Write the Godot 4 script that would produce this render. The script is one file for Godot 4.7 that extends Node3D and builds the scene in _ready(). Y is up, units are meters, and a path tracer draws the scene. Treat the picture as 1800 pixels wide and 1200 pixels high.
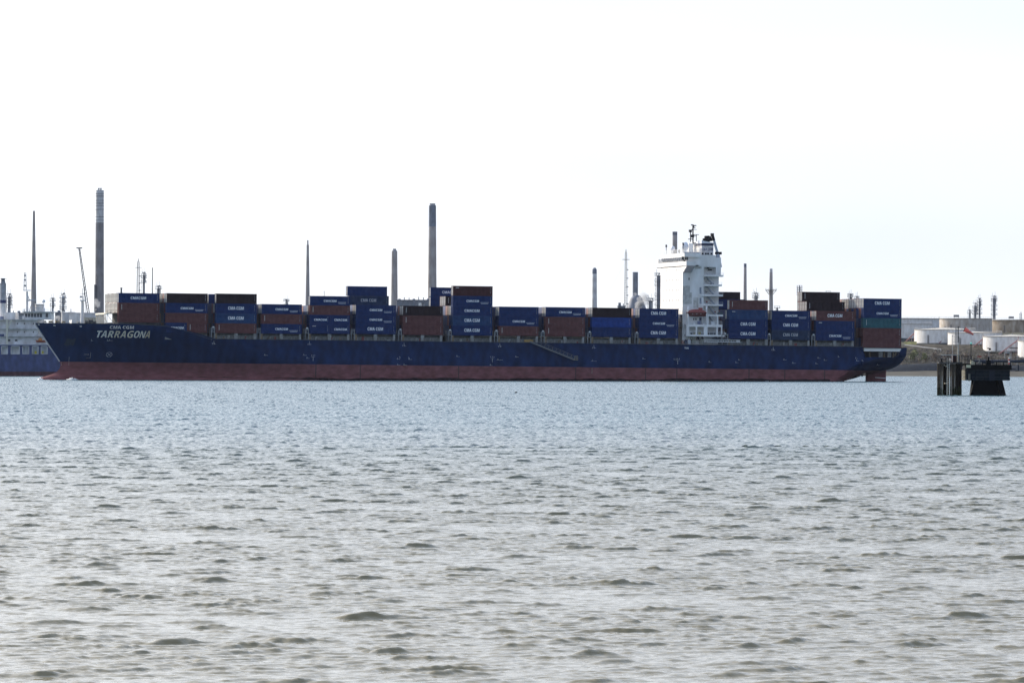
extends Node3D

# ---- camera model: pixels are those of the 1800 x 1200 photograph
const FOCAL := 8800.0
const EYE_HEIGHT := 4.0
var cam_frame: Transform3D
var ship_frame: Transform3D
var used := {}
var mats := {}
var noises := {}
var rng := RandomNumberGenerator.new()
var font: SystemFont


func _ready() -> void:
	rng.seed = 7
	# ---------------------------------------------------------------- camera
	cam_frame = Transform3D(Basis(Vector3.RIGHT, atan(46.0 / FOCAL)) * Basis(Vector3.BACK, deg_to_rad(0.15)), Vector3(0, EYE_HEIGHT, 0))
	var cam := Camera3D.new()
	cam.name = "camera"
	cam.transform = cam_frame
	cam.fov = rad_to_deg(2.0 * atan(600.0 / FOCAL))
	cam.near = 1.0
	cam.far = 60000.0
	cam.current = true
	add_child(cam)
	# ---------------------------------------------------------------- sky, air, exposure
	var env := Environment.new()
	env.background_mode = Environment.BG_SKY
	env.sky = Sky.new()
	var pano := PanoramaSkyMaterial.new()
	pano.panorama = ImageTexture.create_from_image(sky_image())
	env.sky.sky_material = pano
	env.background_energy_multiplier = 1.0
	env.tonemap_mode = Environment.TONE_MAPPER_LINEAR
	env.tonemap_exposure = 1.3
	env.sdfgi_enabled = true
	env.ssao_enabled = true
	env.ssil_enabled = true
	env.volumetric_fog_enabled = true
	env.volumetric_fog_density = 0.0
	env.fog_enabled = true
	env.fog_density = 0.00001
	env.fog_light_color = Color(0.86, 0.91, 1.0)
	var world := WorldEnvironment.new()
	world.name = "world_environment"
	world.environment = env
	add_child(world)
	# ---------------------------------------------------------------- sun, beyond the ship and to one side
	var sun := DirectionalLight3D.new()
	sun.name = "sun"
	sun.light_energy = 1.6
	sun.light_color = Color(1.0, 0.945, 0.86)
	sun.light_angular_distance = 0.53
	sun.shadow_enabled = true
	sun.basis = Basis.looking_at(-sun_direction(), Vector3.UP)
	add_child(sun)
	# ---------------------------------------------------------------- the place
	font = SystemFont.new()
	font.font_names = PackedStringArray(["Droid Sans"])
	font.font_weight = 700
	ship_frame = Transform3D(Basis(Vector3.UP, deg_to_rad(14.0)) * Basis(Vector3.BACK, deg_to_rad(-0.46)), Vector3(0, 0, -1500))
	build_water()
	build_land()
	build_tanks()
	build_refinery()
	build_moored_ship()
	build_container_ship()
	build_containers()
	build_jetty()
	build_small_things()


func sun_direction() -> Vector3:
	var az := deg_to_rad(47.0)
	var el := deg_to_rad(24.0)
	return Vector3(-sin(az) * cos(el), sin(el), -cos(az) * cos(el))


func sky_image() -> Image:
	# thin bright overcast towards the sun, pale blue away from it, faint streaks of cirrus
	var w := 1024
	var h := 512
	var im := Image.create(w, h, false, Image.FORMAT_RGBF)
	var s := sun_direction()
	var streak := FastNoiseLite.new()
	streak.seed = 3
	streak.noise_type = FastNoiseLite.TYPE_SIMPLEX_SMOOTH
	streak.frequency = 1.0
	streak.fractal_octaves = 4
	for j in h:
		var el := PI * (0.5 - (j + 0.5) / h)
		var y := sin(el)
		var ce := cos(el)
		var up := clampf(y, 0.0, 1.0)
		var k := pow(1.0 - up, 3.2)
		for i in w:
			var az := TAU * (i + 0.5) / w
			var d := Vector3(sin(az) * ce, y, -cos(az) * ce)
			var c := Vector3(0.8, 0.8, 0.8)
			if y > -0.02:
				var to_sun := d.dot(s)
				var g := pow(0.5 + 0.5 * to_sun, 3.0)
				var high := Vector3(0.24, 0.35, 0.58).lerp(Vector3(0.60, 0.76, 1.08), pow(0.5 + 0.5 * to_sun, 2.2))
				var base := high.lerp(Vector3(0.55, 0.62, 0.72), k)
				var milky := Vector3(0.84, 0.86, 0.88)
				c = base.lerp(milky, clampf(0.1 + 0.95 * g, 0.0, 1.0) * (0.35 + 0.65 * k))
				c += Vector3(1.0, 0.99, 0.97) * (0.55 * pow(maxf(to_sun, 0.0), 14.0) + 1.8 * pow(maxf(to_sun, 0.0), 6.0))
				var veil := streak.get_noise_3d(d.x * 3.0 + y * 2.0, y * 26.0, d.z * 3.0) * 0.5 + 0.5
				c *= Vector3(1.015, 1.0, 0.98).lerp(Vector3.ONE, smoothstep(0.0, 0.06, y))
				c += Vector3(0.30, 0.25, 0.19) * (veil - 0.6)
			im.set_pixel(i, j, Color(c.x, c.y, c.z))
	return im


# ==================================================================== helpers
func ray(u: float, v: float) -> Vector3:
	return cam_frame.basis * Vector3((u - 900.0) / FOCAL, (600.0 - v) / FOCAL, -1.0)


func at(u: float, v: float, depth: float) -> Vector3:
	return cam_frame.origin + ray(u, v) * depth


# where a pixel's line of sight meets the plane z = c of the container ship's own axes
func on_ship(u: float, v: float, c: float) -> Vector3:
	var n := ship_frame.basis.z
	var d := ray(u, v)
	var t := (ship_frame.origin + n * c - cam_frame.origin).dot(n) / d.dot(n)
	return ship_frame.affine_inverse() * (cam_frame.origin + d * t)


class Shape:
	var v := PackedVector3Array()
	var n := PackedVector3Array()
	var c := PackedColorArray()
	var tint := Color.WHITE

	func tri(a: Vector3, b: Vector3, d: Vector3, na: Vector3, nb: Vector3, nd: Vector3) -> void:
		if (b - a).cross(d - a).dot(na + nb + nd) > 0.0:
			v.append(a); v.append(d); v.append(b)
			n.append(na); n.append(nd); n.append(nb)
		else:
			v.append(a); v.append(b); v.append(d)
			n.append(na); n.append(nb); n.append(nd)
		c.append(tint); c.append(tint); c.append(tint)

	func quad(a: Vector3, b: Vector3, d: Vector3, e: Vector3, nn: Vector3) -> void:
		tri(a, b, d, nn, nn, nn)
		tri(a, d, e, nn, nn, nn)

	func flat(a: Vector3, b: Vector3, d: Vector3, e: Vector3) -> void:
		quad(a, b, d, e, (b - a).cross(d - a).normalized())

	func box(at_: Vector3, size: Vector3, b := Basis()) -> void:
		var x := b.x * size.x * 0.5
		var y := b.y * size.y * 0.5
		var z := b.z * size.z * 0.5
		for s in [-1.0, 1.0]:
			quad(at_ + x * s - y - z, at_ + x * s + y - z, at_ + x * s + y + z, at_ + x * s - y + z, b.x * s)
			quad(at_ + y * s - x - z, at_ + y * s + x - z, at_ + y * s + x + z, at_ + y * s - x + z, b.y * s)
			quad(at_ + z * s - x - y, at_ + z * s + x - y, at_ + z * s + x + y, at_ + z * s - x + y, b.z * s)

	# a box from its least to its greatest corner
	func block(p: Vector3, q: Vector3) -> void:
		box((p + q) * 0.5, (q - p).abs())

	func bar(p: Vector3, q: Vector3, w: float, h := -1.0) -> void:
		var y := (q - p)
		var l := y.length()
		if l < 1e-6:
			return
		y /= l
		var x := y.cross(Vector3.UP if absf(y.y) < 0.95 else Vector3.RIGHT).normalized()
		box((p + q) * 0.5, Vector3(w, l, w if h < 0.0 else h), Basis(x, y, x.cross(y)))

	func tube(p: Vector3, q: Vector3, r0: float, r1 := -1.0, seg := 10, caps := true) -> void:
		if r1 < 0.0:
			r1 = r0
		var y := (q - p).normalized()
		var x := y.cross(Vector3.UP if absf(y.y) < 0.95 else Vector3.RIGHT).normalized()
		var z := x.cross(y)
		for i in seg:
			var a := TAU * i / seg
			var b := TAU * (i + 1) / seg
			var na := x * cos(a) + z * sin(a)
			var nb := x * cos(b) + z * sin(b)
			tri(p + na * r0, p + nb * r0, q + nb * r1, na, nb, nb)
			tri(p + na * r0, q + nb * r1, q + na * r1, na, nb, na)
			if caps:
				tri(p, p + na * r0, p + nb * r0, -y, -y, -y)
				tri(q, q + na * r1, q + nb * r1, y, y, y)

	# profile: pairs (radius, height) from bottom to top round a vertical axis
	func lathe(o: Vector3, profile: Array, seg := 24) -> void:
		for k in profile.size() - 1:
			var r0: float = profile[k].x
			var r1: float = profile[k + 1].x
			var y0: float = profile[k].y
			var y1: float = profile[k + 1].y
			var slope := Vector2(y1 - y0, r0 - r1).normalized()
			for i in seg:
				var a := TAU * i / seg
				var b := TAU * (i + 1) / seg
				var da := Vector3(cos(a), 0, sin(a))
				var db := Vector3(cos(b), 0, sin(b))
				var na := (da * slope.x + Vector3.UP * slope.y).normalized()
				var nb := (db * slope.x + Vector3.UP * slope.y).normalized()
				var p0 := o + da * r0 + Vector3.UP * y0
				var p1 := o + db * r0 + Vector3.UP * y0
				var p2 := o + db * r1 + Vector3.UP * y1
				var p3 := o + da * r1 + Vector3.UP * y1
				if r0 > 1e-4:
					tri(p0, p1, p2, na, nb, nb)
				if r1 > 1e-4:
					tri(p0, p2, p3, na, nb, na)

	func ball(o: Vector3, r: Vector3, seg := 14, rings := 9) -> void:
		for j in rings:
			var e0 := -PI / 2 + PI * j / rings
			var e1 := -PI / 2 + PI * (j + 1) / rings
			for i in seg:
				var a := TAU * i / seg
				var b := TAU * (i + 1) / seg
				var d := [Vector3(cos(a) * cos(e0), sin(e0), sin(a) * cos(e0)), Vector3(cos(b) * cos(e0), sin(e0), sin(b) * cos(e0)), Vector3(cos(b) * cos(e1), sin(e1), sin(b) * cos(e1)), Vector3(cos(a) * cos(e1), sin(e1), sin(a) * cos(e1))]
				var m := d.map(func(q): return (q / r).normalized())
				if j > 0:
					tri(o + d[0] * r, o + d[1] * r, o + d[2] * r, m[0], m[1], m[2])
				if j < rings - 1:
					tri(o + d[0] * r, o + d[2] * r, o + d[3] * r, m[0], m[2], m[3])

	# a smooth sheet through a grid of points (rows of equal length)
	func sheet(g: Array, outward: Vector3) -> void:
		var rows := g.size()
		var cols: int = g[0].size()
		var nn := []
		for j in rows:
			var line := PackedVector3Array()
			for i in cols:
				var du: Vector3 = g[j][mini(i + 1, cols - 1)] - g[j][maxi(i - 1, 0)]
				var dv: Vector3 = g[mini(j + 1, rows - 1)][i] - g[maxi(j - 1, 0)][i]
				var m := du.cross(dv)
				m = m.normalized() if m.length() > 1e-9 else outward
				line.append(m if m.dot(outward) >= 0.0 else -m)
			nn.append(line)
		for j in rows - 1:
			for i in cols - 1:
				tri(g[j][i], g[j][i + 1], g[j + 1][i + 1], nn[j][i], nn[j][i + 1], nn[j + 1][i + 1])
				tri(g[j][i], g[j + 1][i + 1], g[j + 1][i], nn[j][i], nn[j + 1][i + 1], nn[j + 1][i])

	func railing(p: Vector3, q: Vector3, height: float, every: float, w: float, rails := 2) -> void:
		var count := maxi(1, int(p.distance_to(q) / every))
		for i in count + 1:
			var a := p.lerp(q, float(i) / count)
			bar(a, a + Vector3.UP * height, w)
		for r in rails:
			var up := Vector3.UP * height * (r + 1) / rails
			bar(p + up, q + up, w)

	func mesh() -> ArrayMesh:
		var a := []
		a.resize(Mesh.ARRAY_MAX)
		a[Mesh.ARRAY_VERTEX] = v
		a[Mesh.ARRAY_NORMAL] = n
		a[Mesh.ARRAY_COLOR] = c
		var m := ArrayMesh.new()
		m.add_surface_from_arrays(Mesh.PRIMITIVE_TRIANGLES, a)
		return m


func numbered(called: String) -> String:
	var k: int = used.get(called, 0)
	used[called] = k + 1
	return called if k == 0 else "%s_%03d" % [called, k]


# a thing made of parts
func thing(called: String, label: String, category: String, where := Transform3D(), group := "") -> Node3D:
	var o := Node3D.new()
	o.name = numbered(called)
	add_child(o)
	o.transform = where
	tag(o, label, category, group)
	return o


func tag(o: Node, label: String, category: String, group := "") -> void:
	o.set_meta("label", label)
	o.set_meta("category", category)
	if group:
		o.set_meta("group", group)


func part(called: String, shape: Variant, m: Material, parent: Node3D) -> MeshInstance3D:
	var o := MeshInstance3D.new()
	o.name = called
	o.mesh = shape.mesh() if shape is Shape else shape
	o.material_override = m
	parent.add_child(o, true)
	return o


# a thing that is one mesh, its shape given round its own origin
func single(called: String, shape: Variant, m: Material, where: Transform3D, label: String, category: String, group := "") -> MeshInstance3D:
	var o := MeshInstance3D.new()
	o.name = numbered(called)
	o.mesh = shape.mesh() if shape is Shape else shape
	o.material_override = m
	o.transform = where
	add_child(o)
	if label:
		tag(o, label, category, group)
	return o


func structure(called: String, shape: Variant, m: Material) -> MeshInstance3D:
	var o := single(called, shape, m, Transform3D(), "", "")
	o.set_meta("kind", "structure")
	return o


func noise_texture(seed_: int, freq: float, lo: float, hi: float, octaves := 5, warm := 0.0, normal := false, size := 512) -> NoiseTexture2D:
	var key := [seed_, freq, lo, hi, octaves, warm, normal, size]
	if noises.has(key):
		return noises[key]
	var t := NoiseTexture2D.new()
	var f := FastNoiseLite.new()
	f.seed = seed_
	f.noise_type = FastNoiseLite.TYPE_SIMPLEX_SMOOTH
	f.frequency = freq
	f.fractal_octaves = octaves
	t.noise = f
	t.width = size
	t.height = size
	t.seamless = true
	t.normalize = true
	if normal:
		t.as_normal_map = true
		t.bump_strength = 6.0
	else:
		var g := Gradient.new()
		g.set_color(0, Color(lo, lo * (1.0 - warm * 0.5), lo * (1.0 - warm)))
		g.set_color(1, Color(hi, hi, hi))
		t.color_ramp = g
	noises[key] = t
	return t


# base colours are linear, real-world values
func mat(r: float, g: float, b: float, rough := 0.7, metal := 0.0, tex: Texture2D = null, scale := Vector3.ONE) -> StandardMaterial3D:
	var key := [r, g, b, rough, metal, tex, scale]
	if mats.has(key):
		return mats[key]
	var m := StandardMaterial3D.new()
	m.albedo_color = Color(r, g, b).linear_to_srgb()
	m.roughness = rough
	m.metallic = metal
	m.metallic_specular = 0.45 if rough < 0.6 else 0.2
	if tex:
		m.albedo_texture = tex
		m.uv1_triplanar = true
		m.uv1_scale = scale
	mats[key] = m
	return m


func tinted(rough: float) -> StandardMaterial3D:
	var m := StandardMaterial3D.new()
	m.vertex_color_use_as_albedo = true
	m.roughness = rough
	return m


func grime(seed_ := 1) -> NoiseTexture2D:
	return noise_texture(seed_, 0.012, 0.72, 1.0, 6, 0.06)


func rust_streaks(seed_ := 5) -> NoiseTexture2D:
	return noise_texture(seed_, 0.02, 0.55, 1.0, 6, 0.25)


func lettering(words_: String, high: float, where: Transform3D, into: SurfaceTool) -> void:
	var t := TextMesh.new()
	t.text = words_
	t.font = font
	t.font_size = 64
	t.pixel_size = high / 45.7
	t.depth = 0.004
	t.curve_step = 2.0
	for k in t.get_surface_count():
		into.append_from(t, k, where)


# ==================================================================== water
func wave_tile(n: int, cell: float, count: int, long_: float, short_: float, slope: float, heading: float, spread: float, tilt: float, seed_: int, peaked: float, ends: float, ridges: float) -> ArrayMesh:
	# a square of sea that repeats at its edges: a sum of waves that fit a whole number of times
	var r := RandomNumberGenerator.new()
	r.seed = seed_
	var size := n * cell
	var hgt := PackedFloat32Array()
	hgt.resize(n * n)
	var cx := PackedFloat32Array()
	var sx := PackedFloat32Array()
	cx.resize(n)
	sx.resize(n)
	for w in count:
		var f := (w + r.randf()) / count
		var lam := long_ * pow(short_ / long_, f)
		var dir := heading + spread * r.randfn() * (0.6 + 0.8 * f)
		var kx := roundi(size / lam * cos(dir))
		var kz := roundi(size / lam * sin(dir))
		if kx == 0 and kz == 0:
			continue
		lam = size / sqrt(float(kx * kx + kz * kz))
		var amp := slope * sqrt(2.0 / count) * lam / TAU * (1.0 + tilt * (0.5 - f))
		var ph := r.randf() * TAU
		for i in n:
			cx[i] = cos(TAU * kx * i / n + ph)
			sx[i] = sin(TAU * kx * i / n + ph)
		for j in n:
			var cz := amp * cos(TAU * kz * j / n)
			var sz := amp * sin(TAU * kz * j / n)
			var at_ := j * n
			for i in n:
				hgt[at_ + i] += cx[i] * cz - sx[i] * sz
	# gusts: the chop is livelier in some patches than in others
	for j in n:
		for i in n:
			var a := TAU * i / n
			var b := TAU * j / n
			hgt[j * n + i] *= 1.0 + (0.2 if ridges > 0.033 else 0.07) * (sin(a + 2.0 * b) + sin(3.0 * a - b + 1.3) * 0.8 + sin(2.0 * b - 2.0 * a + 4.0) * 0.6)
	# crests sharper than troughs
	var rms := 0.0
	for q in n * n:
		rms += hgt[q] * hgt[q]
	rms = sqrt(rms / (n * n))
	for q in n * n:
		var t := (exp(hgt[q] / rms * peaked) - 1.0) / peaked
		if t > 0.0:
			t = 3.2 * tanh(t / 3.2)
		hgt[q] = (t - 0.4 * peaked) * rms
	if ridges > 0.0:
		# low ridges that steepen as they run into the shallows
		var swell := PackedFloat32Array()
		swell.resize(n * n)
		for w in 9:
			var lam := r.randf_range(0.8, 1.6)
			var dir := heading + 0.24 * r.randfn()
			var kx := roundi(size / lam * cos(dir))
			var kz := roundi(size / lam * sin(dir))
			var ph := r.randf() * TAU
			for i in n:
				cx[i] = cos(TAU * kx * i / n + ph)
				sx[i] = sin(TAU * kx * i / n + ph)
			for j in n:
				var cz := 0.4714 * cos(TAU * kz * j / n)
				var sz := 0.4714 * sin(TAU * kz * j / n)
				for i in n:
					swell[j * n + i] += cx[i] * cz - sx[i] * sz
		for q in n * n:
			var over := swell[q] - 0.7
			if over > 0.0:
				hgt[q] += ridges * over * over / (over + 0.35) * clampf(0.85 + 0.16 * hgt[q] / rms, 0.0, 1.5)
	if ends < 1.0:
		for j in n:
			var gain := lerpf(ends, 1.0, smoothstep(0.0, 1.0, minf(j, n - j) * cell))
			if gain < 1.0:
				for i in n:
					hgt[j * n + i] *= gain
	var verts := PackedVector3Array()
	var norms := PackedVector3Array()
	var idx := PackedInt32Array()
	verts.resize((n + 1) * (n + 1))
	norms.resize((n + 1) * (n + 1))
	var inv := 0.5 / cell
	for j in n + 1:
		var jj := (j % n) * n
		var jn := ((j + 1) % n) * n
		var jp := ((j + n - 1) % n) * n
		for i in n + 1:
			var ii := i % n
			var q := j * (n + 1) + i
			verts[q] = Vector3(i * cell, hgt[jj + ii], j * cell)
			norms[q] = Vector3((hgt[jj + (ii + n - 1) % n] - hgt[jj + (ii + 1) % n]) * inv, 1.0, (hgt[jp + ii] - hgt[jn + ii]) * inv).normalized()
	idx.resize(n * n * 6)
	var k := 0
	for j in n:
		for i in n:
			var q := j * (n + 1) + i
			idx[k] = q; idx[k + 1] = q + 1; idx[k + 2] = q + n + 2
			idx[k + 3] = q; idx[k + 4] = q + n + 2; idx[k + 5] = q + n + 1
			k += 6
	# the two edges across the view go down a little, so that rows that differ leave no slot
	for j in [0, n]:
		var first := verts.size()
		for i in n + 1:
			var p := verts[j * (n + 1) + i]
			verts.append(Vector3(p.x, -0.5, p.z))
			norms.append(norms[j * (n + 1) + i])
		for i in n:
			var q: int = j * (n + 1) + i
			for v in [q, q + 1, first + i + 1, q, first + i + 1, first + i]:
				idx.append(v)
	var a := []
	a.resize(Mesh.ARRAY_MAX)
	a[Mesh.ARRAY_VERTEX] = verts
	a[Mesh.ARRAY_NORMAL] = norms
	a[Mesh.ARRAY_INDEX] = idx
	var m := ArrayMesh.new()
	m.add_surface_from_arrays(Mesh.PRIMITIVE_TRIANGLES, a)
	return m


func water_colour(z: float) -> Color:
	# silty olive in the shallows by the beach, blue-green in the deep channel
	var t := smoothstep(50.0, 420.0, z)
	return Color(0.17, 0.14, 0.072).lerp(Color(0.03, 0.095, 0.11), t)


# small ripples as a map of slopes that repeats at its edges
func ripple_map() -> Image:
	var n := 384
	var r := RandomNumberGenerator.new()
	r.seed = 23
	var gx := PackedFloat32Array()
	var gz := PackedFloat32Array()
	gx.resize(n * n)
	gz.resize(n * n)
	var c := PackedFloat32Array()
	var s := PackedFloat32Array()
	c.resize(n)
	s.resize(n)
	for w in 34:
		var k := 8.0 * pow(9.0, (w + r.randf()) / 34.0)
		var dir := deg_to_rad(60.0) + 0.75 * r.randfn()
		var kx := roundi(k * cos(dir))
		var kz := roundi(k * sin(dir))
		var ph := r.randf() * TAU
		var a := 0.042
		var l := sqrt(float(kx * kx + kz * kz)) + 1e-6
		for i in n:
			c[i] = cos(TAU * kx * i / n + ph)
			s[i] = sin(TAU * kx * i / n + ph)
		for j in n:
			var cz := cos(TAU * kz * j / n) * a
			var sz := sin(TAU * kz * j / n) * a
			for i in n:
				var v := c[i] * cz - s[i] * sz
				gx[j * n + i] += v * kx / l
				gz[j * n + i] += v * kz / l
	var im := Image.create(n, n, false, Image.FORMAT_RGB8)
	for j in n:
		for i in n:
			var q := j * n + i
			var m := Vector3(-gx[q], -gz[q], 1.0).normalized()
			im.set_pixel(i, j, Color(m.x * 0.5 + 0.5, m.y * 0.5 + 0.5, m.z * 0.5 + 0.5))
	return im


func build_water() -> void:
	var m := StandardMaterial3D.new()
	m.roughness = 0.06
	m.metallic_specular = 0.36
	# silt in the water: a strip of colour by distance from the beach, 4096 m long
	var tide := Image.create(2, 1024, false, Image.FORMAT_RGBF)
	for j in 1024:
		var c := water_colour(4096.0 * (1.0 - (j + 0.5) / 1024.0))
		tide.set_pixel(0, j, c)
		tide.set_pixel(1, j, c)
	m.detail_enabled = true
	m.detail_blend_mode = BaseMaterial3D.BLEND_MODE_MIX
	m.detail_albedo = ImageTexture.create_from_image(tide)
	m.detail_uv_layer = BaseMaterial3D.DETAIL_UV_2
	m.uv2_triplanar = true
	m.uv2_world_triplanar = true
	m.uv2_triplanar_sharpness = 60.0
	m.uv2_scale = Vector3(0.001, 0.001, 1.0 / 4096.0)
	var ripple := ImageTexture.create_from_image(ripple_map())
	m.normal_enabled = true
	m.normal_texture = ripple
	m.normal_scale = 0.38
	m.uv1_triplanar = true
	m.uv1_world_triplanar = true
	m.uv1_scale = Vector3(0.31, 0.31, 0.31)
	# [mesh, side, copies across, rows]
	var near := wave_tile(640, 0.05, 66, 0.85, 0.12, 0.135, deg_to_rad(88.0), 0.5, -0.3, 11, 0.75, 1.0, 0.036)
	var far := wave_tile(640, 0.1, 62, 1.1, 0.3, 0.2, deg_to_rad(40.0), 0.5, 0.0, 12, 0.75, 1.0, 0.03)
	var sets := [[near, 32.0, 26, 8, 0.0, 17.0], [far, 64.0, 30, 46, 0.0, 17.0]]
	var z_from := 16.0
	var turn := Transform3D(Basis(Vector3.UP, deg_to_rad(17.0)), Vector3.ZERO)
	for s in sets:
		var size: float = s[1]
		var mm := MultiMesh.new()
		mm.transform_format = MultiMesh.TRANSFORM_3D
		mm.mesh = s[0]
		var across: int = s[2]
		var deep: int = s[3]
		mm.instance_count = across * deep
		for j in deep:
			for i in across:
				var k := j * across + i
				var z := z_from - size * (j + 1)
				var x := (i - across * 0.5) * size
				var t := Transform3D(Basis(), Vector3(x, 0, z))
				mm.set_instance_transform(k, t)
		var o := MultiMeshInstance3D.new()
		o.name = numbered("water")
		o.multimesh = mm
		o.material_override = m
		o.set_meta("kind", "structure")
		add_child(o)
		# turned a little, so that the squares do not run straight away from the beach
		o.transform = turn
		z_from -= size * deep


# ==================================================================== land
const RISE := [[2660.0, -3.0], [2700.0, 0.0], [2738.0, 2.6], [2748.0, 6.2], [2762.0, 6.8], [2822.0, 14.0], [2845.0, 17.3], [2905.0, 18.4], [3000.0, 22.0], [3150.0, 26.0], [3600.0, 30.0], [9000.0, 42.0]]


func land_height(depth: float) -> float:
	for k in RISE.size() - 1:
		if depth <= RISE[k + 1][0]:
			return lerpf(RISE[k][1], RISE[k + 1][1], clampf((depth - RISE[k][0]) / (RISE[k + 1][0] - RISE[k][0]), 0.0, 1.0))
	return 42.0


func build_land() -> void:
	var bumps := FastNoiseLite.new()
	bumps.seed = 4
	bumps.frequency = 0.02
	bumps.fractal_octaves = 4
	var rows := [2660, 2680, 2700, 2712, 2725, 2738, 2743, 2748, 2755, 2762, 2772, 2782, 2792, 2802, 2812, 2822, 2834, 2845, 2860, 2880, 2905, 2950, 3000, 3075, 3150, 3300, 3600, 4500, 6500, 9000]
	var g := []
	for d in rows:
		var line := PackedVector3Array()
		for i in 221:
			var x: float = (i - 110) * 5.5 * (d / 2800.0) * (1.0 if absi(i - 110) < 90 else 1.0 + 0.5 * (absi(i - 110) - 90))
			var rough := 0.5 if d < 2740 else 1.6
			line.append(Vector3(x, land_height(d) + rough * bumps.get_noise_2d(x, d) * (1.0 if d > 2665 else 0.0), -d))
		g.append(line)
	var low := Shape.new()
	low.sheet(g.slice(0, 6), Vector3.UP)
	structure("mudflat", low, mat(0.115, 0.098, 0.064, 0.6, 0.0, noise_texture(31, 0.01, 0.6, 1.0), Vector3(0.02, 0.02, 0.05)))
	var wall := Shape.new()
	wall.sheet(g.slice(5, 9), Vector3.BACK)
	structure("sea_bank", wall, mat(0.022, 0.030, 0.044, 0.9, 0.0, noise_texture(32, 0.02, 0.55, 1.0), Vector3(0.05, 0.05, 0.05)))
	var up := Shape.new()
	up.sheet(g.slice(8, 19), Vector3.UP)
	structure("hillside", up, mat(0.11, 0.098, 0.075, 0.95, 0.0, noise_texture(33, 0.012, 0.45, 1.0, 6, 0.1), Vector3(0.03, 0.03, 0.03)))
	var top := Shape.new()
	top.sheet(g.slice(18), Vector3.UP)
	structure("ground", top, mat(0.15, 0.15, 0.10, 0.95, 0.0, noise_texture(33, 0.012, 0.45, 1.0, 6, 0.1), Vector3(0.02, 0.02, 0.02)))
	# bare winter scrub over the slope
	var leafy := clump(9, 90, 0.15)
	var mm := MultiMesh.new()
	mm.transform_format = MultiMesh.TRANSFORM_3D
	mm.use_colors = true
	mm.mesh = leafy
	mm.instance_count = 5200
	for k in 5200:
		var d := 2752.0 + 78.0 * pow(rng.randf(), 0.9)
		var x := rng.randf_range(-330.0, 330.0)
		var sz := rng.randf_range(0.7, 1.7) * (1.0 - 0.5 * clampf((d - 2790.0) / 45.0, 0.0, 1.0))
		mm.set_instance_transform(k, Transform3D(Basis(Vector3.UP, rng.randf() * TAU).scaled(Vector3(sz * 1.25, sz, sz * 1.25)), Vector3(x, land_height(d) + sz * 0.35, -d)))
		var t := rng.randf()
		mm.set_instance_color(k, Color(0.19, 0.16, 0.135).lerp(Color(0.17, 0.165, 0.105), t * t) * rng.randf_range(0.7, 1.15))
	var scrub := MultiMeshInstance3D.new()
	scrub.name = "scrub"
	scrub.multimesh = mm
	scrub.material_override = tinted(0.95)
	tag(scrub, "bare brown winter scrub covering the slope below the tanks", "scrub")
	scrub.set_meta("kind", "stuff")
	add_child(scrub)
	# bushes that stand out from the scrub
	var spots := [[1607, 638, 24, 20, "wide olive green bush on the bank beside the stern"], [1628, 636, 16, 17, "small grey green bush next to the olive bush"], [1645, 622, 18, 16, "brown bush below the pale path"], [1665, 633, 22, 17, "low brown bush behind the mooring dolphin"], [1700, 626, 20, 16, "dull brown bush behind the walkway"], [1738, 626, 22, 14, "low brown bush beyond the jetty railing"], [1586, 622, 16, 14, "brown bush half hidden by the stern"], [1672, 612, 9, 11, "thin bare bush on the bund by the tank"]]
	for p in spots:
		var d: float = 2772.0 if p[1] > 620 else 2800.0
		var w: float = p[2] * d / FOCAL
		var h: float = p[3] * d / FOCAL
		var foot := at(p[0], p[1] + p[3] * 0.5, d)
		foot.y = land_height(d) - 0.3
		var b := thing("bush", p[4], "bush", Transform3D(Basis(), foot), "bushes on the bank")
		var tr := Shape.new()
		for q in 5:
			var a := TAU * q / 5.0
			tr.tube(Vector3.ZERO, Vector3(cos(a) * w * 0.28, h * 0.75, sin(a) * w * 0.28), 0.12, 0.03, 5)
		part("stem", tr, mat(0.08, 0.06, 0.045, 0.95), b)
		var cr := part("crown", clump(40 + p[0], 260, 0.13), mat(0.17, 0.175, 0.08, 0.95) if "green" in p[4] else mat(0.21, 0.17, 0.135, 0.95), b)
		cr.transform = Transform3D(Basis().scaled(Vector3(w * 0.55, h * 0.62, w * 0.55)), Vector3(0, h * 0.62, 0))


# twigs and leaves scattered through a ball of radius 1
func clump(seed_: int, count: int, leaf: float) -> ArrayMesh:
	var r := RandomNumberGenerator.new()
	r.seed = seed_
	var s := Shape.new()
	var lobes := []
	for k in 5:
		lobes.append([Vector3(r.randf_range(-0.6, 0.6), r.randf_range(-0.35, 0.45), r.randf_range(-0.6, 0.6)), r.randf_range(0.35, 0.6)])
	for k in count:
		var lobe = lobes[k % 5]
		var d := Vector3(r.randfn(), r.randfn(), r.randfn()).normalized() * pow(r.randf(), 0.4)
		var p: Vector3 = lobe[0] + d * lobe[1]
		var a := Vector3(r.randfn(), r.randfn(), r.randfn()).normalized() * leaf * r.randf_range(0.6, 1.4)
		var b := a.cross(Vector3(r.randfn(), r.randfn(), r.randfn())).normalized() * leaf * r.randf_range(0.4, 0.9)
		s.tint = Color.WHITE * r.randf_range(0.75, 1.1)
		s.flat(p - a - b * 0.3, p - b, p + a + b * 0.2, p + b)
	return s.mesh()


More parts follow.
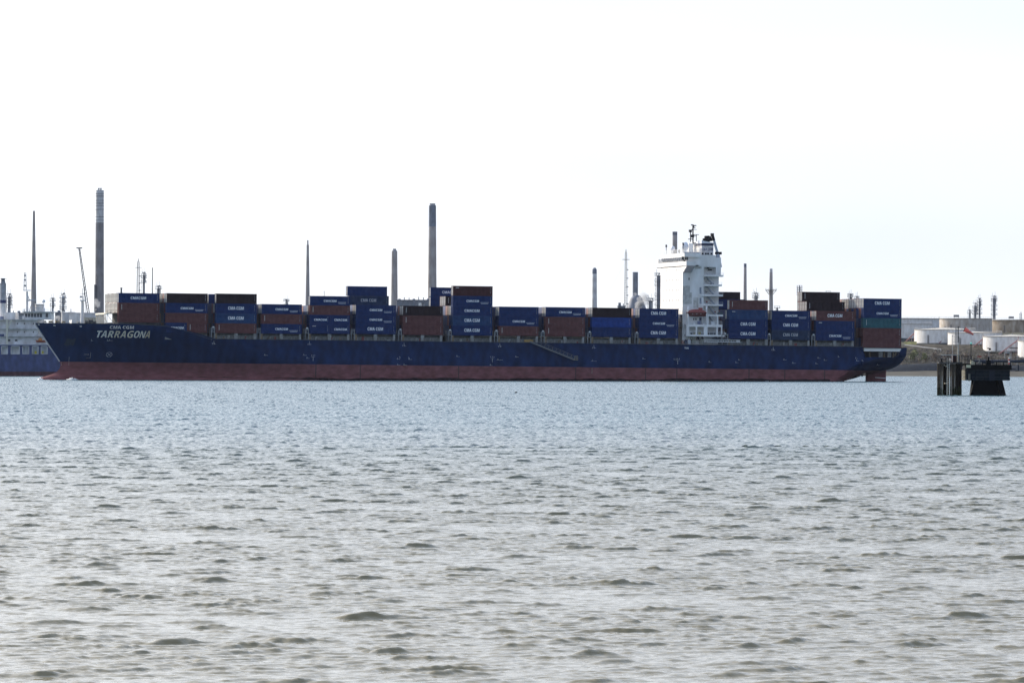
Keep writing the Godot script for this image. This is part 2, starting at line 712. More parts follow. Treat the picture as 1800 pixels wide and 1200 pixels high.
# ==================================================================== oil tanks
func build_tanks() -> void:
	# centre u, top v, base v, width in pixels, depth, rise of the roof in pixels, colour, label
	var rows := [
		[1568, 560.5, 588, 167, 3050, 0.0, "white", "big pale flat topped tank farthest back beside the stern containers"],
		[1574, 570.0, 594.6, 130, 2960, 1.2, "white", "low white tank cut off by the stern of the container ship"],
		[1662, 580.0, 603, 107, 2885, 4.5, "white", "low white tank with shallow cone roof nearest the ship's stern"],
		[1698, 560.5, 586, 93, 3300, 0.0, "stained", "tall pale tank with brown stains behind the windsock"],
		[1714.5, 585.5, 608, 95, 2862, 3.0, "white", "white cone roofed tank behind the windsock mast"],
		[1800, 563, 587, 124, 3480, 0.0, "rust", "large tank with rusty brown weathered upper shell"],
		[1780, 592, 617, 102, 2828, 4.0, "white", "white cone roofed tank above the jetty with ladder on its sunlit edge"],
		[1842, 599.5, 628, 103, 2796, 4.0, "white", "white tank lowest on the bank, cut off by the picture edge"],
	]
	var plate := noise_texture(41, 0.018, 0.84, 1.0, 5, 0.05)
	for r in rows:
		var d: float = r[4]
		var px := d / FOCAL
		var top := at(r[0], r[1], d)
		var base := at(r[0], r[2], d)
		var rad: float = r[3] * 0.5 * px
		var h := top.y - base.y
		var ground := minf(land_height(d) - 1.5, base.y - 0.5)
		var t := thing("oil_tank", r[7], "tank", Transform3D(Basis(), Vector3(base.x, base.y, -d)), "oil tanks on the hill")
		var shell_mat := mat(0.8, 0.8, 0.79, 0.6, 0.0, plate, Vector3(0.05, 0.02, 0.05))
		if r[6] == "stained":
			shell_mat = mat(0.66, 0.64, 0.61, 0.7, 0.0, noise_texture(43, 0.012, 0.72, 1.0, 6, 0.2), Vector3(0.05, 0.02, 0.05))
		elif r[6] == "rust":
			shell_mat = mat(0.5, 0.45, 0.38, 0.8, 0.0, noise_texture(44, 0.012, 0.6, 1.0, 6, 0.25), Vector3(0.045, 0.02, 0.045))
		var courses := 5
		for k in courses:
			var s := Shape.new()
			var y0 := h * k / courses
			var y1 := h * (k + 1) / courses
			var step := 0.03 * (courses - k)
			s.lathe(Vector3.ZERO, [Vector2(rad + step, y0), Vector2(rad + step, y1), Vector2(rad, y1)], 64)
			part("shell_course", s, shell_mat, t)
		var roof := Shape.new()
		var rise: float = r[5] * px
		if rise > 0.01:
			roof.lathe(Vector3.ZERO, [Vector2(rad + 0.35, h), Vector2(rad + 0.35, h + 0.25), Vector2(rad * 0.5, h + rise * 0.62), Vector2(0.0, h + rise)], 64)
		else:
			roof.lathe(Vector3.ZERO, [Vector2(rad + 0.5, h), Vector2(rad + 0.5, h + 0.35), Vector2(rad - 1.0, h + 0.35), Vector2(rad - 1.0, h - 1.2), Vector2(0.0, h - 1.0)], 64)
		part("roof", roof, mat(0.55, 0.53, 0.48, 0.75, 0.0, plate, Vector3(0.05, 0.05, 0.05)), t)
		var rim := Shape.new()
		for k in 48:
			var a := TAU * k / 48.0
			var b := TAU * (k + 1) / 48.0
			var pa := Vector3(cos(a), 0, sin(a)) * (rad - 0.1) + Vector3.UP * (h + 0.3)
			var pb := Vector3(cos(b), 0, sin(b)) * (rad - 0.1) + Vector3.UP * (h + 0.3)
			rim.bar(pa, pa + Vector3.UP * 1.05, 0.07)
			rim.bar(pa + Vector3.UP * 1.05, pb + Vector3.UP * 1.05, 0.07)
		part("railing", rim, mat(0.5, 0.5, 0.5, 0.6), t)
		var plinth := Shape.new()
		plinth.lathe(Vector3.ZERO, [Vector2(rad + 6.0, ground - base.y), Vector2(rad + 1.4, 0.0), Vector2(0.0, 0.0)], 48)
		part("bund", plinth, mat(0.075, 0.08, 0.08, 0.95, 0.0, noise_texture(32, 0.02, 0.55, 1.0), Vector3(0.05, 0.05, 0.05)), t)
		# caged ladder on the side the sun catches
		var lad := Shape.new()
		var ang := deg_to_rad(128.0)
		var o := Vector3(cos(ang), 0, sin(ang)) * (rad + 0.3)
		var side := Vector3(-sin(ang), 0, cos(ang)) * 0.35
		lad.bar(o + side, o + side + Vector3.UP * h * 0.62, 0.12)
		lad.bar(o - side, o - side + Vector3.UP * h * 0.62, 0.12)
		for k in 9:
			lad.bar(o + side * 1.4 + Vector3.UP * h * 0.62 * (k + 0.5) / 9.0, o - side * 1.4 + Vector3.UP * h * 0.62 * (k + 0.5) / 9.0, 0.18)
		part("ladder", lad, mat(0.10, 0.10, 0.11, 0.7), t)
		var box := Shape.new()
		var bo := Vector3(-rad * 0.35, h + (rise * 0.6 if rise > 0.01 else 0.9), 0)
		if rise > 0.01:
			var vent := Shape.new()
			vent.tube(Vector3(0, h + rise - 0.1, 0), Vector3(0, h + rise + 0.6, 0), 0.4)
			part("roof_vent", vent, mat(0.2, 0.2, 0.21, 0.8), t)
			box.box(bo + Vector3(0, 0.2, 0), Vector3(1.2, 0.7, 1.2))
		else:
			box.bar(bo + Vector3(-1.4, -1.0, 0), bo + Vector3(-1.4, 0.6, 0), 0.2)
			box.bar(bo + Vector3(1.4, -1.0, 0), bo + Vector3(1.4, 0.6, 0), 0.2)
			box.box(bo + Vector3(0, 1.1, 0), Vector3(3.6, 1.5, 2.0))
		part("roof_fitting", box, mat(0.2, 0.2, 0.21, 0.8), t)
	# red foam pipes that climb to the tanks
	var pipes := [[1593, 600, 1609, 584.5, 2893, 1], [1648, 606, 1667, 589.5, 2868, 2], [1711, 610, 1729.5, 595, 2834, 3], [1757, 622, 1791, 597, 2802, 4]]
	var who := ["below the low tank beside the stern", "between the two cone roofed tanks", "up to the tank above the jetty", "to the lowest tank, longest of them"]
	for p in pipes:
		var s := Shape.new()
		var a := at(p[0], p[1], p[4])
		var b := at(p[2], p[3], p[4])
		var o := thing("red_pipe", "sloping red pipe with stairs " + who[p[5] - 1], "pipe", Transform3D(Basis(), a), "red sloping pipes at the tanks")
		s.tube(Vector3.ZERO, b - a, 0.32, 0.32, 8)
		s.tube(b - a, b - a + Vector3.UP * 1.8, 0.25, 0.25, 8)
		part("pipe", s, mat(0.30, 0.16, 0.155, 0.7), o)
		for k in 4:
			var l := Shape.new()
			var q: Vector3 = (b - a) * (k + 0.5) / 4.0
			l.bar(q, Vector3(q.x, land_height(p[4]) - a.y - 1.5, q.z), 0.2)
			part("leg", l, mat(0.28, 0.17, 0.16, 0.8), o)
	# pale path along the top of the slope
	var path := Shape.new()
	var prev := []
	for k in 13:
		var u := 1590.0 + k * 5.4
		var v := 609.0 + k * 0.78 + sin(k * 1.9) * 0.5
		var d := 2845.0 - k * 1.5
		var p := at(u, v, d)
		p.y = maxf(p.y, land_height(d) + 0.6)
		if prev.size():
			path.flat(prev[0], p, p + Vector3(0, -1.6, 4.0), prev[1])
		prev = [p, p + Vector3(0, -1.6, 4.0)]
	structure("path", path, mat(0.62, 0.6, 0.56, 0.9, 0.0, noise_texture(45, 0.05, 0.35, 1.0), Vector3(0.08, 0.08, 0.08)))
	var grass := Shape.new()
	for q in [[1590, 606, 1612, 600, 2850], [1630, 612, 1668, 607, 2838], [1690, 616, 1730, 613, 2826]]:
		var a := at(q[0], q[1], q[4])
		var b := at(q[2], q[1], q[4])
		var c := at(q[2], q[3], q[4] + 14)
		var e := at(q[0], q[3], q[4] + 14)
		grass.flat(a, b, c, e)
	var gr := structure("grass", grass, mat(0.23, 0.24, 0.09, 0.95, 0.0, noise_texture(33, 0.012, 0.45, 1.0, 6, 0.1), Vector3(0.05, 0.05, 0.05)))
	gr.set_meta("kind", "stuff")
	tag(gr, "yellow green grass on the banks between the tanks", "grass")


# ==================================================================== refinery on the far shore
# bands: [v of the band's top, v of its bottom, material]; widths are interpolated from top to base
func chimney(called: String, label: String, category: String, group: String, u: float, v_top: float, w_top: float, v_mid: float, w_mid: float, d: float, m: Material, cap: Array, bands := []) -> Node3D:
	var px := d / FOCAL
	var top := at(u, v_top, d)
	var mid := at(u, v_mid, d)
	var floor_ := land_height(d) - 1.0
	var o := thing(called, label, category, Transform3D(Basis(), Vector3(top.x, floor_, -d)), group)
	var h := top.y - floor_
	var hm := mid.y - floor_
	var r0 := w_top * 0.5 * px
	var r1 := w_mid * 0.5 * px
	var grow := (r1 - r0) / maxf(h - hm, 1.0)
	var radius_at := func(y: float) -> float: return r0 + grow * (h - y)
	var cuts := [0.0, hm, h]
	for b in bands:
		cuts.append(at(u, b[0], d).y - floor_)
		cuts.append(at(u, b[1], d).y - floor_)
	cuts.sort()
	for k in cuts.size() - 1:
		var y0: float = cuts[k]
		var y1: float = cuts[k + 1]
		if y1 - y0 < 0.2:
			continue
		var use := m
		var name_ := "shaft"
		for b in bands:
			var v := FOCAL
			var ym := (y0 + y1) * 0.5 + floor_
			if ym < at(u, b[0], d).y and ym > at(u, b[1], d).y:
				use = b[2]
				name_ = "band"
		var s := Shape.new()
		s.lathe(Vector3.ZERO, [Vector2(radius_at.call(y0), y0), Vector2(radius_at.call(y1), y1)], 28)
		part(name_, s, use, o)
	if cap.size():
		# [radius as a share of the top radius, height in pixels]
		var s := Shape.new()
		var prof := [Vector2(r0 * 1.02, h - 0.3)]
		for c in cap:
			prof.append(Vector2(r0 * c[0], h + c[1] * px))
		prof.append(Vector2(r0 * 0.6, h + cap[-1][1] * px - 0.3))
		s.lathe(Vector3.ZERO, prof, 28)
		part("flue", s, mat(0.30, 0.30, 0.32, 0.8), o)
	else:
		var s := Shape.new()
		s.lathe(Vector3.ZERO, [Vector2(r0, h - 0.05), Vector2(r0 * 0.75, h - 0.05), Vector2(r0 * 0.75, h - 4.0), Vector2(0, h - 4.0)], 20)
		part("flue", s, mat(0.08, 0.08, 0.08, 0.9), o)
	return o


# a steel column with landings, ladder and pipework at its head
func column(label: String, u: float, v_top: float, w: float, d: float, m: Material, landings: Array, head := true, called := "refinery_column") -> Node3D:
	var px := d / FOCAL
	var top := at(u, v_top, d)
	var floor_ := land_height(d) - 1.0
	var h := top.y - floor_
	var r := w * 0.5 * px
	var o := thing(called, label, "column", Transform3D(Basis(), Vector3(top.x, floor_, -d)), "refinery columns")
	var s := Shape.new()
	s.lathe(Vector3.ZERO, [Vector2(r, 0), Vector2(r, h - r * 0.5), Vector2(r * 0.7, h - r * 0.15), Vector2(0, h)], 18)
	part("shell", s, m, o)
	var dark := mat(0.16, 0.17, 0.19, 0.7)
	for v in landings:
		var y: float = at(u, v, d).y - floor_
		var l := Shape.new()
		l.lathe(Vector3(0, y, 0), [Vector2(r, -0.25), Vector2(r + 1.4, -0.25), Vector2(r + 1.4, 0), Vector2(r, 0)], 14)
		for k in 8:
			var a := TAU * k / 8.0
			var p := Vector3(cos(a) * (r + 1.3), y, sin(a) * (r + 1.3))
			l.bar(p, p + Vector3.UP * 1.2, 0.12)
		l.lathe(Vector3(0, y + 1.15, 0), [Vector2(r + 1.25, 0), Vector2(r + 1.4, 0.05), Vector2(r + 1.25, 0.1)], 14)
		part("landing", l, dark, o)
	var lad := Shape.new()
	lad.bar(Vector3(-r - 0.6, 0, 0.5), Vector3(-r - 0.6, h - 1, 0.5), 0.16)
	lad.bar(Vector3(-r - 0.6, 0, -0.5), Vector3(-r - 0.6, h - 1, -0.5), 0.16)
	for k in int(h / 2.2):
		lad.box(Vector3(-r - 0.8, 1.0 + k * 2.2, 0), Vector3(0.5, 0.18, 1.1))
	part("ladder", lad, dark, o)
	var pipe := Shape.new()
	pipe.tube(Vector3(r * 0.8, 0, r * 0.9), Vector3(r * 0.8, h - 1, r * 0.9), 0.3, 0.3, 6)
	part("pipe", pipe, mat(0.4, 0.41, 0.43, 0.6), o)
	if head:
		var t := Shape.new()
		t.tube(Vector3(0, h - 0.4, 0), Vector3(0, h + 1.0, 0), 0.22, 0.22, 6)
		t.tube(Vector3(0, h + 0.95, 0), Vector3(r + 0.3, h + 0.9, 0.4), 0.2, 0.2, 6)
		t.tube(Vector3(r + 0.3, h + 0.9, 0.4), Vector3(r + 0.3, h - 5, 0.4), 0.2, 0.2, 6)
		for k in 6:
			t.box(Vector3(rng.randf_range(-r, r), h + rng.randf_range(0.2, 1.6), rng.randf_range(-1, 1)), Vector3(rng.randf_range(0.3, 1.0), rng.randf_range(0.2, 0.6), 0.4))
		t.bar(Vector3(-r, h, 0), Vector3(-r - 0.2, h + 3.4, 0), 0.16)
		t.bar(Vector3(r * 0.7, h, -0.5), Vector3(r * 0.7, h + 4.2, -0.5), 0.16)
		t.bar(Vector3(-r - 1.4, h + 1.3, 0.6), Vector3(r + 1.2, h + 1.3, 0.6), 0.2)
		part("head_pipework", t, dark, o)
	return o


func lattice(s: Shape, foot: Vector3, h: float, w0: float, w1: float, panels: int, t: float) -> void:
	for k in panels:
		var a0 := float(k) / panels
		var a1 := float(k + 1) / panels
		var p := []
		for q in [[a0, 0], [a1, 1]]:
			var w := lerpf(w0, w1, q[0]) * 0.5
			p.append([foot + Vector3(-w, h * q[0], -w), foot + Vector3(w, h * q[0], -w), foot + Vector3(w, h * q[0], w), foot + Vector3(-w, h * q[0], w)])
		for i in 4:
			s.bar(p[0][i], p[1][i], t)
			s.bar(p[0][i], p[1][(i + 1) % 4], t * 0.6)
			s.bar(p[1][i], p[1][(i + 1) % 4], t * 0.6)


func build_refinery() -> void:
	var stain := noise_texture(51, 0.014, 0.78, 1.0, 5, 0.05)
	var concrete := mat(0.43, 0.41, 0.41, 0.85, 0.0, stain, Vector3(0.03, 0.012, 0.03))
	var dark_concrete := mat(0.30, 0.295, 0.31, 0.85, 0.0, stain, Vector3(0.03, 0.012, 0.03))
	var cap_blue := mat(0.22, 0.25, 0.31, 0.8, 0.0, stain, Vector3(0.03, 0.03, 0.03))
	var steel := mat(0.26, 0.285, 0.34, 0.6, 0.0, stain, Vector3(0.04, 0.02, 0.04))
	var silver := mat(0.6, 0.63, 0.66, 0.5, 0.0, stain, Vector3(0.03, 0.03, 0.03))
	var pale := mat(0.66, 0.68, 0.70, 0.7, 0.0, stain, Vector3(0.03, 0.02, 0.03))
	var dark := mat(0.11, 0.115, 0.13, 0.7)
	# the chimneys, from the bow side to the stern side
	chimney("chimney", "slender tapering grey chimney beyond the moored ship's mast", "chimney", "refinery chimneys", 58.7, 371, 3.8, 510, 9.0, 3250, concrete, [[0.8, 0.8]])
	var c1 := chimney("chimney", "tallest chimney, dark grey below, silver banded upper part with two flues", "chimney", "refinery chimneys", 174.6, 336, 14.2, 500, 15.6, 3300, dark_concrete, [], [[334, 391, silver]])
	var px := 3300.0 / FOCAL
	var h1 := at(174.6, 336, 3300).y - (land_height(3300) - 1.0)
	for q in [-0.35, 0.33]:
		var s := Shape.new()
		s.lathe(Vector3(q * 7.0 * px * 0.8, 0, 0), [Vector2(0.55, h1 - 4.2), Vector2(0.55, h1 + 1.8), Vector2(0.8, h1 + 1.8), Vector2(0.8, h1 + 2.2), Vector2(0.3, h1 + 2.2)], 10)
		part("flue_tip", s, silver, c1)
	var k_ := 0
	for v in [340.5, 345.0, 352.5, 357.5, 362.5, 368.5, 381.5, 387.5]:
		var s := Shape.new()
		var y: float = at(174.6, v, 3300).y - (land_height(3300) - 1.0)
		var rr := 7.2 * px
		s.lathe(Vector3.ZERO, [Vector2(rr, y), Vector2(rr + 0.16, y + 0.02), Vector2(rr + 0.16, y + 0.3), Vector2(rr, y + 0.32)], 28)
		part("hoop", s, dark, c1)
	var step := Shape.new()
	step.block(Vector3(-8.6 * px, 0, -4), Vector3(-6.5 * px, at(174, 500, 3300).y - land_height(3300) + 1.0, 4))
	part("duct", step, dark_concrete, c1)
	chimney("chimney", "thin tapering grey chimney above the fifth container stack", "chimney", "refinery chimneys", 540.6, 430, 4.2, 535, 7.8, 3250, concrete, [[0.62, 0.2], [0.62, 8.0]])
	chimney("chimney", "medium straight grey chimney beside the two stacked inner containers", "chimney", "refinery chimneys", 693.2, 441, 10.0, 535, 11.8, 3200, concrete, [[0.88, 0.1], [0.72, 1.2], [0.6, 1.4], [0.6, 4.0]])
	chimney("chimney", "very tall grey chimney with bluish upper part above the eighth stack", "chimney", "refinery chimneys", 760, 361, 12.6, 505, 15.2, 3200, concrete, [[0.85, 0.1], [0.75, 2.0], [0.8, 2.4], [0.8, 3.6]], [[361, 398, cap_blue]])
	var wc := chimney("chimney", "short white chimney with dark band under its rounded top", "chimney", "refinery chimneys", 1045.3, 473, 7.8, 540, 9.0, 3150, pale, [[0.8, 0.3], [0.66, 1.8], [0.4, 2.8]], [[473, 481, cap_blue]])
	chimney("chimney", "dark capped chimney standing behind the ship's bridge", "chimney", "refinery chimneys", 1186.6, 407, 8.6, 470, 8.6, 3200, concrete, [], [[407, 413, cap_blue]])
	chimney("chimney", "narrow grey chimney with dark cap aft of the bridge", "chimney", "refinery chimneys", 1310.3, 463, 4.8, 525, 6.0, 3150, concrete, [], [[463, 469, cap_blue]])
	var plat := chimney("chimney", "grey chimney with a ring platform part way up", "chimney", "refinery chimneys", 1355.8, 472, 5.2, 545, 7.8, 3100, concrete, [], [[472, 478, silver]])
	var ring := Shape.new()
	var ry := at(1355.8, 509.5, 3100).y - (land_height(3100) - 1.0)
	ring.lathe(Vector3(0, ry, 0), [Vector2(1.0, -0.3), Vector2(3.6, -0.3), Vector2(3.6, 0.0), Vector2(1.0, 0.0)], 16)
	for k in 12:
		var a := TAU * k / 12.0
		ring.bar(Vector3(cos(a) * 3.5, ry, sin(a) * 3.5), Vector3(cos(a) * 3.5, ry + 1.1, sin(a) * 3.5), 0.1)
		ring.bar(Vector3(cos(a) * 3.4, ry - 0.2, sin(a) * 3.4), Vector3(cos(a) * 1.1, ry - 3.0, sin(a) * 1.1), 0.12)
	part("platform", ring, dark, plat)
	# furnace with hood and stack
	var f := chimney("furnace_stack", "dark blue grey stack rising from a bell shaped furnace hood", "stack", "", 1117, 478, 9.6, 520, 9.6, 3150, steel, [])
	var hood := Shape.new()
	var q := 3150.0 / FOCAL
	var fy := land_height(3150) - 1.0
	hood.lathe(Vector3(2.0 * q, 0, 0), [Vector2(17 * q, 0), Vector2(17 * q, at(1117, 541, 3150).y - fy), Vector2(10.5 * q, at(1117, 524, 3150).y - fy), Vector2(7.5 * q, at(1117, 520, 3150).y - fy), Vector2(4.6 * q, at(1117, 518.6, 3150).y - fy)], 24)
	part("hood", hood, steel, f)
	# columns
	column("grey column with head pipework nearest the moored ship's funnel", 15.4, 520, 5.2, 2950, steel, [523, 529, 535, 540])
	column("slim dark column with crossarm between radome and white tank", 91.8, 527, 3.0, 3000, steel, [528.5, 537])
	column("silver column with dark rings standing over the white tank", 110, 519.5, 5.6, 2960, silver, [523.5, 531, 539, 543])
	column("dark column behind the first container stack", 252.3, 482, 3.6, 3100, dark_concrete, [484, 488, 496])
	column("short wide column just above the first container stack", 278, 505.5, 5.4, 3000, steel, [507])
	column("tall column with side ladder just ahead of the white bridge front", 1158, 483.5, 7.0, 3050, steel, [484, 494, 501, 519, 526, 536])
	column("short dark capped column between the hood and the ladder column", 1143.5, 527.5, 6.6, 3080, steel, [528])
	column("stubby column with pipework aft of the first narrow chimney", 1328.6, 518, 5.0, 3050, silver, [519, 523])
	column("small block column beyond the fourteenth stack", 1366.5, 540, 3.0, 3050, steel, [541], false)
	column("knobbly thin column rising beside the upper brown containers", 1406, 501, 2.2, 3050, steel, [505, 509, 513, 518], false)
	column("smallest of the columns above the tall pale tanks", 1705, 548, 2.0, 3500, steel, [549.5])
	column("middle column of the three close together above the tanks", 1715, 536, 4.0, 3500, steel, [540, 546, 552])
	column("thin tall column with aerial, last of the three together", 1722.6, 527, 3.0, 3500, steel, [530, 536, 544, 551])
	column("tallest column above the rusty tank", 1748.4, 523, 4.8, 3500, steel, [525, 529, 538, 545, 553])
	column("lone thin stack above the rusty tank by the picture edge", 1795.6, 548, 1.4, 3500, steel, [], false)
	column("tiny column top above the fifth to last stack", 1456.5, 514, 1.6, 3200, steel, [514.5], false)
	column("column head above the inner brown containers near the stern", 1495.5, 520, 3.4, 3200, steel, [519, 522])
	column("small column head just before the last container stack", 1507, 524, 2.4, 3200, steel, [524.5])
	column("column top above the fourth container stack", 503, 530, 4.0, 3100, silver, [529])
	column("low vessel top beside the eighth stack", 743, 531, 5.0, 3100, steel, [531], false)
	# thin masts and poles
	for p in [[242.4, 460, 3100, 2.4, "thin lattice mast with crossarm above the first container stack"], [1100.6, 444, 3000, 2.0, "tall guyed lattice mast beyond the eleventh stack"]]:
		var top := at(p[0], p[1], p[2])
		var base := land_height(p[2])
		var o := thing("lattice_mast", p[4], "mast", Transform3D(Basis(), Vector3(top.x, base, -p[2])), "refinery masts")
		var s := Shape.new()
		lattice(s, Vector3.ZERO, top.y - base, p[3], p[3] * 0.5, 34, 0.22)
		part("lattice", s, dark, o)
		var arm := Shape.new()
		var hh: float = top.y - base
		arm.bar(Vector3(-2.2, hh * 0.92, 0), Vector3(2.2, hh * 0.92, 0), 0.3)
		arm.tube(Vector3(0, hh, 0), Vector3(0, hh + 2.0, 0), 0.35, 0.2, 6)
		for k in 6:
			arm.box(Vector3(0.9, hh * (0.3 + 0.1 * k), 0), Vector3(1.2, 0.5, 0.5))
		part("aerial", arm, dark, o)
		var guy := Shape.new()
		for sgn in [-1.0, 1.0]:
			guy.bar(Vector3(0, hh * 0.9, 0), Vector3(sgn * 26.0, 0, 8), 0.035)
			guy.bar(Vector3(0, hh * 0.6, 0), Vector3(sgn * 26.0, 0, 8), 0.035)
		part("guy_wire", guy, mat(0.4, 0.4, 0.42, 0.7), o)
	for p in [[267.2, 472, 3100, 0.28, "plain thin pole beyond the first container stack"], [569.5, 513, 3000, 0.16, "thin aerial pole above the fifth stack"], [212.5, 507, 2900, 0.5, "short thick pole above the first stack"]]:
		var top := at(p[0], p[1], p[2])
		var base := land_height(p[2])
		var s := Shape.new()
		s.tube(Vector3.ZERO, Vector3(0, top.y - base, 0), p[3] * 1.6, p[3], 8)
		s.tube(Vector3(0, top.y - base, 0), Vector3(0, top.y - base + 0.6, 0), p[3] * 1.5, p[3], 8)
		single("thin_pole", s, dark, Transform3D(Basis(), Vector3(top.x, base, -p[2])), p[4], "pole", "refinery poles")
	# mobile crane with its boom raised over the bow
	var ca := at(155.5, 556, 2900)
	var cb := at(138.7, 437, 2900)
	var cr := thing("crane", "refinery crane with long raised lattice boom leaning over the bow", "crane", Transform3D(Basis(), ca))
	var boom := Shape.new()
	var dirb := (cb - ca)
	for k in 22:
		var p0 := dirb * (k / 22.0)
		var p1 := dirb * ((k + 1) / 22.0)
		var w := 1.0 - 0.5 * k / 22.0
		for e in [Vector3(-w, 0, -w), Vector3(w, 0, -w), Vector3(w, 0, w), Vector3(-w, 0, w)]:
			boom.bar(p0 + e * 0.6, p1 + e * 0.6, 0.4)
		boom.bar(p0 + Vector3(-w, 0, w) * 0.6, p1 + Vector3(w, 0, w) * 0.6, 0.16)
		boom.bar(p0 + Vector3(w, 0, -w) * 0.6, p1 + Vector3(w, 0, w) * 0.6, 0.16)
	part("boom", boom, mat(0.12, 0.12, 0.13, 0.7), cr)
	var tip := Shape.new()
	tip.box(dirb + Vector3(0, 0.4, 0), Vector3(3.4, 0.7, 1.0))
	part("boom_head", tip, dark, cr)
	var jib := Shape.new()
	var j0 := at(144.6, 552, 2900) - ca
	jib.bar(j0, dirb * 0.44, 0.3)
	jib.bar(j0 + Vector3(1.6, 0, 0), dirb * 0.44, 0.2)
	part("back_stay", jib, dark, cr)
	var cab := Shape.new()
	cab.block(Vector3(-3, -26, -2), Vector3(4, -0.5, 2))
	part("cab", cab, mat(0.4, 0.38, 0.3, 0.7), cr)
	# process buildings and white tanks just behind
	var halls := [[698, 757, 523.5, 3150, "long grey process building between the two tall chimneys"], [1086, 1099, 534, 3050, "small plant room with pipework by the guyed mast"], [98, 130, 545, 3050, "low grey pipe structure behind the silver column"], [0, 66, 546, 2950, "jumble of grey pipe racks behind the moored ship's bridge"], [1168, 1230, 536, 3100, "grey plant hall hidden behind the superstructure"]]
	for b in halls:
		var d: float = b[3]
		var p := at(b[0], b[2], d)
		var e := at(b[1], b[2], d)
		var base := land_height(d) - 1.0
		var o := thing("process_building", b[4], "building", Transform3D(Basis(), Vector3((p.x + e.x) * 0.5, base, -d)), "refinery buildings")
		var w: float = e.x - p.x
		var h := p.y - base
		var s := Shape.new()
		s.block(Vector3(-w * 0.5, 0, -8), Vector3(w * 0.5, h - 1.6, 8))
		part("wall", s, mat(0.24, 0.26, 0.30, 0.8, 0.0, stain, Vector3(0.06, 0.03, 0.06)), o)
		var r := Shape.new()
		r.block(Vector3(-w * 0.5 - 0.3, h - 1.6, -8.3), Vector3(w * 0.5 + 0.3, h - 1.2, 8.3))
		part("roof", r, steel, o)
		var n := maxi(2, int(w / 3.0))
		for k in n:
			var x := -w * 0.5 + w * (k + 0.5) / n
			var vt := Shape.new()
			var hh := rng.randf_range(0.6, 2.0)
			if k % 3 == 0:
				vt.box(Vector3(x, h - 1.2 + hh * 0.5, 2), Vector3(1.6, hh, 1.6))
			else:
				vt.tube(Vector3(x, h - 1.3, 3), Vector3(x, h - 1.0 + hh, 3), 0.28, 0.28, 7)
			part("roof_vent", vt, steel, o)
		for k in int(w / 4.0):
			var x := -w * 0.5 + 2.5 + k * 4.0
			var wn := Shape.new()
			wn.block(Vector3(x - 0.9, h - 5.0, 8.0), Vector3(x + 0.9, h - 3.2, 8.06))
			part("window", wn, mat(0.75, 0.75, 0.72, 0.5) if (k * 7) % 5 == 1 else mat(0.14, 0.16, 0.19, 0.3), o)
	for tk in [[114, 109, 549.5, 14, 2870, "small white tank joined to the long one behind the bow"], [146, 150, 550.5, 74, 2910, "long white tank behind the bow's foremast"], [69, 66, 535, 16, 2935, "pale tank behind the moored ship's bridge"]]:
		var d: float = tk[4]
		var top := at(tk[0], tk[2], d)
		var base := land_height(d) - 1.5
		var r: float = tk[3] * 0.5 * d / FOCAL
		var o := thing("storage_tank", tk[5], "tank", Transform3D(Basis(), Vector3(top.x, base, -d)), "white tanks behind the bow")
		var s := Shape.new()
		s.lathe(Vector3.ZERO, [Vector2(r, 0), Vector2(r, top.y - base)], 40)
		part("shell", s, mat(0.74, 0.75, 0.76, 0.6, 0.0, stain, Vector3(0.05, 0.02, 0.05)), o)
		var rf := Shape.new()
		rf.lathe(Vector3.ZERO, [Vector2(r + 0.25, top.y - base), Vector2(r + 0.25, top.y - base + 0.25), Vector2(0, top.y - base + 0.5)], 40)
		part("roof", rf, mat(0.7, 0.7, 0.7, 0.7), o)
	# steam drifting from the plant
	var puffs := [["white steam cloud drifting across the furnace hood", 3140, [[1120, 541, 6], [1133, 524, 9]], 12], ["thin wisp of steam at the furnace stack's foot", 3140, [[1108, 521, 2.5], [1118, 514, 3.5]], 5], ["white steam cloud beside the tall chimney's foot", 2960, [[166, 545, 5], [172, 528, 5]], 9], ["low white steam cloud behind the moored ship's bridge", 2960, [[90, 562, 4], [106, 558, 6]], 8], ["faint steam cloud above the ninth stack", 3150, [[828, 496, 5], [856, 476, 7]], 8]]
	for p in puffs:
		var d: float = p[1]
		var a: Array = p[2][0]
		var b: Array = p[2][1]
		var first := at(a[0], a[1], d)
		var o := thing("steam_cloud", p[0], "steam", Transform3D(Basis(), first), "steam from the refinery")
		for e in p[3]:
			var t: float = (e + rng.randf()) / p[3]
			var fog := FogVolume.new()
			fog.name = "puff"
			fog.shape = RenderingServer.FOG_VOLUME_SHAPE_ELLIPSOID
			var r := lerpf(a[2], b[2], t) * rng.randf_range(0.45, 0.95)
			fog.size = Vector3(r * 1.1, r * rng.randf_range(0.75, 1.1), r * 1.1) * 2.0 * d / FOCAL
			var fm := FogMaterial.new()
			fm.density = 0.16 if "faint" not in p[0] else 0.012
			fm.albedo = Color(0.99, 0.99, 0.99)
			fog.material = fm
			var wob := lerpf(a[2], b[2], t) * 0.7
			fog.position = at(lerpf(a[0], b[0], t) + rng.randf_range(-wob, wob), lerpf(a[1], b[1], t) + rng.randf_range(-wob, wob), d) - first
			o.add_child(fog, true)


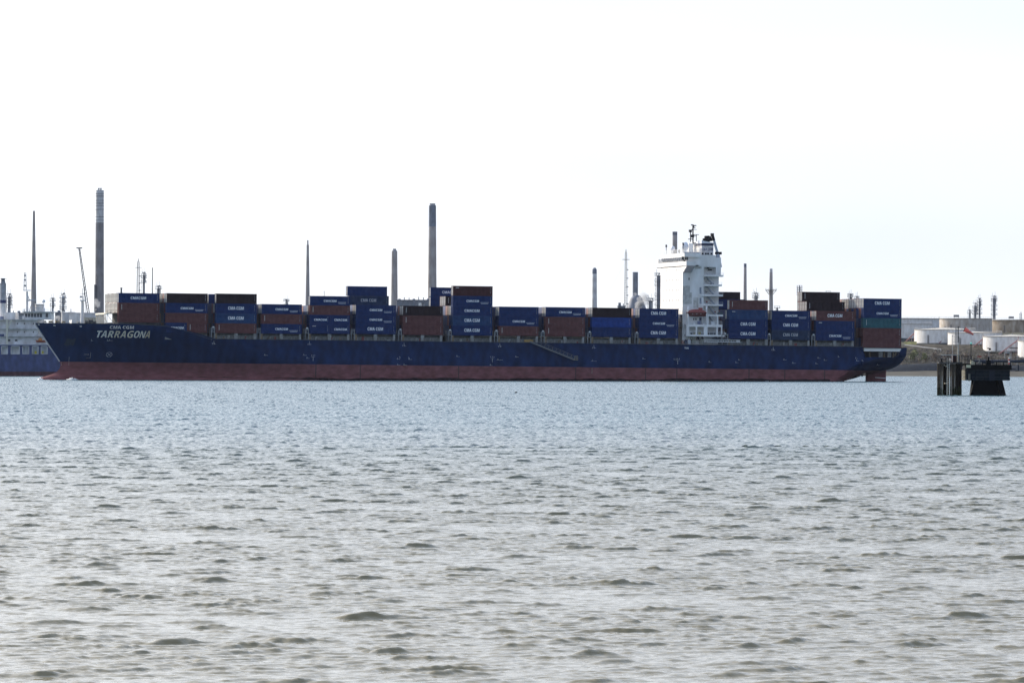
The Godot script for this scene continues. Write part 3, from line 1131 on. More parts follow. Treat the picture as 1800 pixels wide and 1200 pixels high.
# ==================================================================== ship moored beyond the bow
func build_moored_ship() -> void:
	var d := 2000.0
	var px := d / FOCAL
	var o0 := at(0, 662, d)
	o0.y = 0.0
	var here := func(u: float, v: float, z: float) -> Vector3:
		var p := at(u, v, d - z)
		return Vector3(p.x - o0.x, p.y, z)
	var o := thing("moored_ship", "blue and white tanker moored at the refinery beyond the container ship's bow", "ship", Transform3D(Basis(), Vector3(o0.x, 0, -d)))
	var blue := mat(0.06, 0.085, 0.22, 0.55, 0.0, grime(2), Vector3(0.06, 0.03, 0.06))
	var red := mat(0.13, 0.06, 0.07, 0.7, 0.0, grime(2), Vector3(0.06, 0.03, 0.06))
	var white := mat(0.78, 0.79, 0.8, 0.5, 0.0, grime(3), Vector3(0.05, 0.03, 0.05))
	var glass := mat(0.03, 0.035, 0.045, 0.15)
	var y_deck: float = here.call(0, 606, 0).y
	var y_red: float = here.call(40, 653, 0).y
	var x1: float = here.call(150, 640, 0).x
	var x0 := -90.0
	# hull: upper strake in blue, boot topping in red; recesses for the five openings
	var openings := [[1, 13], [18, 34], [38.3, 50.5], [55.3, 67], [71, 83]]
	var yo1: float = here.call(40, 608, 0).y
	var yo0: float = here.call(40, 622.5, 0).y
	var hull := Shape.new()
	var edges := [x0]
	for q in openings:
		edges.append(here.call(q[0], 615, 0).x)
		edges.append(here.call(q[1], 615, 0).x)
	edges.append(x1)
	for k in range(0, edges.size(), 2):
		hull.block(Vector3(edges[k], yo0, -24), Vector3(edges[k + 1], yo1, 0))
	hull.block(Vector3(x0, yo1, -24), Vector3(x1, y_deck, 0))
	hull.block(Vector3(x0, y_red, -24), Vector3(x1, yo0, 0))
	part("hull", hull, blue, o)
	var boot := Shape.new()
	boot.block(Vector3(x0, -4, -24), Vector3(x1, y_red, -0.02))
	part("boot_topping", boot, red, o)
	var rub := Shape.new()
	rub.block(Vector3(x0, y_deck, -24), Vector3(x1, y_deck + 0.25, 0.25))
	part("rubbing_strake", rub, mat(0.45, 0.47, 0.52, 0.6), o)
	for k in openings.size():
		var q = openings[k]
		var a: Vector3 = here.call(q[0], 622.5, 0)
		var b: Vector3 = here.call(q[1], 608, 0)
		var s := Shape.new()
		s.block(Vector3(a.x, a.y, -1.6), Vector3(b.x, b.y, -1.4))
		for e in [[Vector3(a.x, a.y, -1.4), Vector3(a.x + 0.25, b.y, 0.06)], [Vector3(b.x - 0.25, a.y, -1.4), Vector3(b.x, b.y, 0.06)], [Vector3(a.x, b.y - 0.25, -1.4), Vector3(b.x, b.y, 0.06)], [Vector3(a.x, a.y, -1.4), Vector3(b.x, a.y + 0.2, 0.06)]]:
			s.block(e[0], e[1])
		var op := part("side_opening", s, white, o)
		for n in 4 if k > 1 else 1:
			var t := Shape.new()
			var x := lerpf(a.x, b.x, (n + 1.0) / 5.0)
			t.bar(Vector3(x, a.y, -0.7), Vector3(x, b.y, -0.7), 0.12 + 0.05 * k)
			part("stanchion", t, mat(0.5, 0.52, 0.55, 0.6), op)
		if k > 2:
			var y := Shape.new()
			y.box(Vector3(lerpf(a.x, b.x, 0.55 if k == 3 else 0.25), a.y + 0.75, -0.3), Vector3(0.8, 1.1, 0.6))
			part("winch", y, mat(0.42, 0.36, 0.05, 0.6), op)
	# white house in steps, decks, windows
	var levels := [[-60, 66, 577, 607, -3.0], [-60, 63, 561, 577.5, -4.0], [41, 88, 548, 561, -5.0], [6, 26, 549, 561, -6.0], [-60, 90, 590, 606.5, -2.4]]
	for q in levels:
		var a: Vector3 = here.call(q[0], q[3], q[4])
		var b: Vector3 = here.call(q[1], q[2], q[4])
		var s := Shape.new()
		s.block(Vector3(a.x, a.y, -20), Vector3(b.x, b.y, q[4]))
		part("deck_house", s, white, o)
	for q in [[-60, 88, 576.5, -1.6], [-60, 92, 589.5, -1.0], [-60, 66, 560.7, -2.6], [38, 91, 547.2, -3.6]]:
		var a: Vector3 = here.call(q[0], q[2], q[3])
		var b: Vector3 = here.call(q[1], q[2], q[3])
		var s := Shape.new()
		s.block(Vector3(a.x, a.y - 0.28, -20.5), Vector3(b.x, a.y, q[3]))
		part("deck", s, white, o)
		var r := Shape.new()
		r.railing(Vector3(a.x, a.y, q[3] - 0.1), Vector3(b.x, a.y, q[3] - 0.1), 1.1, 1.6, 0.07, 3)
		part("railing", r, mat(0.62, 0.63, 0.65, 0.6), o)
	for q in [[30, 568.7, 1.7, 2.6, -4.0], [42, 568.7, 1.7, 2.6, -4.0], [58, 568.7, 1.7, 2.6, -4.0], [30, 583.4, 1.8, 2.6, -3.0], [42, 583.4, 1.8, 2.6, -3.0], [58, 583.4, 1.8, 2.6, -3.0], [15.3, 598, 4.4, 3.6, -2.4], [27.6, 598, 4.4, 3.6, -2.4]]:
		var a: Vector3 = here.call(q[0] - q[2] * 0.5, q[1] + q[3] * 0.5, q[4])
		var b: Vector3 = here.call(q[0] + q[2] * 0.5, q[1] - q[3] * 0.5, q[4])
		var s := Shape.new()
		s.block(Vector3(a.x, a.y, q[4]), Vector3(b.x, b.y, q[4] + 0.05))
		var w := part("window", s, glass, o)
		var fr := Shape.new()
		fr.bar(Vector3(a.x - 0.05, b.y + 0.05, q[4] + 0.06), Vector3(b.x + 0.05, b.y + 0.05, q[4] + 0.06), 0.1)
		part("frame", fr, white, w)
	for k in 8:
		var u := 43.0 + k * 5.2
		if k == 6:
			continue
		var a: Vector3 = here.call(u, 557.5, -5.0)
		var b: Vector3 = here.call(u + 4.2, 551.0, -5.0)
		var s := Shape.new()
		s.block(Vector3(a.x, a.y, -5.0), Vector3(b.x, b.y, -4.94))
		part("bridge_window", s, glass, o)
	var band := Shape.new()
	var ba: Vector3 = here.call(-20, 591, -1.0)
	var bb: Vector3 = here.call(6.5, 587, -1.0)
	band.block(Vector3(ba.x, ba.y, -1.0), Vector3(bb.x, bb.y, -0.95))
	part("blue_panel", band, blue, o)
	# stairs and brackets in cream
	var st := Shape.new()
	st.bar(here.call(11.5, 607, -0.8), here.call(11.5, 561, -0.8), 0.7)
	st.bar(here.call(20.0, 561, -0.8), here.call(11.5, 580, -0.8), 0.4)
	part("stair_trunk", st, mat(0.58, 0.55, 0.45, 0.7), o)
	# funnel with blue bands
	var fx: float = here.call(0.2, 540, 0).x
	var vs := [561.5, 564, 555, 532, 526.5, 496]
	var bands := [[590, 564, white], [564, 555.5, blue], [555.5, 532.2, white], [532.2, 526.6, mat(0.025, 0.035, 0.10, 0.6)], [526.6, 497, mat(0.42, 0.44, 0.48, 0.6, 0.0, grime(3), Vector3(0.05, 0.05, 0.05))]]
	var fn := part("funnel", Shape.new().mesh() if false else funnel_mesh(fx, here.call(0, 590, 0).y, here.call(0, 497, 0).y, 1.25), white, o)
	for q in bands:
		var y0: float = here.call(0, q[0], 0).y
		var y1: float = here.call(0, q[1], 0).y
		var s := Shape.new()
		s.lathe(Vector3(fx, 0, -9), [Vector2(1.28, y0), Vector2(1.28, y1)], 18)
		part("band", s, q[2], fn)
	var ft := Shape.new()
	var fy: float = here.call(0, 497, 0).y
	ft.lathe(Vector3(fx, fy, -9), [Vector2(1.0, 0.0), Vector2(0.8, 1.4), Vector2(0.8, 1.8), Vector2(1.6, 1.8), Vector2(1.6, 2.0), Vector2(0, 2.0)], 14)
	part("funnel_top", ft, mat(0.2, 0.21, 0.23, 0.7), fn)
	# mast: white post, radar platform, lattice topmast
	var ms := Shape.new()
	var m0: Vector3 = here.call(46.7, 549, -8)
	var m1: Vector3 = here.call(46.7, 512, -8)
	ms.tube(m0, m1, 0.55, 0.42, 12)
	var mast := part("mast", ms, white, o)
	var pl := Shape.new()
	var pa: Vector3 = here.call(40.5, 511, -8)
	var pb: Vector3 = here.call(53, 509.5, -8)
	pl.block(Vector3(pa.x, pa.y, -9.5), Vector3(pb.x, pb.y, -6.5))
	pl.bar(here.call(51, 527, -8), here.call(46, 514, -8), 0.3)
	part("radar_platform", pl, white, mast)
	var tm := Shape.new()
	lattice(tm, here.call(43.2, 509.5, -8), (here.call(42, 481, -8) as Vector3).y - m1.y, 1.1, 0.7, 7, 0.12)
	tm.bar(here.call(41.5, 483, -8), here.call(40, 474, -8), 0.06)
	for v in [484, 492, 502]:
		tm.box(here.call(43, v, -8), Vector3(0.8, 0.6, 0.8))
	part("topmast", tm, mat(0.3, 0.31, 0.33, 0.6), mast)
	var arm := Shape.new()
	arm.bar(here.call(48, 528, -8), here.call(62, 527, -8), 0.5)
	arm.bar(here.call(51, 545, -8), here.call(56, 530, -8), 0.25)
	arm.bar(here.call(56, 540.5, -8), here.call(69, 541.5, -8), 0.22)
	part("radar_arm", arm, mat(0.35, 0.36, 0.4, 0.6), mast)
	var rd := Shape.new()
	rd.ball(here.call(75.8, 529.5, -8), Vector3.ONE * 0.72)
	rd.tube(here.call(75.6, 547, -8), here.call(75.6, 532, -8), 0.1, 0.1, 6)
	rd.tube(here.call(77, 547, -8), here.call(77, 541, -8), 0.35, 0.25, 8)
	part("radome", rd, mat(0.6, 0.62, 0.66, 0.5), o)
	var cabl := Shape.new()
	cabl.bar(here.call(55, 595, -0.4), here.call(74, 580, -0.4), 0.12)
	cabl.bar(here.call(70, 595, -0.4), here.call(70, 588, -0.4), 0.1)
	part("davit", cabl, mat(0.3, 0.31, 0.35, 0.6), o)
	# rescue boat in its davit
	var c: Vector3 = here.call(71.5, 602, 0.6)
	var boat := thing("rescue_boat", "small orange red rescue boat hanging on the moored tanker's side", "boat", Transform3D(Basis(), o.position + c))
	part("boat_hull", boat_shape(4.6, 1.5, 0.9), mat(0.33, 0.085, 0.04, 0.6), boat)
	var cn := Shape.new()
	cn.block(Vector3(-1.1, 0.85, -0.5), Vector3(0.4, 1.55, 0.5))
	cn.block(Vector3(-0.7, 1.55, -0.4), Vector3(0.1, 1.9, 0.4))
	part("canopy", cn, mat(0.45, 0.2, 0.06, 0.6), boat)


func funnel_mesh(x: float, y0: float, y1: float, r: float) -> ArrayMesh:
	var s := Shape.new()
	s.lathe(Vector3(x, 0, -9), [Vector2(r, y0), Vector2(r, y1), Vector2(0, y1 + 0.05)], 18)
	return s.mesh()


# an open hull: pointed ends, keel below, gunwale at height h
func boat_shape(l: float, beam: float, h: float) -> ArrayMesh:
	var s := Shape.new()
	var n := 16
	for side in [-1.0, 1.0]:
		var g := []
		for j in 6:
			var t := j / 5.0
			var line := PackedVector3Array()
			for i in n + 1:
				var e := -1.0 + 2.0 * i / n
				var w := pow(maxf(0.0, 1.0 - e * e), 0.6)
				line.append(Vector3(e * l * 0.5 * (0.82 + 0.18 * t), h * t * (1.0 + 0.12 * e * e) + 0.15 * e * e * (1.0 - t), side * beam * 0.5 * w * pow(t, 0.5)))
			g.append(line)
		s.sheet(g, Vector3(0, -0.3, side))
		var deck := []
		deck.append(g[5])
		var mid := PackedVector3Array()
		for p in g[5]:
			mid.append(Vector3(p.x, p.y, 0))
		deck.append(mid)
		s.sheet(deck, Vector3.UP)
	return s.mesh()


# ==================================================================== the container ship
# All in the ship's own axes: x towards the stern, y up, z = 0 the near side, z = -32.2 the far side.
const MID := -16.1
const STEM := [[-3.0, -141.0], [-1.3, -141.2], [-0.5, -140.4], [0.3, -137.5], [1.3, -135.1], [2.2, -134.3], [3.3, -134.0], [4.6, -134.3], [8.0, -136.7], [15.6, -141.8], [17.0, -142.7]]
const STERN := [[-3.0, 123.2], [0.0, 123.2], [4.2, 119.6], [4.5, 121.6], [5.4, 123.4], [6.9, 124.5], [9.0, 125.0], [11.2, 125.2], [17.0, 125.2]]
const KEEL := [[-150.0, -9.0], [60.0, -9.0], [92.0, -9.0], [102.0, -4.0], [108.4, 0.95], [112.4, 2.0], [114.3, 2.75], [118.0, 3.4], [123.0, 4.1], [127.0, 4.22]]
const SHEER := [[-150.0, 15.6], [-116.0, 15.6], [-105.0, 15.1], [-98.0, 13.3], [-93.2, 11.75], [-92.0, 11.45], [-35.0, 11.5], [130.0, 11.45]]
const PAINT_LINE := 4.35


func along(table: Array, x: float) -> float:
	if x <= table[0][0]:
		return table[0][1]
	for k in table.size() - 1:
		if x <= table[k + 1][0]:
			return lerpf(table[k][1], table[k + 1][1], (x - table[k][0]) / (table[k + 1][0] - table[k][0]))
	return table[-1][1]


func half_breadth(x: float, y: float) -> float:
	var t := clampf((x - along(STEM, y)) / lerpf(90.0, 48.0, clampf(y / 14.0, 0.0, 1.0)), 0.0, 1.0)
	var b := 16.1 * pow(sin(t * PI * 0.5), lerpf(1.15, 0.74, clampf(y / 15.0, 0.0, 1.0)))
	if y < 1.1 and x < -126.0:
		b = maxf(b, 2.3 * sqrt(maxf(0.0, 1.0 - pow((y + 1.5) / 2.6, 2.0))) * sqrt(clampf((x - along(STEM, y)) / 4.0, 0.0, 1.0)))
	if x > 40.0:
		b *= pow(clampf((y - along(KEEL, x)) / 5.0, 0.0, 1.0), 0.4)
	if x > 100.0:
		b *= 1.0 - 0.05 * pow((x - 100.0) / 23.6, 2.0)
		b *= 1.0 - 0.09 * pow(clampf((x - along(STERN, y) + 3.0) / 3.0, 0.0, 1.0), 2.0)
	return b


func near_side(x: float, y: float) -> float:
	return MID + half_breadth(x, y)


func hull_grid(from_: float, to_: Callable, rows: int, side: float) -> Array:
	var g := []
	for j in rows + 1:
		var line := PackedVector3Array()
		for i in 181:
			var f := i / 180.0
			f = f - 0.11 * sin(TAU * f) / TAU * 2.0
			var xn := lerpf(-141.9, 125.2, f)
			var lo := maxf(from_, minf(along(KEEL, xn), PAINT_LINE - 0.1))
			var y := lerpf(lo, to_.call(xn), float(j) / rows)
			var x := lerpf(along(STEM, y), along(STERN, y), f)
			line.append(Vector3(x, y, MID + side * half_breadth(x, y)))
		g.append(line)
	return g


func top_edge(x: float) -> float:
	var y := along(SHEER, x)
	# the mooring deck is open at the stern
	var cut := clampf(minf((x - 110.3) / 0.9, (123.6 - x) / 2.6), 0.0, 1.0)
	return y - 3.05 * smoothstep(0.0, 1.0, cut)


func build_container_ship() -> void:
	var o := thing("container_ship", "large container ship with dark blue hull, red boot topping and white bridge tower", "ship", ship_frame)
	var blue := mat(0.011, 0.034, 0.112, 0.6, 0.0, noise_texture(61, 0.014, 0.62, 1.0, 6, -0.04), Vector3(0.05, 0.025, 0.05))
	var red := mat(0.26, 0.105, 0.11, 0.75, 0.0, noise_texture(62, 0.016, 0.74, 1.0, 6, 0.08), Vector3(0.035, 0.06, 0.035))
	var white := mat(0.8, 0.8, 0.79, 0.5, 0.0, noise_texture(63, 0.010, 0.88, 1.0, 6, 0.04), Vector3(0.05, 0.02, 0.05))
	var grey := mat(0.36, 0.37, 0.36, 0.7, 0.0, grime(4), Vector3(0.12, 0.12, 0.12))
	var tan := mat(0.33, 0.28, 0.21, 0.75, 0.0, rust_streaks(), Vector3(0.2, 0.2, 0.2))
	var deck_green := mat(0.10, 0.12, 0.12, 0.8, 0.0, grime(4), Vector3(0.1, 0.1, 0.1))
	var dark := mat(0.03, 0.032, 0.038, 0.7)
	var glass := mat(0.02, 0.025, 0.03, 0.12)
	var mark := mat(0.85, 0.86, 0.85, 0.6)
	# hull above and below the paint line
	var up := Shape.new()
	var low := Shape.new()
	var fixed := func(_x: float) -> float: return PAINT_LINE
	for side in [1.0, -1.0]:
		var g := hull_grid(PAINT_LINE, top_edge, 12, side)
		up.sheet(g, Vector3(0, 0, side))
		var b := hull_grid(-3.0, fixed, 14, side)
		low.sheet(b, Vector3(0, 0, side))
		# transom: join both sides behind
		if side > 0:
			for q in [[g, up], [b, low]]:
				var rows: Array = q[0]
				var t := []
				for line in rows:
					var p: Vector3 = line[line.size() - 1]
					t.append(PackedVector3Array([p, Vector3(p.x, p.y, MID * 2.0 - p.z)]))
				(q[1] as Shape).sheet(t, Vector3.RIGHT)
	# underside of the counter, the flat of the stern
	var under := []
	for i in 16:
		var x := 96.0 + 27.0 * i / 15.0
		var y := maxf(-3.0, along(KEEL, x)) + 0.04
		var w := half_breadth(x, y + 0.06) + 0.02
		under.append(PackedVector3Array([Vector3(x, y, MID + w), Vector3(x, y, MID - w)]))
	low.sheet(under, Vector3.DOWN)
	part("hull", up, blue, o)
	part("boot_topping", low, red, o)
	# weathered bulwark edge and deck
	var deck := Shape.new()
	var fore := []
	var main_ := []
	for i in 60:
		var x := lerpf(-141.0, -92.8, i / 59.0)
		var y := minf(along(SHEER, x) - 1.25, 14.2) if x < -99.0 else along(SHEER, x) - 0.4
		var w := half_breadth(x, y) - 0.1
		fore.append(PackedVector3Array([Vector3(x, y, MID + w), Vector3(x, y, MID - w)]))
	for i in 60:
		var x := lerpf(-92.8, 110.0, i / 59.0)
		var w := half_breadth(x, 11.2) - 0.05
		main_.append(PackedVector3Array([Vector3(x, 11.2, MID + w), Vector3(x, 11.2, MID - w)]))
	deck.sheet(fore, Vector3.UP)
	deck.sheet(main_, Vector3.UP)
	part("deck", deck, deck_green, o)
	var cap := Shape.new()
	var prev := Vector3.ZERO
	for i in 241:
		var x := lerpf(-141.6, 110.0, i / 240.0)
		var y := along(SHEER, x)
		var p := Vector3(x, y + 0.05, near_side(x, y))
		if i:
			cap.bar(prev, p, 0.28, 0.16)
		prev = p
	part("bulwark_cap", cap, mat(0.05, 0.06, 0.08, 0.6), o)
	# pale strip of worn paint down the stem
	var stem := Shape.new()
	var last := Vector3.ZERO
	for k in 12:
		var y := 15.4 - k * 1.0
		var p := Vector3(along(STEM, y) - 0.05, y, MID)
		if k:
			stem.bar(last, p, 0.5, 0.3)
		last = p
	part("stem_bar", stem, mat(0.35, 0.36, 0.38, 0.6), o)
	# mooring deck at the stern: floor, back wall, white beam overhead, posts
	var moor := Shape.new()
	moor.block(Vector3(109.6, 8.2, -31), Vector3(124.6, 8.4, -2.4))
	moor.block(Vector3(109.4, 8.4, -31), Vector3(109.7, 11.2, -1.2))
	moor.block(Vector3(110, 8.4, -24), Vector3(121, 11.0, -9))
	part("mooring_deck", moor, mat(0.10, 0.11, 0.12, 0.8), o)
	var beam := Shape.new()
	var bl := on_ship(1519, 617, -1.0)
	var br := on_ship(1581, 612.5, -1.0)
	beam.block(Vector3(bl.x, bl.y, -31), Vector3(br.x + 0.6, br.y + 0.05, -0.9))
	part("stern_beam", beam, mat(0.9, 0.88, 0.82, 0.6), o)
	for q in [[1530, 0.3], [1548.5, 1.2], [1555, 0.3], [1564, 1.0], [1571, 0.4], [1575, 0.4]]:
		var p := on_ship(q[0], 620, -2.4)
		var s := Shape.new()
		s.block(Vector3(p.x - q[1] * 0.5, 8.4, -2.8), Vector3(p.x + q[1] * 0.5, bl.y, -2.2))
		part("stern_post", s, grey if q[1] > 0.5 else tan, o)
	var srail := Shape.new()
	srail.railing(Vector3(110.5, 11.45, -1.0), Vector3(124.6, 11.45, -2.6), 1.1, 1.4, 0.07, 3)
	part("stern_railing", srail, mat(0.3, 0.3, 0.3, 0.6), o)
	# rudder, seen under the counter
	var r0 := on_ship(1522, 655, MID)
	var r1 := on_ship(1558, 655, MID)
	var rud := Shape.new()
	var foil := []
	for y in [-3.0, 4.6]:
		var line := PackedVector3Array()
		for q in [[0.0, 0.0], [0.06, 0.55], [0.3, 0.85], [0.7, 0.5], [1.0, 0.06], [1.0, -0.06], [0.7, -0.5], [0.3, -0.85], [0.06, -0.55], [0.0, 0.0]]:
			line.append(Vector3(lerpf(r0.x, r1.x, q[0]), y, MID + q[1]))
		foil.append(line)
	for i in 9:
		rud.flat(foil[0][i], foil[0][i + 1], foil[1][i + 1], foil[1][i])
	var rudder := part("rudder", rud, red, o)
	var rs := Shape.new()
	rs.bar(on_ship(1539, 663.2, MID + 0.95), on_ship(1557, 664.6, MID + 0.35), 0.2)
	part("draught_stripe", rs, mark, rudder)
	for k in 6:
		var p := on_ship(1487 + k * 5.6, 660.5 - k * 0.35, MID)
		var s := Shape.new()
		s.box(Vector3(p.x, p.y, MID + 0.5), Vector3(0.35, 1.1, 0.35))
		part("anode", s, mat(0.10, 0.09, 0.10, 0.8), o)
	hull_marks(o, mark)
	bow_gear(o, white, grey, tan, dark)
	hatch_gear(o, grey, tan, dark)
	bridge_tower(o, white, grey, tan, dark, glass)


# lettering and signs laid on the curved plating
func on_plating(m: Mesh, shift: Vector2, lean: float) -> ArrayMesh:
	var s := SurfaceTool.new()
	s.begin(Mesh.PRIMITIVE_TRIANGLES)
	for k in m.get_surface_count():
		var a := m.surface_get_arrays(k)
		var vs: PackedVector3Array = a[Mesh.ARRAY_VERTEX]
		var ix: PackedInt32Array = a[Mesh.ARRAY_INDEX] if a[Mesh.ARRAY_INDEX] != null else PackedInt32Array(range(vs.size()))
		for i in ix:
			var p := vs[i]
			var x := shift.x + p.x + lean * p.y
			var y := shift.y + p.y
			s.set_normal(Vector3.BACK)
			s.add_vertex(Vector3(x, y, near_side(x, y) + 0.05 + p.z))
	return s.commit()


func word_mesh(words_: String, high: float, wide: float) -> ArrayMesh:
	# stretched to the width it has on the ship, its start at x = 0
	var st := SurfaceTool.new()
	st.begin(Mesh.PRIMITIVE_TRIANGLES)
	var t := TextMesh.new()
	t.text = words_
	t.font = font
	t.font_size = 64
	t.pixel_size = high / 45.7
	t.depth = 0.01
	t.curve_step = 1.0
	var box := t.get_aabb()
	var k := wide / box.size.x
	st.append_from(t, 0, Transform3D(Basis().scaled(Vector3(k, 1, 1)), Vector3(-box.position.x * k, -box.position.y, 0)))
	for n in range(1, t.get_surface_count()):
		st.append_from(t, n, Transform3D(Basis().scaled(Vector3(k, 1, 1)), Vector3(-box.position.x * k, -box.position.y, 0)))
	return st.commit()


func hull_marks(o: Node3D, mark: Material) -> void:
	var a := on_ship(191.5, 577.2, -6.0)
	var b := on_ship(231.5, 577.2, -6.0)
	var worn := mat(0.86, 0.85, 0.82, 0.7, 0.0, noise_texture(66, 0.03, 0.7, 1.0, 4, 0.1), Vector3(0.2, 0.2, 0.2))
	part("name_lettering", on_plating(word_mesh("CMA CGM", 0.86, b.x - a.x), Vector2(a.x, a.y - 0.08), 0.0), worn, o)
	var c := on_ship(168.0, 592.8, -7.0)
	var d := on_ship(259.5, 592.8, -7.0)
	# each letter of the name has weathered differently
	var wide := d.x - c.x
	var letters := "TARRAGONA"
	var shades := [[0.52, 0.52, 0.48], [0.5, 0.49, 0.44], [0.47, 0.45, 0.38], [0.4, 0.36, 0.28], [0.46, 0.42, 0.33], [0.48, 0.44, 0.34], [0.5, 0.48, 0.42], [0.47, 0.45, 0.38], [0.38, 0.32, 0.22]]
	var starts := [0.0, 0.098, 0.222, 0.338, 0.448, 0.568, 0.688, 0.800, 0.900]
	var ends := [0.105, 0.215, 0.332, 0.448, 0.56, 0.682, 0.796, 0.902, 1.0]
	for k in 9:
		var m := word_mesh(letters[k], 1.95, (ends[k] - starts[k] - 0.012) * wide)
		part("name_letter", on_plating(m, Vector2(c.x + starts[k] * wide, c.y), 0.2), mat(shades[k][0] * 1.15, shades[k][1] * 1.15, shades[k][2] * 1.15, 0.7), o)
	# bow thruster sign: ring and cross
	var p := on_ship(194, 623, -7.5)
	var s := Shape.new()
	for k in 24:
		var e0 := TAU * k / 24.0
		var e1 := TAU * (k + 1) / 24.0
		s.bar(Vector3(cos(e0) * 0.82, sin(e0) * 0.7, 0), Vector3(cos(e1) * 0.82, sin(e1) * 0.7, 0), 0.17, 0.03)
	for k in 4:
		var e := PI * 0.25 + PI * 0.5 * k
		s.bar(Vector3.ZERO, Vector3(cos(e) * 0.8, sin(e) * 0.66, 0), 0.24, 0.03)
	part("thruster_sign", on_plating(s.mesh(), Vector2(p.x, p.y), 0.0), mark, o)
	# bulbous bow sign
	p = on_ship(155, 624, -9.0)
	s = Shape.new()
	s.bar(Vector3(1.1, -0.85, 0), Vector3(1.1, 0.85, 0), 0.15, 0.03)
	s.bar(Vector3(-0.1, -0.85, 0), Vector3(1.1, -0.85, 0), 0.12, 0.03)
	s.bar(Vector3(-0.8, 0.35, 0), Vector3(0.55, 0.35, 0), 0.1, 0.03)
	s.bar(Vector3(-0.8, 0.0, 0), Vector3(0.55, 0.0, 0), 0.1, 0.03)
	s.bar(Vector3(0.55, 0.0, 0), Vector3(0.55, 0.35, 0), 0.1, 0.03)
	part("bulb_sign", on_plating(s.mesh(), Vector2(p.x, p.y), 0.0), mat(0.5, 0.49, 0.45, 0.6), o)
	# white tug signs under the deck edge
	for q in [[376, 603.4], [543.5, 604.6], [710, 607], [878.5, 608.2], [1044, 610.8], [1359.5, 614.5]]:
		p = on_ship(q[0], q[1], 0.0)
		s = Shape.new()
		s.bar(Vector3(0, -0.2, 0), Vector3(0, 0.85, 0), 0.11, 0.03)
		s.bar(Vector3(-0.6, 0.1, 0), Vector3(-0.2, 0.1, 0), 0.12, 0.03)
		s.bar(Vector3(-0.4, -0.3, 0), Vector3(-0.4, 0.1, 0), 0.12, 0.03)
		s.bar(Vector3(0.2, -0.3, 0), Vector3(0.2, 0.2, 0), 0.12, 0.03)
		s.bar(Vector3(0.2, -0.1, 0), Vector3(0.65, -0.1, 0), 0.14, 0.03)
		part("tug_sign", on_plating(s.mesh(), Vector2(p.x, p.y), 0.0), mark, o)
	p = on_ship(1207, 613, 0.0)
	part("tug_sign", on_plating(word_mesh("TUG", 0.5, 1.3), Vector2(p.x - 0.65, p.y), 0.0), mark, o)
	for q in [[550, 628.5], [865.3, 631], [1191.5, 634.5]]:
		p = on_ship(q[0], q[1], 0.0)
		s = Shape.new()
		s.bar(Vector3(-0.6, 0.2, 0), Vector3(0.6, 0.2, 0), 0.22, 0.03)
		s.bar(Vector3(0, -0.95, 0), Vector3(0, 0.2, 0), 0.24, 0.03)
		for k in 3:
			s.bar(Vector3(-0.5 + k * 0.5, 0.5, 0), Vector3(-0.5 + k * 0.5, 0.85, 0), 0.24, 0.03)
		part("tug_push_sign", on_plating(s.mesh(), Vector2(p.x, p.y), 0.0), mark, o)
	# small dashes, draught marks and load lines
	var dashes := [[467, 624.4, 0.6], [535.5, 624.3, 0.6], [541, 629.6, 0.5], [700, 631, 0.5], [703, 628.5, 0.15], [721, 631.6, 0.6], [719, 629.8, 0.2], [804.8, 626.5, 0.5], [908.5, 627.4, 0.5], [878.5, 632.6, 1.0], [1044, 634.5, 0.9], [1132, 630.7, 0.5], [1186, 632, 0.3], [1248, 636.7, 0.4], [1295.5, 637.3, 0.5], [1300, 633, 0.35], [1380, 632.5, 0.5], [1396, 638.4, 0.6], [1440, 629.5, 0.5], [1451, 633.4, 0.5], [1436, 639.3, 0.4], [1475, 627.5, 0.3], [1506, 630, 0.4], [1508, 634.2, 0.5], [1517, 634.3, 0.3], [1547, 641.5, 0.5], [158, 599, 0.3], [190.5, 598.5, 0.6], [186, 598.8, 0.3], [700.5, 641.4, 0.5], [712, 641.3, 0.6], [863, 642, 0.4]]
	for q in dashes:
		p = on_ship(q[0], q[1], near_side(on_ship(q[0], q[1], 0.0).x, 7.0))
		s = Shape.new()
		s.bar(Vector3(-q[2], 0, 0), Vector3(q[2], 0, 0), 0.17, 0.03)
		s.bar(Vector3(-q[2] * 0.6, 0, 0), Vector3(-q[2] * 0.6, 0.42, 0), 0.13, 0.03)
		part("hull_mark", on_plating(s.mesh(), Vector2(p.x, p.y), 0.0), mark, o)
	p = on_ship(1040.5, 651.5, 0.0)
	s = Shape.new()
	s.bar(Vector3(0, -0.85, 0), Vector3(0, 0.85, 0), 0.5, 0.03)
	part("load_line_mark", on_plating(s.mesh(), Vector2(p.x, p.y), 0.0), mat(0.42, 0.4, 0.36, 0.7), o)
	for q in [121.5, 108.6]:
		for k in 5:
			p = on_ship(q, 628 + k * 3.2, -14.0)
			if q < 115 and k < 3:
				continue
			s = Shape.new()
			s.bar(Vector3(0, -0.14, 0), Vector3(0, 0.14, 0), 0.22, 0.03)
			var dm := on_plating(s.mesh(), Vector2(maxf(p.x, along(STEM, p.y) + 0.3), p.y), 0.0)
			part("draught_mark", dm, mark, o)
	# seams between the plates of the boot topping
	for u in [555, 633, 806, 1012, 1135, 1190, 1317, 1380, 1450]:
		p = on_ship(u, 655, 0.0)
		var g := []
		for y in [0.3, 1.5, 3.0, 4.3]:
			g.append(PackedVector3Array([Vector3(p.x - 0.16, y, near_side(p.x - 0.16, y) + 0.02), Vector3(p.x + 0.16, y, near_side(p.x + 0.16, y) + 0.02)]))
		s = Shape.new()
		s.sheet(g, Vector3.BACK)
		part("rust_streak", s, mat(0.085, 0.05, 0.05, 0.9), o)
	# fouling at the waterline: a darker band with an uneven upper edge
	var weed := FastNoiseLite.new()
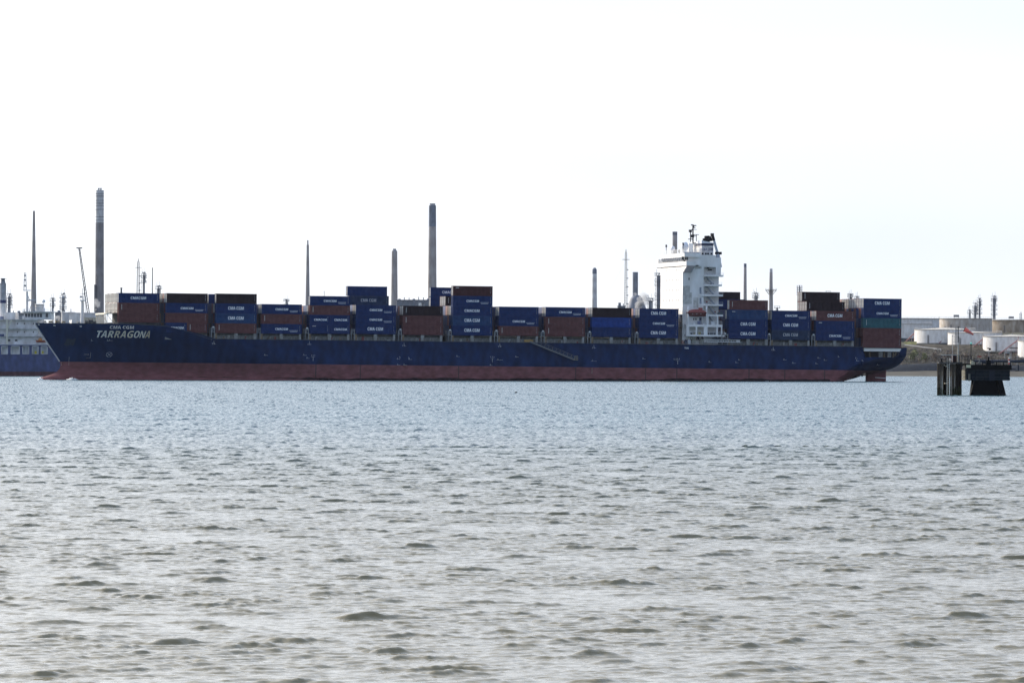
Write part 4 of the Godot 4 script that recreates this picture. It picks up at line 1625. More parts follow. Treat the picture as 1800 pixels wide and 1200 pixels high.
	weed.seed = 9
	weed.frequency = 0.06
	var g2 := [PackedVector3Array(), PackedVector3Array()]
	for i in 241:
		var x := lerpf(-130.0, 100.0, i / 240.0)
		var wl := x * 0.00803
		var y1 := wl + 0.75 + 0.35 * weed.get_noise_1d(x * 3.0) + 0.4 * weed.get_noise_1d(x * 0.6)
		g2[0].append(Vector3(x, wl - 1.2, near_side(x, wl - 1.2) + 0.03))
		g2[1].append(Vector3(x, y1, near_side(x, y1) + 0.03))
	s = Shape.new()
	s.sheet(g2, Vector3.BACK)
	part("fouling_band", s, mat(0.035, 0.02, 0.024, 0.9, 0.0, grime(4), Vector3(0.1, 0.1, 0.1)), o)
	# scuffed patch where the anchor hangs
	var an := on_ship(121, 600.5, -11.0)
	s = Shape.new()
	var g3 := []
	for j in 7:
		var line := PackedVector3Array()
		for i in 9:
			var x := an.x - 1.6 + 3.2 * i / 8.0 + 0.15 * j
			var y := an.y - 1.3 + 2.4 * j / 6.0 + 0.25 * sin(i * 1.3 + j)
			line.append(Vector3(x, y, near_side(x, y) + 0.02 - (0.06 if i in [0, 8] or j in [0, 6] else 0.0)))
		g3.append(line)
	s.sheet(g3, Vector3.BACK)
	part("scuff_mark", s, mat(0.055, 0.078, 0.13, 0.7, 0.0, rust_streaks(), Vector3(0.3, 0.3, 0.3)), o)
	# accommodation ladder lowered along the side
	var l0 := on_ship(931, 600.5, 0.6)
	var l1 := on_ship(1009, 632, 0.6)
	var alum := mat(0.15, 0.155, 0.16, 0.6)
	s = Shape.new()
	s.bar(l0, l1, 0.16, 0.45)
	s.bar(l0 + Vector3(0, 0, 0.8), l1 + Vector3(0, 0, 0.8), 0.16, 0.45)
	var gang := part("gangway", s, alum, o)
	for k in 26:
		var q := l0.lerp(l1, (k + 0.5) / 26.0)
		var t := Shape.new()
		t.box(q + Vector3(0, 0, 0.4), Vector3(0.34, 0.06, 0.72))
		part("tread", t, alum, gang)
	var h0 := on_ship(946, 598.5, 1.4)
	s = Shape.new()
	s.bar(h0, l1 + Vector3(0, 1.1, 0.8), 0.09)
	s.bar(h0 + Vector3(0, -0.5, 0), l1 + Vector3(0, 0.55, 0.8), 0.07)
	part("handrail", s, alum, gang)
	for k in 10:
		var f := (k + 1.0) / 10.0
		var q := l0.lerp(l1, 0.15 + 0.85 * f)
		var t := Shape.new()
		t.bar(q + Vector3(0, 0, 0.8), q + Vector3(0.25, 1.15, 0.8), 0.09)
		part("stanchion", t, alum, gang)
	s = Shape.new()
	s.block(Vector3(l1.x - 0.3, l1.y - 0.1, 0.5), Vector3(l1.x + 1.0, l1.y + 0.05, 1.6))
	s.railing(Vector3(l1.x, l1.y, 1.5), Vector3(l1.x + 0.95, l1.y, 1.5), 1.1, 0.45, 0.08, 2)
	part("platform", s, mat(0.32, 0.27, 0.16, 0.7), gang)
	s = Shape.new()
	s.box(on_ship(929, 599, -0.3), Vector3(2.6, 0.7, 0.5))
	part("turntable", s, mat(0.34, 0.22, 0.08, 0.7), gang)


func bow_gear(o: Node3D, white: Material, grey: Material, tan: Material, dark: Material) -> void:
	var s := Shape.new()
	var f0 := on_ship(144, 568, MID)
	var f1 := on_ship(144.3, 528, MID)
	s.tube(Vector3(f0.x, f0.y - 1, MID), f1, 0.62, 0.42, 14)
	var mast := part("foremast", s, white, o)
	s = Shape.new()
	var c0 := on_ship(138.5, 529, MID)
	var c1 := on_ship(149, 529, MID)
	s.block(Vector3(c0.x, c0.y, MID - 1.1), Vector3(c1.x, c0.y + 0.35, MID + 1.1))
	s.railing(Vector3(c0.x, c0.y + 0.3, MID + 1.1), Vector3(c1.x, c0.y + 0.3, MID + 1.1), 1.0, 0.6, 0.08)
	part("crows_nest", s, white, mast)
	s = Shape.new()
	s.bar(f1, f1 + Vector3(0, 3.6, 0), 0.14)
	s.box(f1 + Vector3(-0.5, 1.1, 0), Vector3(0.7, 0.5, 0.5))
	s.bar(f1 + Vector3(-0.9, 2.0, 0), f1 + Vector3(0.9, 2.0, 0), 0.1)
	part("masthead_light", s, mat(0.18, 0.18, 0.2, 0.7), mast)
	s = Shape.new()
	s.bar(on_ship(147.5, 568, MID), on_ship(145.5, 531, MID), 0.12)
	part("ladder", s, white, mast)
	# pale breakwater box
	s = Shape.new()
	var b0 := on_ship(121.8, 568, -9)
	var b1 := on_ship(130.5, 562, -9)
	s.block(Vector3(b0.x + 1.6, b0.y - 0.6, -20), Vector3(b1.x + 1.6, b1.y, -15.5))
	part("deck_house", s, white, o)
	# winches, rope drums, vents
	for q in [[78, 566, 4.0, 1.3, 0], [88, 566.3, 6.0, 1.6, 1], [100, 566.4, 7.0, 1.7, 1], [111, 566.6, 5.0, 1.4, 1], [137, 568.3, 4.0, 2.2, 2], [152, 567, 7.0, 2.6, 0], [158, 566.6, 7.0, 3.6, 0], [165, 568, 5.0, 2.4, 0]]:
		var zc: float = MID if q[0] < 120 else -11.0
		var p := on_ship(q[0], q[1] + 2, zc)
		var w: float = q[2] / 6.1
		s = Shape.new()
		s.tube(Vector3(p.x - w * 0.5, p.y + 0.5, zc), Vector3(p.x + w * 0.5, p.y + 0.5, zc), q[3] * 0.17, q[3] * 0.17, 12)
		s.tube(Vector3(p.x - w * 0.55, p.y + 0.5, zc), Vector3(p.x - w * 0.42, p.y + 0.5, zc), q[3] * 0.26, q[3] * 0.26, 12)
		s.tube(Vector3(p.x + w * 0.42, p.y + 0.5, zc), Vector3(p.x + w * 0.55, p.y + 0.5, zc), q[3] * 0.26, q[3] * 0.26, 12)
		s.block(Vector3(p.x - w * 0.6, p.y - 1.5, zc - 0.8), Vector3(p.x + w * 0.6, p.y + 0.15, zc + 0.8))
		part("mooring_winch", s, [mat(0.06, 0.06, 0.065, 0.8), mat(0.22, 0.17, 0.10, 0.8), grey][q[4]], o)
	s = Shape.new()
	for i in 20:
		var x := lerpf(-140.8, -120.0, i / 20.0)
		var x2 := lerpf(-140.8, -120.0, (i + 1) / 20.0)
		var p := Vector3(x, 15.5, near_side(x, 15.4) - 0.1)
		var p2 := Vector3(x2, 15.5, near_side(x2, 15.4) - 0.1)
		s.bar(p + Vector3(0, 0.55, 0), p2 + Vector3(0, 0.55, 0), 0.05)
		s.bar(p, p + Vector3(0, 0.55, 0), 0.05)
	part("bow_railing", s, mat(0.4, 0.38, 0.33, 0.6), o)
	for q in [[67, 570.5], [95, 572], [141.5, 573.4]]:
		var p := on_ship(q[0], q[1], near_side(on_ship(q[0], q[1], -12).x, 15.0))
		s = Shape.new()
		s.box(Vector3(p.x, p.y, near_side(p.x, p.y) + 0.05), Vector3(0.6, 0.4, 0.25))
		part("fairlead", s, mat(0.4, 0.4, 0.4, 0.6), o)
	# hatch below the first stack
	var first = bay_table()[0]
	s = Shape.new()
	s.block(Vector3(first.x - 0.5, 13.9, -27.0), Vector3(first.x + 12.4, 15.4, -6.0))
	s.block(Vector3(first.x, 15.4, -27.6), Vector3(first.x + 12.2, first.y - 0.03, -4.2))
	part("hatch_cover", s, mat(0.12, 0.125, 0.13, 0.8, 0.0, grime(4), Vector3(0.15, 0.15, 0.15)), o)
	s = Shape.new()
	s.block(Vector3(first.x + 2.0, first.y, -27.0), Vector3(first.x + 11.0, first.y + 2.7, -7.2))
	part("dark_backing", s, mat(0.05, 0.052, 0.055, 0.8), o)  # dark block added so the gaps behind the trestle look shaded
	# lashing trestle under the first stack: pale posts and braces across the bow
	var x := on_ship(189, 560, -5).x
	var ytop := on_ship(190, 550, -5).y
	for k in 7:
		var z := -6.6 - k * 3.25
		s = Shape.new()
		s.bar(Vector3(x, 14.0, z), Vector3(x, ytop, z), 0.17)
		if k % 3 == 0:
			s.bar(Vector3(x + 3.2, 14.0, z), Vector3(x, ytop - 0.3, z), 0.14)
		s.bar(Vector3(x, 14.2, z), Vector3(x, ytop - 0.4, z - 3.1 if k < 6 else z), 0.1)
		part("trestle_post", s, mat(0.66, 0.62, 0.52, 0.7), o)
	s = Shape.new()
	s.block(Vector3(x - 0.3, ytop - 0.35, -26.4), Vector3(x + 0.5, ytop, -6.2))
	s.block(Vector3(x, ytop, -26.4), Vector3(x + 4.6, ytop + 0.12, -6.2))
	part("trestle_beam", s, mat(0.66, 0.62, 0.52, 0.7), o)
	s = Shape.new()
	s.railing(Vector3(x, ytop, -6.3), Vector3(x + 4.4, ytop, -6.3), 1.0, 0.8, 0.08, 2)
	part("trestle_railing", s, mat(0.6, 0.55, 0.42, 0.7), o)


# everything between the deck edge and the lowest containers
func hatch_gear(o: Node3D, grey: Material, tan: Material, dark: Material) -> void:
	var coam := mat(0.26, 0.275, 0.28, 0.75, 0.0, grime(4), Vector3(0.15, 0.15, 0.15))
	var bays := bay_table()
	for k in bays.size():
		var b = bays[k]
		if k == 0 or k == 15:
			continue
		var x0: float = b.x
		var x1: float = b.x + 12.19
		var c := Shape.new()
		c.block(Vector3(x0 - 0.2, 11.2, -30.0), Vector3(x1 + 0.2, 12.75, -2.2))
		part("hatch_coaming", c, coam, o)
		c = Shape.new()
		c.block(Vector3(x0 - 0.1, 12.75, -30.4), Vector3(x1 + 0.1, 13.3, -1.9))
		part("hatch_cover", c, mat(0.15, 0.155, 0.16, 0.8, 0.0, grime(4), Vector3(0.15, 0.15, 0.15)), o)
		if k == 1:
			continue
		for q in [[x0 + 0.1, 0.62, tan], [(x0 + x1) * 0.5, 0.95, grey], [x1 - 0.4, 0.6, grey]]:
			c = Shape.new()
			c.block(Vector3(q[0] - q[1] * 0.5, 11.3, -1.3), Vector3(q[0] + q[1] * 0.5, b.y - 0.08, -0.35))
			part("container_pedestal", c, q[2], o)
		c = Shape.new()
		c.railing(Vector3(x0 + 0.6, 11.4, -0.25), Vector3(x1 - 0.8, 11.4, -0.25), 1.0, 1.9, 0.06, 2)
		part("deck_railing", c, mat(0.33, 0.33, 0.32, 0.6), o)
		# odds and ends on the side walkway
		for n in 4:
			c = Shape.new()
			var x := x0 + 1.5 + rng.randf() * 9.0
			if n % 2 == 0:
				c.block(Vector3(x, 11.3, -2.1), Vector3(x + rng.randf_range(0.3, 1.0), 11.3 + rng.randf_range(0.6, 1.5), -1.7))
			else:
				c.tube(Vector3(x, 11.3, -1.9), Vector3(x, 12.3, -1.9), 0.16, 0.16, 7)
				c.tube(Vector3(x, 12.2, -1.9), Vector3(x + 0.35, 12.4, -1.6), 0.22, 0.26, 7)
			part("deck_fitting", c, [grey, mat(0.45, 0.46, 0.46, 0.6), tan, mat(0.26, 0.06, 0.05, 0.7)][(k + n) % 4], o)
		# lashing bridge in the gap ahead of the stack
		var gap := 1.5 if k != 12 else 2.4
		c = Shape.new()
		var gx := x0 - gap
		for z in [-0.5, -3.0, -8.0, -16.0, -24.0, -31.0]:
			c.bar(Vector3(gx + 0.2, 11.2, z), Vector3(gx + 0.2, 14.9, z), 0.2)
			c.bar(Vector3(gx + gap - 0.35, 11.2, z), Vector3(gx + gap - 0.35, 14.9, z), 0.2)
		c.block(Vector3(gx + 0.15, 13.5, -31.5), Vector3(gx + gap - 0.25, 13.65, -0.35))
		for z in [-0.4]:
			c.bar(Vector3(gx + 0.1, 14.6, z), Vector3(gx + gap - 0.2, 14.6, z), 0.1)
			c.bar(Vector3(gx + 0.1, 14.85, z), Vector3(gx + gap - 0.2, 14.85, z), 0.1)
			c.bar(Vector3(gx + 0.1, 13.6, z), Vector3(gx + gap - 0.2, 14.85, z), 0.08)
		var lb := part("lashing_bridge", c, mat(0.24, 0.25, 0.26, 0.7), o)
		if k % 2 == 0 or k > 5:
			c = Shape.new()
			c.box(Vector3(gx + gap * 0.5, 15.05, -0.4), Vector3(0.5, 0.3, 0.3))
			part("deck_lamp", c, mat(0.7, 0.72, 0.72, 0.4), lb)


func bridge_tower(o: Node3D, white: Material, grey: Material, tan: Material, dark: Material, glass: Material) -> void:
	var zp := -2.8
	var zs := -27.6
	var xf := on_ship(1200, 540, zp).x
	var xm := on_ship(1237, 540, zp).x
	var xb := on_ship(1267, 540, zp).x
	var yv := func(v: float) -> float: return on_ship(1232, v, zp).y
	var xu := func(u: float, c: float) -> float: return on_ship(u, 540, c).x
	var y_top: float = yv.call(469)
	# main block, forward part
	var s := Shape.new()
	s.block(Vector3(xf, 11.2, zs), Vector3(xm, y_top, zp))
	var block := part("accommodation_block", s, white, o)
	# after casing, set back from the side, with galleries
	s = Shape.new()
	s.block(Vector3(xm, 11.2, zs), Vector3(xb, yv.call(448), zp - 2.2))
	part("engine_casing", s, white, o)
	s = Shape.new()
	s.block(Vector3(xb - 1.6, yv.call(484), zp - 2.2), Vector3(xb, yv.call(452), zp))
	part("casing_trunk", s, white, o)
	for q in [[484.5, 1236.5, 1271], [501.2, 1237, 1268.5], [519, 1228.5, 1270.5], [536, 1230, 1270.5]]:
		var y: float = yv.call(q[0])
		s = Shape.new()
		s.block(Vector3(xu.call(q[1], zp), y - 0.22, zp - 2.3), Vector3(xu.call(q[2], zp), y + 0.1, zp + 0.35))
		s.block(Vector3(xu.call(q[1], zp), y + 0.1, zp + 0.25), Vector3(xu.call(q[2], zp), y + 0.28, zp + 0.35))
		var g := part("gallery", s, white, o)
		s = Shape.new()
		s.railing(Vector3(xu.call(q[1], zp) + 0.2, y, zp + 0.3), Vector3(xu.call(q[2], zp), y, zp + 0.3), 1.0, 1.2, 0.045, 3)
		part("railing", s, mat(0.55, 0.57, 0.6, 0.6), g)
	# stairs between the galleries
	for q in [[1241, 484.5, 1254.5, 500.5], [1242, 501.5, 1256, 518.5], [1244, 519.5, 1257.5, 535.5], [1246, 536.5, 1258, 553], [1247, 555, 1256, 569]]:
		var a := on_ship(q[0], q[1], zp - 0.8)
		var b := on_ship(q[2], q[3], zp - 0.8)
		s = Shape.new()
		s.bar(a, b, 0.12, 0.3)
		s.bar(a + Vector3(0, 0, -0.8), b + Vector3(0, 0, -0.8), 0.12, 0.3)
		s.bar(a + Vector3(0.1, 0.95, 0), b + Vector3(0.1, 0.95, 0), 0.06)
		var st := part("outside_stair", s, mat(0.30, 0.32, 0.36, 0.6), o)
		for k in 9:
			var t := Shape.new()
			t.box(a.lerp(b, (k + 0.5) / 9.0) + Vector3(0, 0, -0.4), Vector3(0.28, 0.05, 0.75))
			part("tread", t, grey, st)
	# doors, windows and lockers on the side
	var side := [["door", 1231.5, 510.5, 4.0, 12.0, mat(0.22, 0.25, 0.30, 0.5), 0], ["door", 1231.5, 528.5, 4.0, 11.0, mat(0.22, 0.25, 0.30, 0.5), 0], ["window", 1211.4, 490, 2.4, 4.6, glass, 0], ["window", 1215.5, 455.2, 6.0, 3.8, glass, 0], ["window", 1226, 455.0, 8.5, 5.5, glass, 0], ["door", 1223.6, 461.5, 2.6, 5.5, mat(0.10, 0.12, 0.16, 0.5), 0],
		["window", 1241, 494.8, 2.0, 2.0, dark, 1], ["window", 1240, 511, 1.8, 2.6, mat(0.3, 0.31, 0.33, 0.5), 1], ["locker", 1241.5, 513, 3.0, 2.0, mat(0.05, 0.05, 0.06, 0.5), 1], ["locker", 1242, 530.5, 2.4, 2.4, mat(0.28, 0.05, 0.04, 0.5), 1], ["locker", 1256.8, 548.5, 1.8, 2.6, mat(0.25, 0.07, 0.05, 0.5), 1], ["locker", 1252, 498.5, 4.5, 2.5, dark, 1], ["locker", 1248, 474.0, 6.0, 2.0, dark, 1], ["locker", 1244, 471.0, 3.0, 2.4, dark, 1]]
	for q in side:
		var c: float = zp if q[6] == 0 else zp - 2.2
		var a := on_ship(q[1] - q[3] * 0.5, q[2] + q[4] * 0.5, c)
		var b := on_ship(q[1] + q[3] * 0.5, q[2] - q[4] * 0.5, c)
		s = Shape.new()
		s.block(Vector3(a.x, a.y, c - 0.05), Vector3(b.x, b.y, c + (0.06 if q[0] != "locker" else 0.6)))
		var w := part(q[0], s, q[5], o)
		if q[0] != "locker":
			s = Shape.new()
			for e in [[Vector3(a.x, b.y, c), Vector3(b.x, b.y, c)], [Vector3(a.x, a.y, c), Vector3(b.x, a.y, c)], [Vector3(a.x, a.y, c), Vector3(a.x, b.y, c)], [Vector3(b.x, a.y, c), Vector3(b.x, b.y, c)]]:
				s.bar(e[0] + Vector3(0, 0, 0.07), e[1] + Vector3(0, 0, 0.07), 0.09)
			part("frame", s, white, w)
	# repainted patches on the plating
	for q in [[1200.6, 524, 16, 20, 0], [1201, 508.5, 12, 13, 0], [1219, 532, 9, 18, 0], [1222, 470, 12, 4.5, 0]]:
		var a := on_ship(q[0], q[1] + q[3] * 0.5, zp)
		var b := on_ship(q[0] + q[2], q[1] - q[3] * 0.5, zp)
		s = Shape.new()
		s.block(Vector3(a.x + 0.02, a.y, zp), Vector3(b.x, b.y, zp + 0.012))
		part("paint_patch", s, mat(0.66, 0.665, 0.64, 0.6, 0.0, grime(3), Vector3(0.1, 0.1, 0.1)), o)
	# rows of small windows on the front, six decks
	for r in [473.5, 491, 508.8, 526.8, 543.8]:
		for u in [1166, 1171.5, 1177, 1182.5, 1189.5, 1194]:
			var f: float = (1200.0 - u) / 39.0
			var z := lerpf(zp - 0.8, zs + 0.8, f)
			var y: float = on_ship(1200, r, zp).y
			s = Shape.new()
			s.block(Vector3(xf - 0.03, y - 0.35, z - 0.22), Vector3(xf + 0.02, y + 0.35, z + 0.22))
			part("front_window", s, glass, block)
	# bridge deck across the full width: wings with bulwark, brackets below
	var wp := 1.9
	var ws := -32.4
	var xw := xf - 0.3
	var xe: float = xu.call(1222.5, wp)
	var yb: float = yv.call(467.5)
	var yk: float = yv.call(460.6)
	s = Shape.new()
	s.block(Vector3(xw, yb, ws), Vector3(xe, yb + 0.25, wp))
	s.block(Vector3(xw, yb + 0.25, ws), Vector3(xw + 0.12, yk, wp))
	s.block(Vector3(xw + 0.12, yb + 0.25, wp - 0.12), Vector3(xe, yk, wp))
	s.block(Vector3(xw + 0.12, yb + 0.25, ws), Vector3(xe, yk, ws + 0.12))
	part("bridge_wing", s, white, o)
	for q in [[zp, wp], [zs, ws]]:
		s = Shape.new()
		var yl: float = yv.call(479.5)
		var z0: float = q[0]
		var z1: float = q[1]
		# a wedge that carries the wing
		var p := [Vector3(xf, yl, z0), Vector3(xe, yl, z0), Vector3(xe, yb, z1), Vector3(xf, yb, z1), Vector3(xf, yb, z0), Vector3(xe, yb, z0)]
		s.quad(p[0], p[1], p[2], p[3], Vector3(0, -(z1 - z0), (yl - yb)).normalized() * (1.0 if z1 > z0 else 1.0) * signf(-(z1 - z0) * 0.0 + 1.0))
		s.tri(p[0], p[3], p[4], Vector3.LEFT, Vector3.LEFT, Vector3.LEFT)
		s.tri(p[1], p[2], p[5], Vector3.RIGHT, Vector3.RIGHT, Vector3.RIGHT)
		part("wing_bracket", s, white, o)
	# wheelhouse with raked windows
	var xh := xw + 0.35
	var xhe: float = xu.call(1222, zp)
	var yr: float = yv.call(452.0)
	var hz0 := -26.5
	var hz1 := -1.2
	s = Shape.new()
	s.block(Vector3(xh, yb + 0.25, hz0), Vector3(xhe + 1.0, yk + 0.1, hz1))
	s.block(Vector3(xh + 0.6, yk + 0.1, hz0 + 0.3), Vector3(xhe + 1.0, yr, hz1 - 0.3))
	var house := part("wheelhouse", s, white, o)
	s = Shape.new()
	s.block(Vector3(xh - 0.25, yr, hz0 - 0.7), Vector3(xhe + 1.0, yr + 1.15, hz1 + 0.6))
	part("wheelhouse_roof", s, white, o)
	for k in 12:
		var z := lerpf(hz0 + 0.6, hz1 - 0.6, (k + 0.5) / 12.0)
		s = Shape.new()
		var w := (hz1 - hz0 - 1.2) / 12.0 * 0.5 - 0.3
		var a := [Vector3(xh + 0.5, yk + 0.2, z - w), Vector3(xh + 0.5, yk + 0.2, z + w), Vector3(xh - 0.15, yr - 0.1, z + w), Vector3(xh - 0.15, yr - 0.1, z - w)]
		s.quad(a[0], a[1], a[2], a[3], Vector3.LEFT)
		s.quad(a[0] + Vector3(0.08, 0, 0), a[1] + Vector3(0.08, 0, 0), a[2] + Vector3(0.08, 0, 0), a[3] + Vector3(0.08, 0, 0), Vector3.RIGHT)
		part("bridge_window", s, glass, house)
		s = Shape.new()
		s.bar(Vector3(xh + 0.42, yk + 0.1, z - w - 0.3), Vector3(xh - 0.25, yr, z - w + 0.1), 0.5)
		part("mullion", s, white, house)
	for q in [[1198.5, 1202.5], [1204, 1206.8], [1207.6, 1210]]:
		var a := on_ship(q[0], 456.6, hz1)
		var b := on_ship(q[1], 450.8, hz1)
		s = Shape.new()
		s.block(Vector3(a.x, a.y, hz1 - 0.35), Vector3(b.x, b.y, hz1 + 0.02))
		part("bridge_window", s, glass, house)
	for z in [ws + 1.0, wp - 1.0]:
		s = Shape.new()
		s.block(Vector3(xw + 0.3, yk, z - 0.9), Vector3(xw + 2.0, yr - 0.2, z + 0.9))
		if z < -10:
			part("wing_shelter", s, white, o)
	# upper house behind the wheelhouse
	s = Shape.new()
	s.block(Vector3(xhe + 1.0, y_top, zs), Vector3(xb - 1.6, yv.call(448), zp))
	part("upper_house", s, white, o)
	# top deck: parapet, rail, aerials
	var yt: float = yr + 1.15
	s = Shape.new()
	s.railing(Vector3(xh - 0.3, yt, hz0 - 0.4), Vector3(xh - 0.3, yt, hz1), 1.1, 1.5, 0.07, 3)
	s.railing(Vector3(xh - 0.3, yt, hz1 + 0.3), Vector3(xhe + 0.8, yt, hz1 + 0.3), 1.1, 1.2, 0.07, 3)
	part("top_railing", s, white, o)
	s = Shape.new()
	var a0 := on_ship(1200.5, 449, -4.5)
	var a1 := on_ship(1232, 443.2, -4.5)
	s.block(Vector3(a0.x, a0.y, -4.6), Vector3(a1.x, a1.y, -4.4))
	part("parapet", s, mat(0.5, 0.53, 0.6, 0.6, 0.0, grime(3), Vector3(0.2, 0.2, 0.2)), o)
	for q in [[1171.4, 446, 431, -22, 0.16], [1194.3, 446, 440, -14, 0.16], [1201, 446, 427.5, -6, 0.17], [1181, 446, 436, -20, 0.12]]:
		s = Shape.new()
		s.bar(on_ship(q[0], q[1], q[3]), on_ship(q[0], q[2], q[3]), q[4])
		s.box(on_ship(q[0], q[2] + 1.2, q[3]), Vector3(0.45, 0.8, 0.45))
		part("aerial", s, mat(0.09, 0.09, 0.10, 0.6), o)
	s = Shape.new()
	var dm := on_ship(1204.4, 432.8, -8)
	s.ball(dm, Vector3(1.15, 1.35, 1.15))
	s.tube(on_ship(1204.4, 446, -8), dm, 0.18, 0.18, 8)
	part("satellite_dome", s, mat(0.66, 0.68, 0.72, 0.5), o)
	s = Shape.new()
	s.ball(on_ship(1183, 436.5, -19), Vector3(0.7, 0.75, 0.7))
	s.tube(on_ship(1183.5, 447, -19), on_ship(1183, 437, -19), 0.14, 0.14, 8)
	part("satellite_dome", s, mat(0.66, 0.68, 0.72, 0.5), o)
	# signal mast
	s = Shape.new()
	for q in [[1211, 1219, 427.5, -10.0], [1219.5, 1226, 425.5, -13.0]]:
		var a := on_ship(q[0], 450, q[3])
		var b := on_ship(q[1], q[2], q[3])
		s.block(Vector3(a.x, a.y, q[3] - 1.4), Vector3(b.x, b.y, q[3]))
	var mast := part("mast_house", s, white, o)
	s = Shape.new()
	s.bar(on_ship(1218.4, 430, -12), on_ship(1218.4, 394.3, -12), 0.34)
	s.bar(on_ship(1214.2, 425, -12), on_ship(1214.2, 407, -12), 0.26)
	s.bar(on_ship(1214.2, 407, -12), on_ship(1218, 402, -12), 0.24)
	s.bar(on_ship(1224.3, 424, -12), on_ship(1224.3, 412.5, -12), 0.18)
	part("mast_pole", s, mat(0.035, 0.035, 0.04, 0.6), mast)
	for q in [[1218, 1224.2, 396.3, 0.3], [1218, 1222.8, 400.4, 0.22], [1218, 1225, 403.3, 0.14], [1217, 1229, 412.3, 0.18], [1213, 1225, 414.6, 0.2], [1210, 1218, 420.2, 0.24]]:
		s = Shape.new()
		s.bar(on_ship(q[0], q[2], -12), on_ship(q[1], q[2], -12), q[3])
		part("yard", s, mat(0.05, 0.05, 0.06, 0.6), mast)
	for q in [[1217.5, 414.8, 0.9], [1213.8, 405.8, 0.8], [1216, 395.2, 0.35], [1219.2, 397.8, 0.5]]:
		s = Shape.new()
		s.box(on_ship(q[0], q[1], -12), Vector3.ONE * q[2])
		part("lamp_box", s, mat(0.03, 0.03, 0.035, 0.6), mast)
	# funnel: white with a navy band, black louvres below, exhaust pipes on top
	var zf := -6.5
	var fa := on_ship(1233.5, 448, zf)
	var fb := on_ship(1254.5, 427.5, zf)
	s = Shape.new()
	s.block(Vector3(fa.x, fa.y, -19.0), Vector3(fb.x, fb.y, zf))
	var fun := part("funnel", s, mat(0.74, 0.75, 0.77, 0.5, 0.0, grime(3), Vector3(0.1, 0.1, 0.1)), o)
	s = Shape.new()
	var fc := on_ship(1233.5, 422.5, zf)
	# sloping top of the funnel
	var t := [Vector3(fa.x, fb.y, zf), Vector3(fb.x, fb.y, zf), Vector3(fb.x, fb.y + 0.15, zf), Vector3(fa.x, fc.y, zf)]
	var back := Vector3(0, 0, -19.0 - zf)
	s.quad(t[0], t[1], t[2], t[3], Vector3.BACK)
	s.quad(t[3], t[2], t[2] + back, t[3] + back, Vector3.UP)
	s.quad(t[0], t[3], t[3] + back, t[0] + back, Vector3.LEFT)
	s.quad(t[1], t[2], t[2] + back, t[1] + back, Vector3.RIGHT)
	part("funnel_top", s, mat(0.6, 0.63, 0.68, 0.6), fun)
	s = Shape.new()
	var n0 := on_ship(1233.5, 431.5, zf)
	s.block(Vector3(fa.x - 0.03, n0.y, -19.03), Vector3(fb.x + 0.03, fb.y - 0.05, zf + 0.03))
	part("navy_band", s, mat(0.012, 0.016, 0.05, 0.5), fun)
	var la := on_ship(1234.2, 440, zf)
	var lb := on_ship(1253.5, 440, zf)
	var wm := word_mesh("CMA CGM", 0.78, lb.x - la.x)
	var wn := part("funnel_lettering", wm, mat(0.03, 0.045, 0.12, 0.6), fun)
	wn.position = Vector3(la.x, la.y, zf + 0.02)
	for q in [[1238.5, 433.8, 1244, 432.9], [1241.5, 443, 1247, 441.6]]:
		s = Shape.new()
		s.bar(on_ship(q[0], q[1], zf + 0.03), on_ship(q[2], q[3], zf + 0.03), 0.12, 0.03)
		part("swoosh", s, mat(0.03, 0.045, 0.12, 0.6), fun)
	for q in [1235.5, 1241, 1245, 1251]:
		var a := on_ship(q - 1.7, 447.5, zf)
		var b := on_ship(q + 1.7, 444.2, zf)
		s = Shape.new()
		s.block(Vector3(a.x, a.y, zf - 0.1), Vector3(b.x, b.y, zf + 0.03))
		part("louvre", s, mat(0.012, 0.013, 0.02, 0.7), fun)
	s = Shape.new()
	for q in [[1238, 0.5, 421.5], [1240.5, 0.75, 418.5], [1243, 0.7, 419.5], [1245, 0.55, 421.5]]:
		var p := on_ship(q[0], 427, zf - 3)
		var p2 := on_ship(q[0] - 1.0, q[2], zf - 3)
		s.tube(p, p2, q[1], q[1], 10)
		s.tube(p2, p2 + Vector3(1.4, 0.15, 0), q[1], q[1] * 0.95, 10)
	part("exhaust_pipe", s, mat(0.012, 0.012, 0.013, 0.8), fun)
	# stores crane aft of the funnel
	s = Shape.new()
	var k0 := on_ship(1265, 470, -4.0)
	var k1 := on_ship(1262, 446, -4.0)
	var k2 := on_ship(1252.3, 412.5, -4.0)
	s.tube(k0, k1, 0.8, 0.55, 10)
	var crane := part("stores_crane", s, mat(0.36, 0.39, 0.45, 0.6), o)
	s = Shape.new()
	s.bar(k1, k1.lerp(k2, 0.72), 0.62)
	part("jib", s, mat(0.38, 0.41, 0.46, 0.6), crane)
	s = Shape.new()
	s.bar(k1.lerp(k2, 0.70), k2, 0.75)
	s.box(k2, Vector3(0.9, 0.9, 0.9))
	s.box(k1 + Vector3(0.2, 0.2, 0), Vector3(1.9, 0.8, 1.0))
	s.box(k1 + Vector3(-0.3, -3.2, 0), Vector3(0.7, 1.6, 0.7))
	part("jib_head", s, mat(0.02, 0.02, 0.024, 0.7), crane)
	# boat deck: a white frame of four bays standing out to the ship's side
	var zb := -0.5
	var u0: float = xu.call(1207.3, zb)
	var u1: float = xu.call(1270.5, zb)
	var y0: float = on_ship(1230, 591, zb).y
	var y1: float = on_ship(1230, 588, zb).y
	var y2: float = on_ship(1230, 574.3, zb).y
	var y3: float = on_ship(1230, 570, zb).y
	s = Shape.new()
	s.block(Vector3(u0, y0, zp), Vector3(xu.call(1275, zb), y1, zb))
	s.block(Vector3(u0, y2, zp), Vector3(u1, y3, zb))
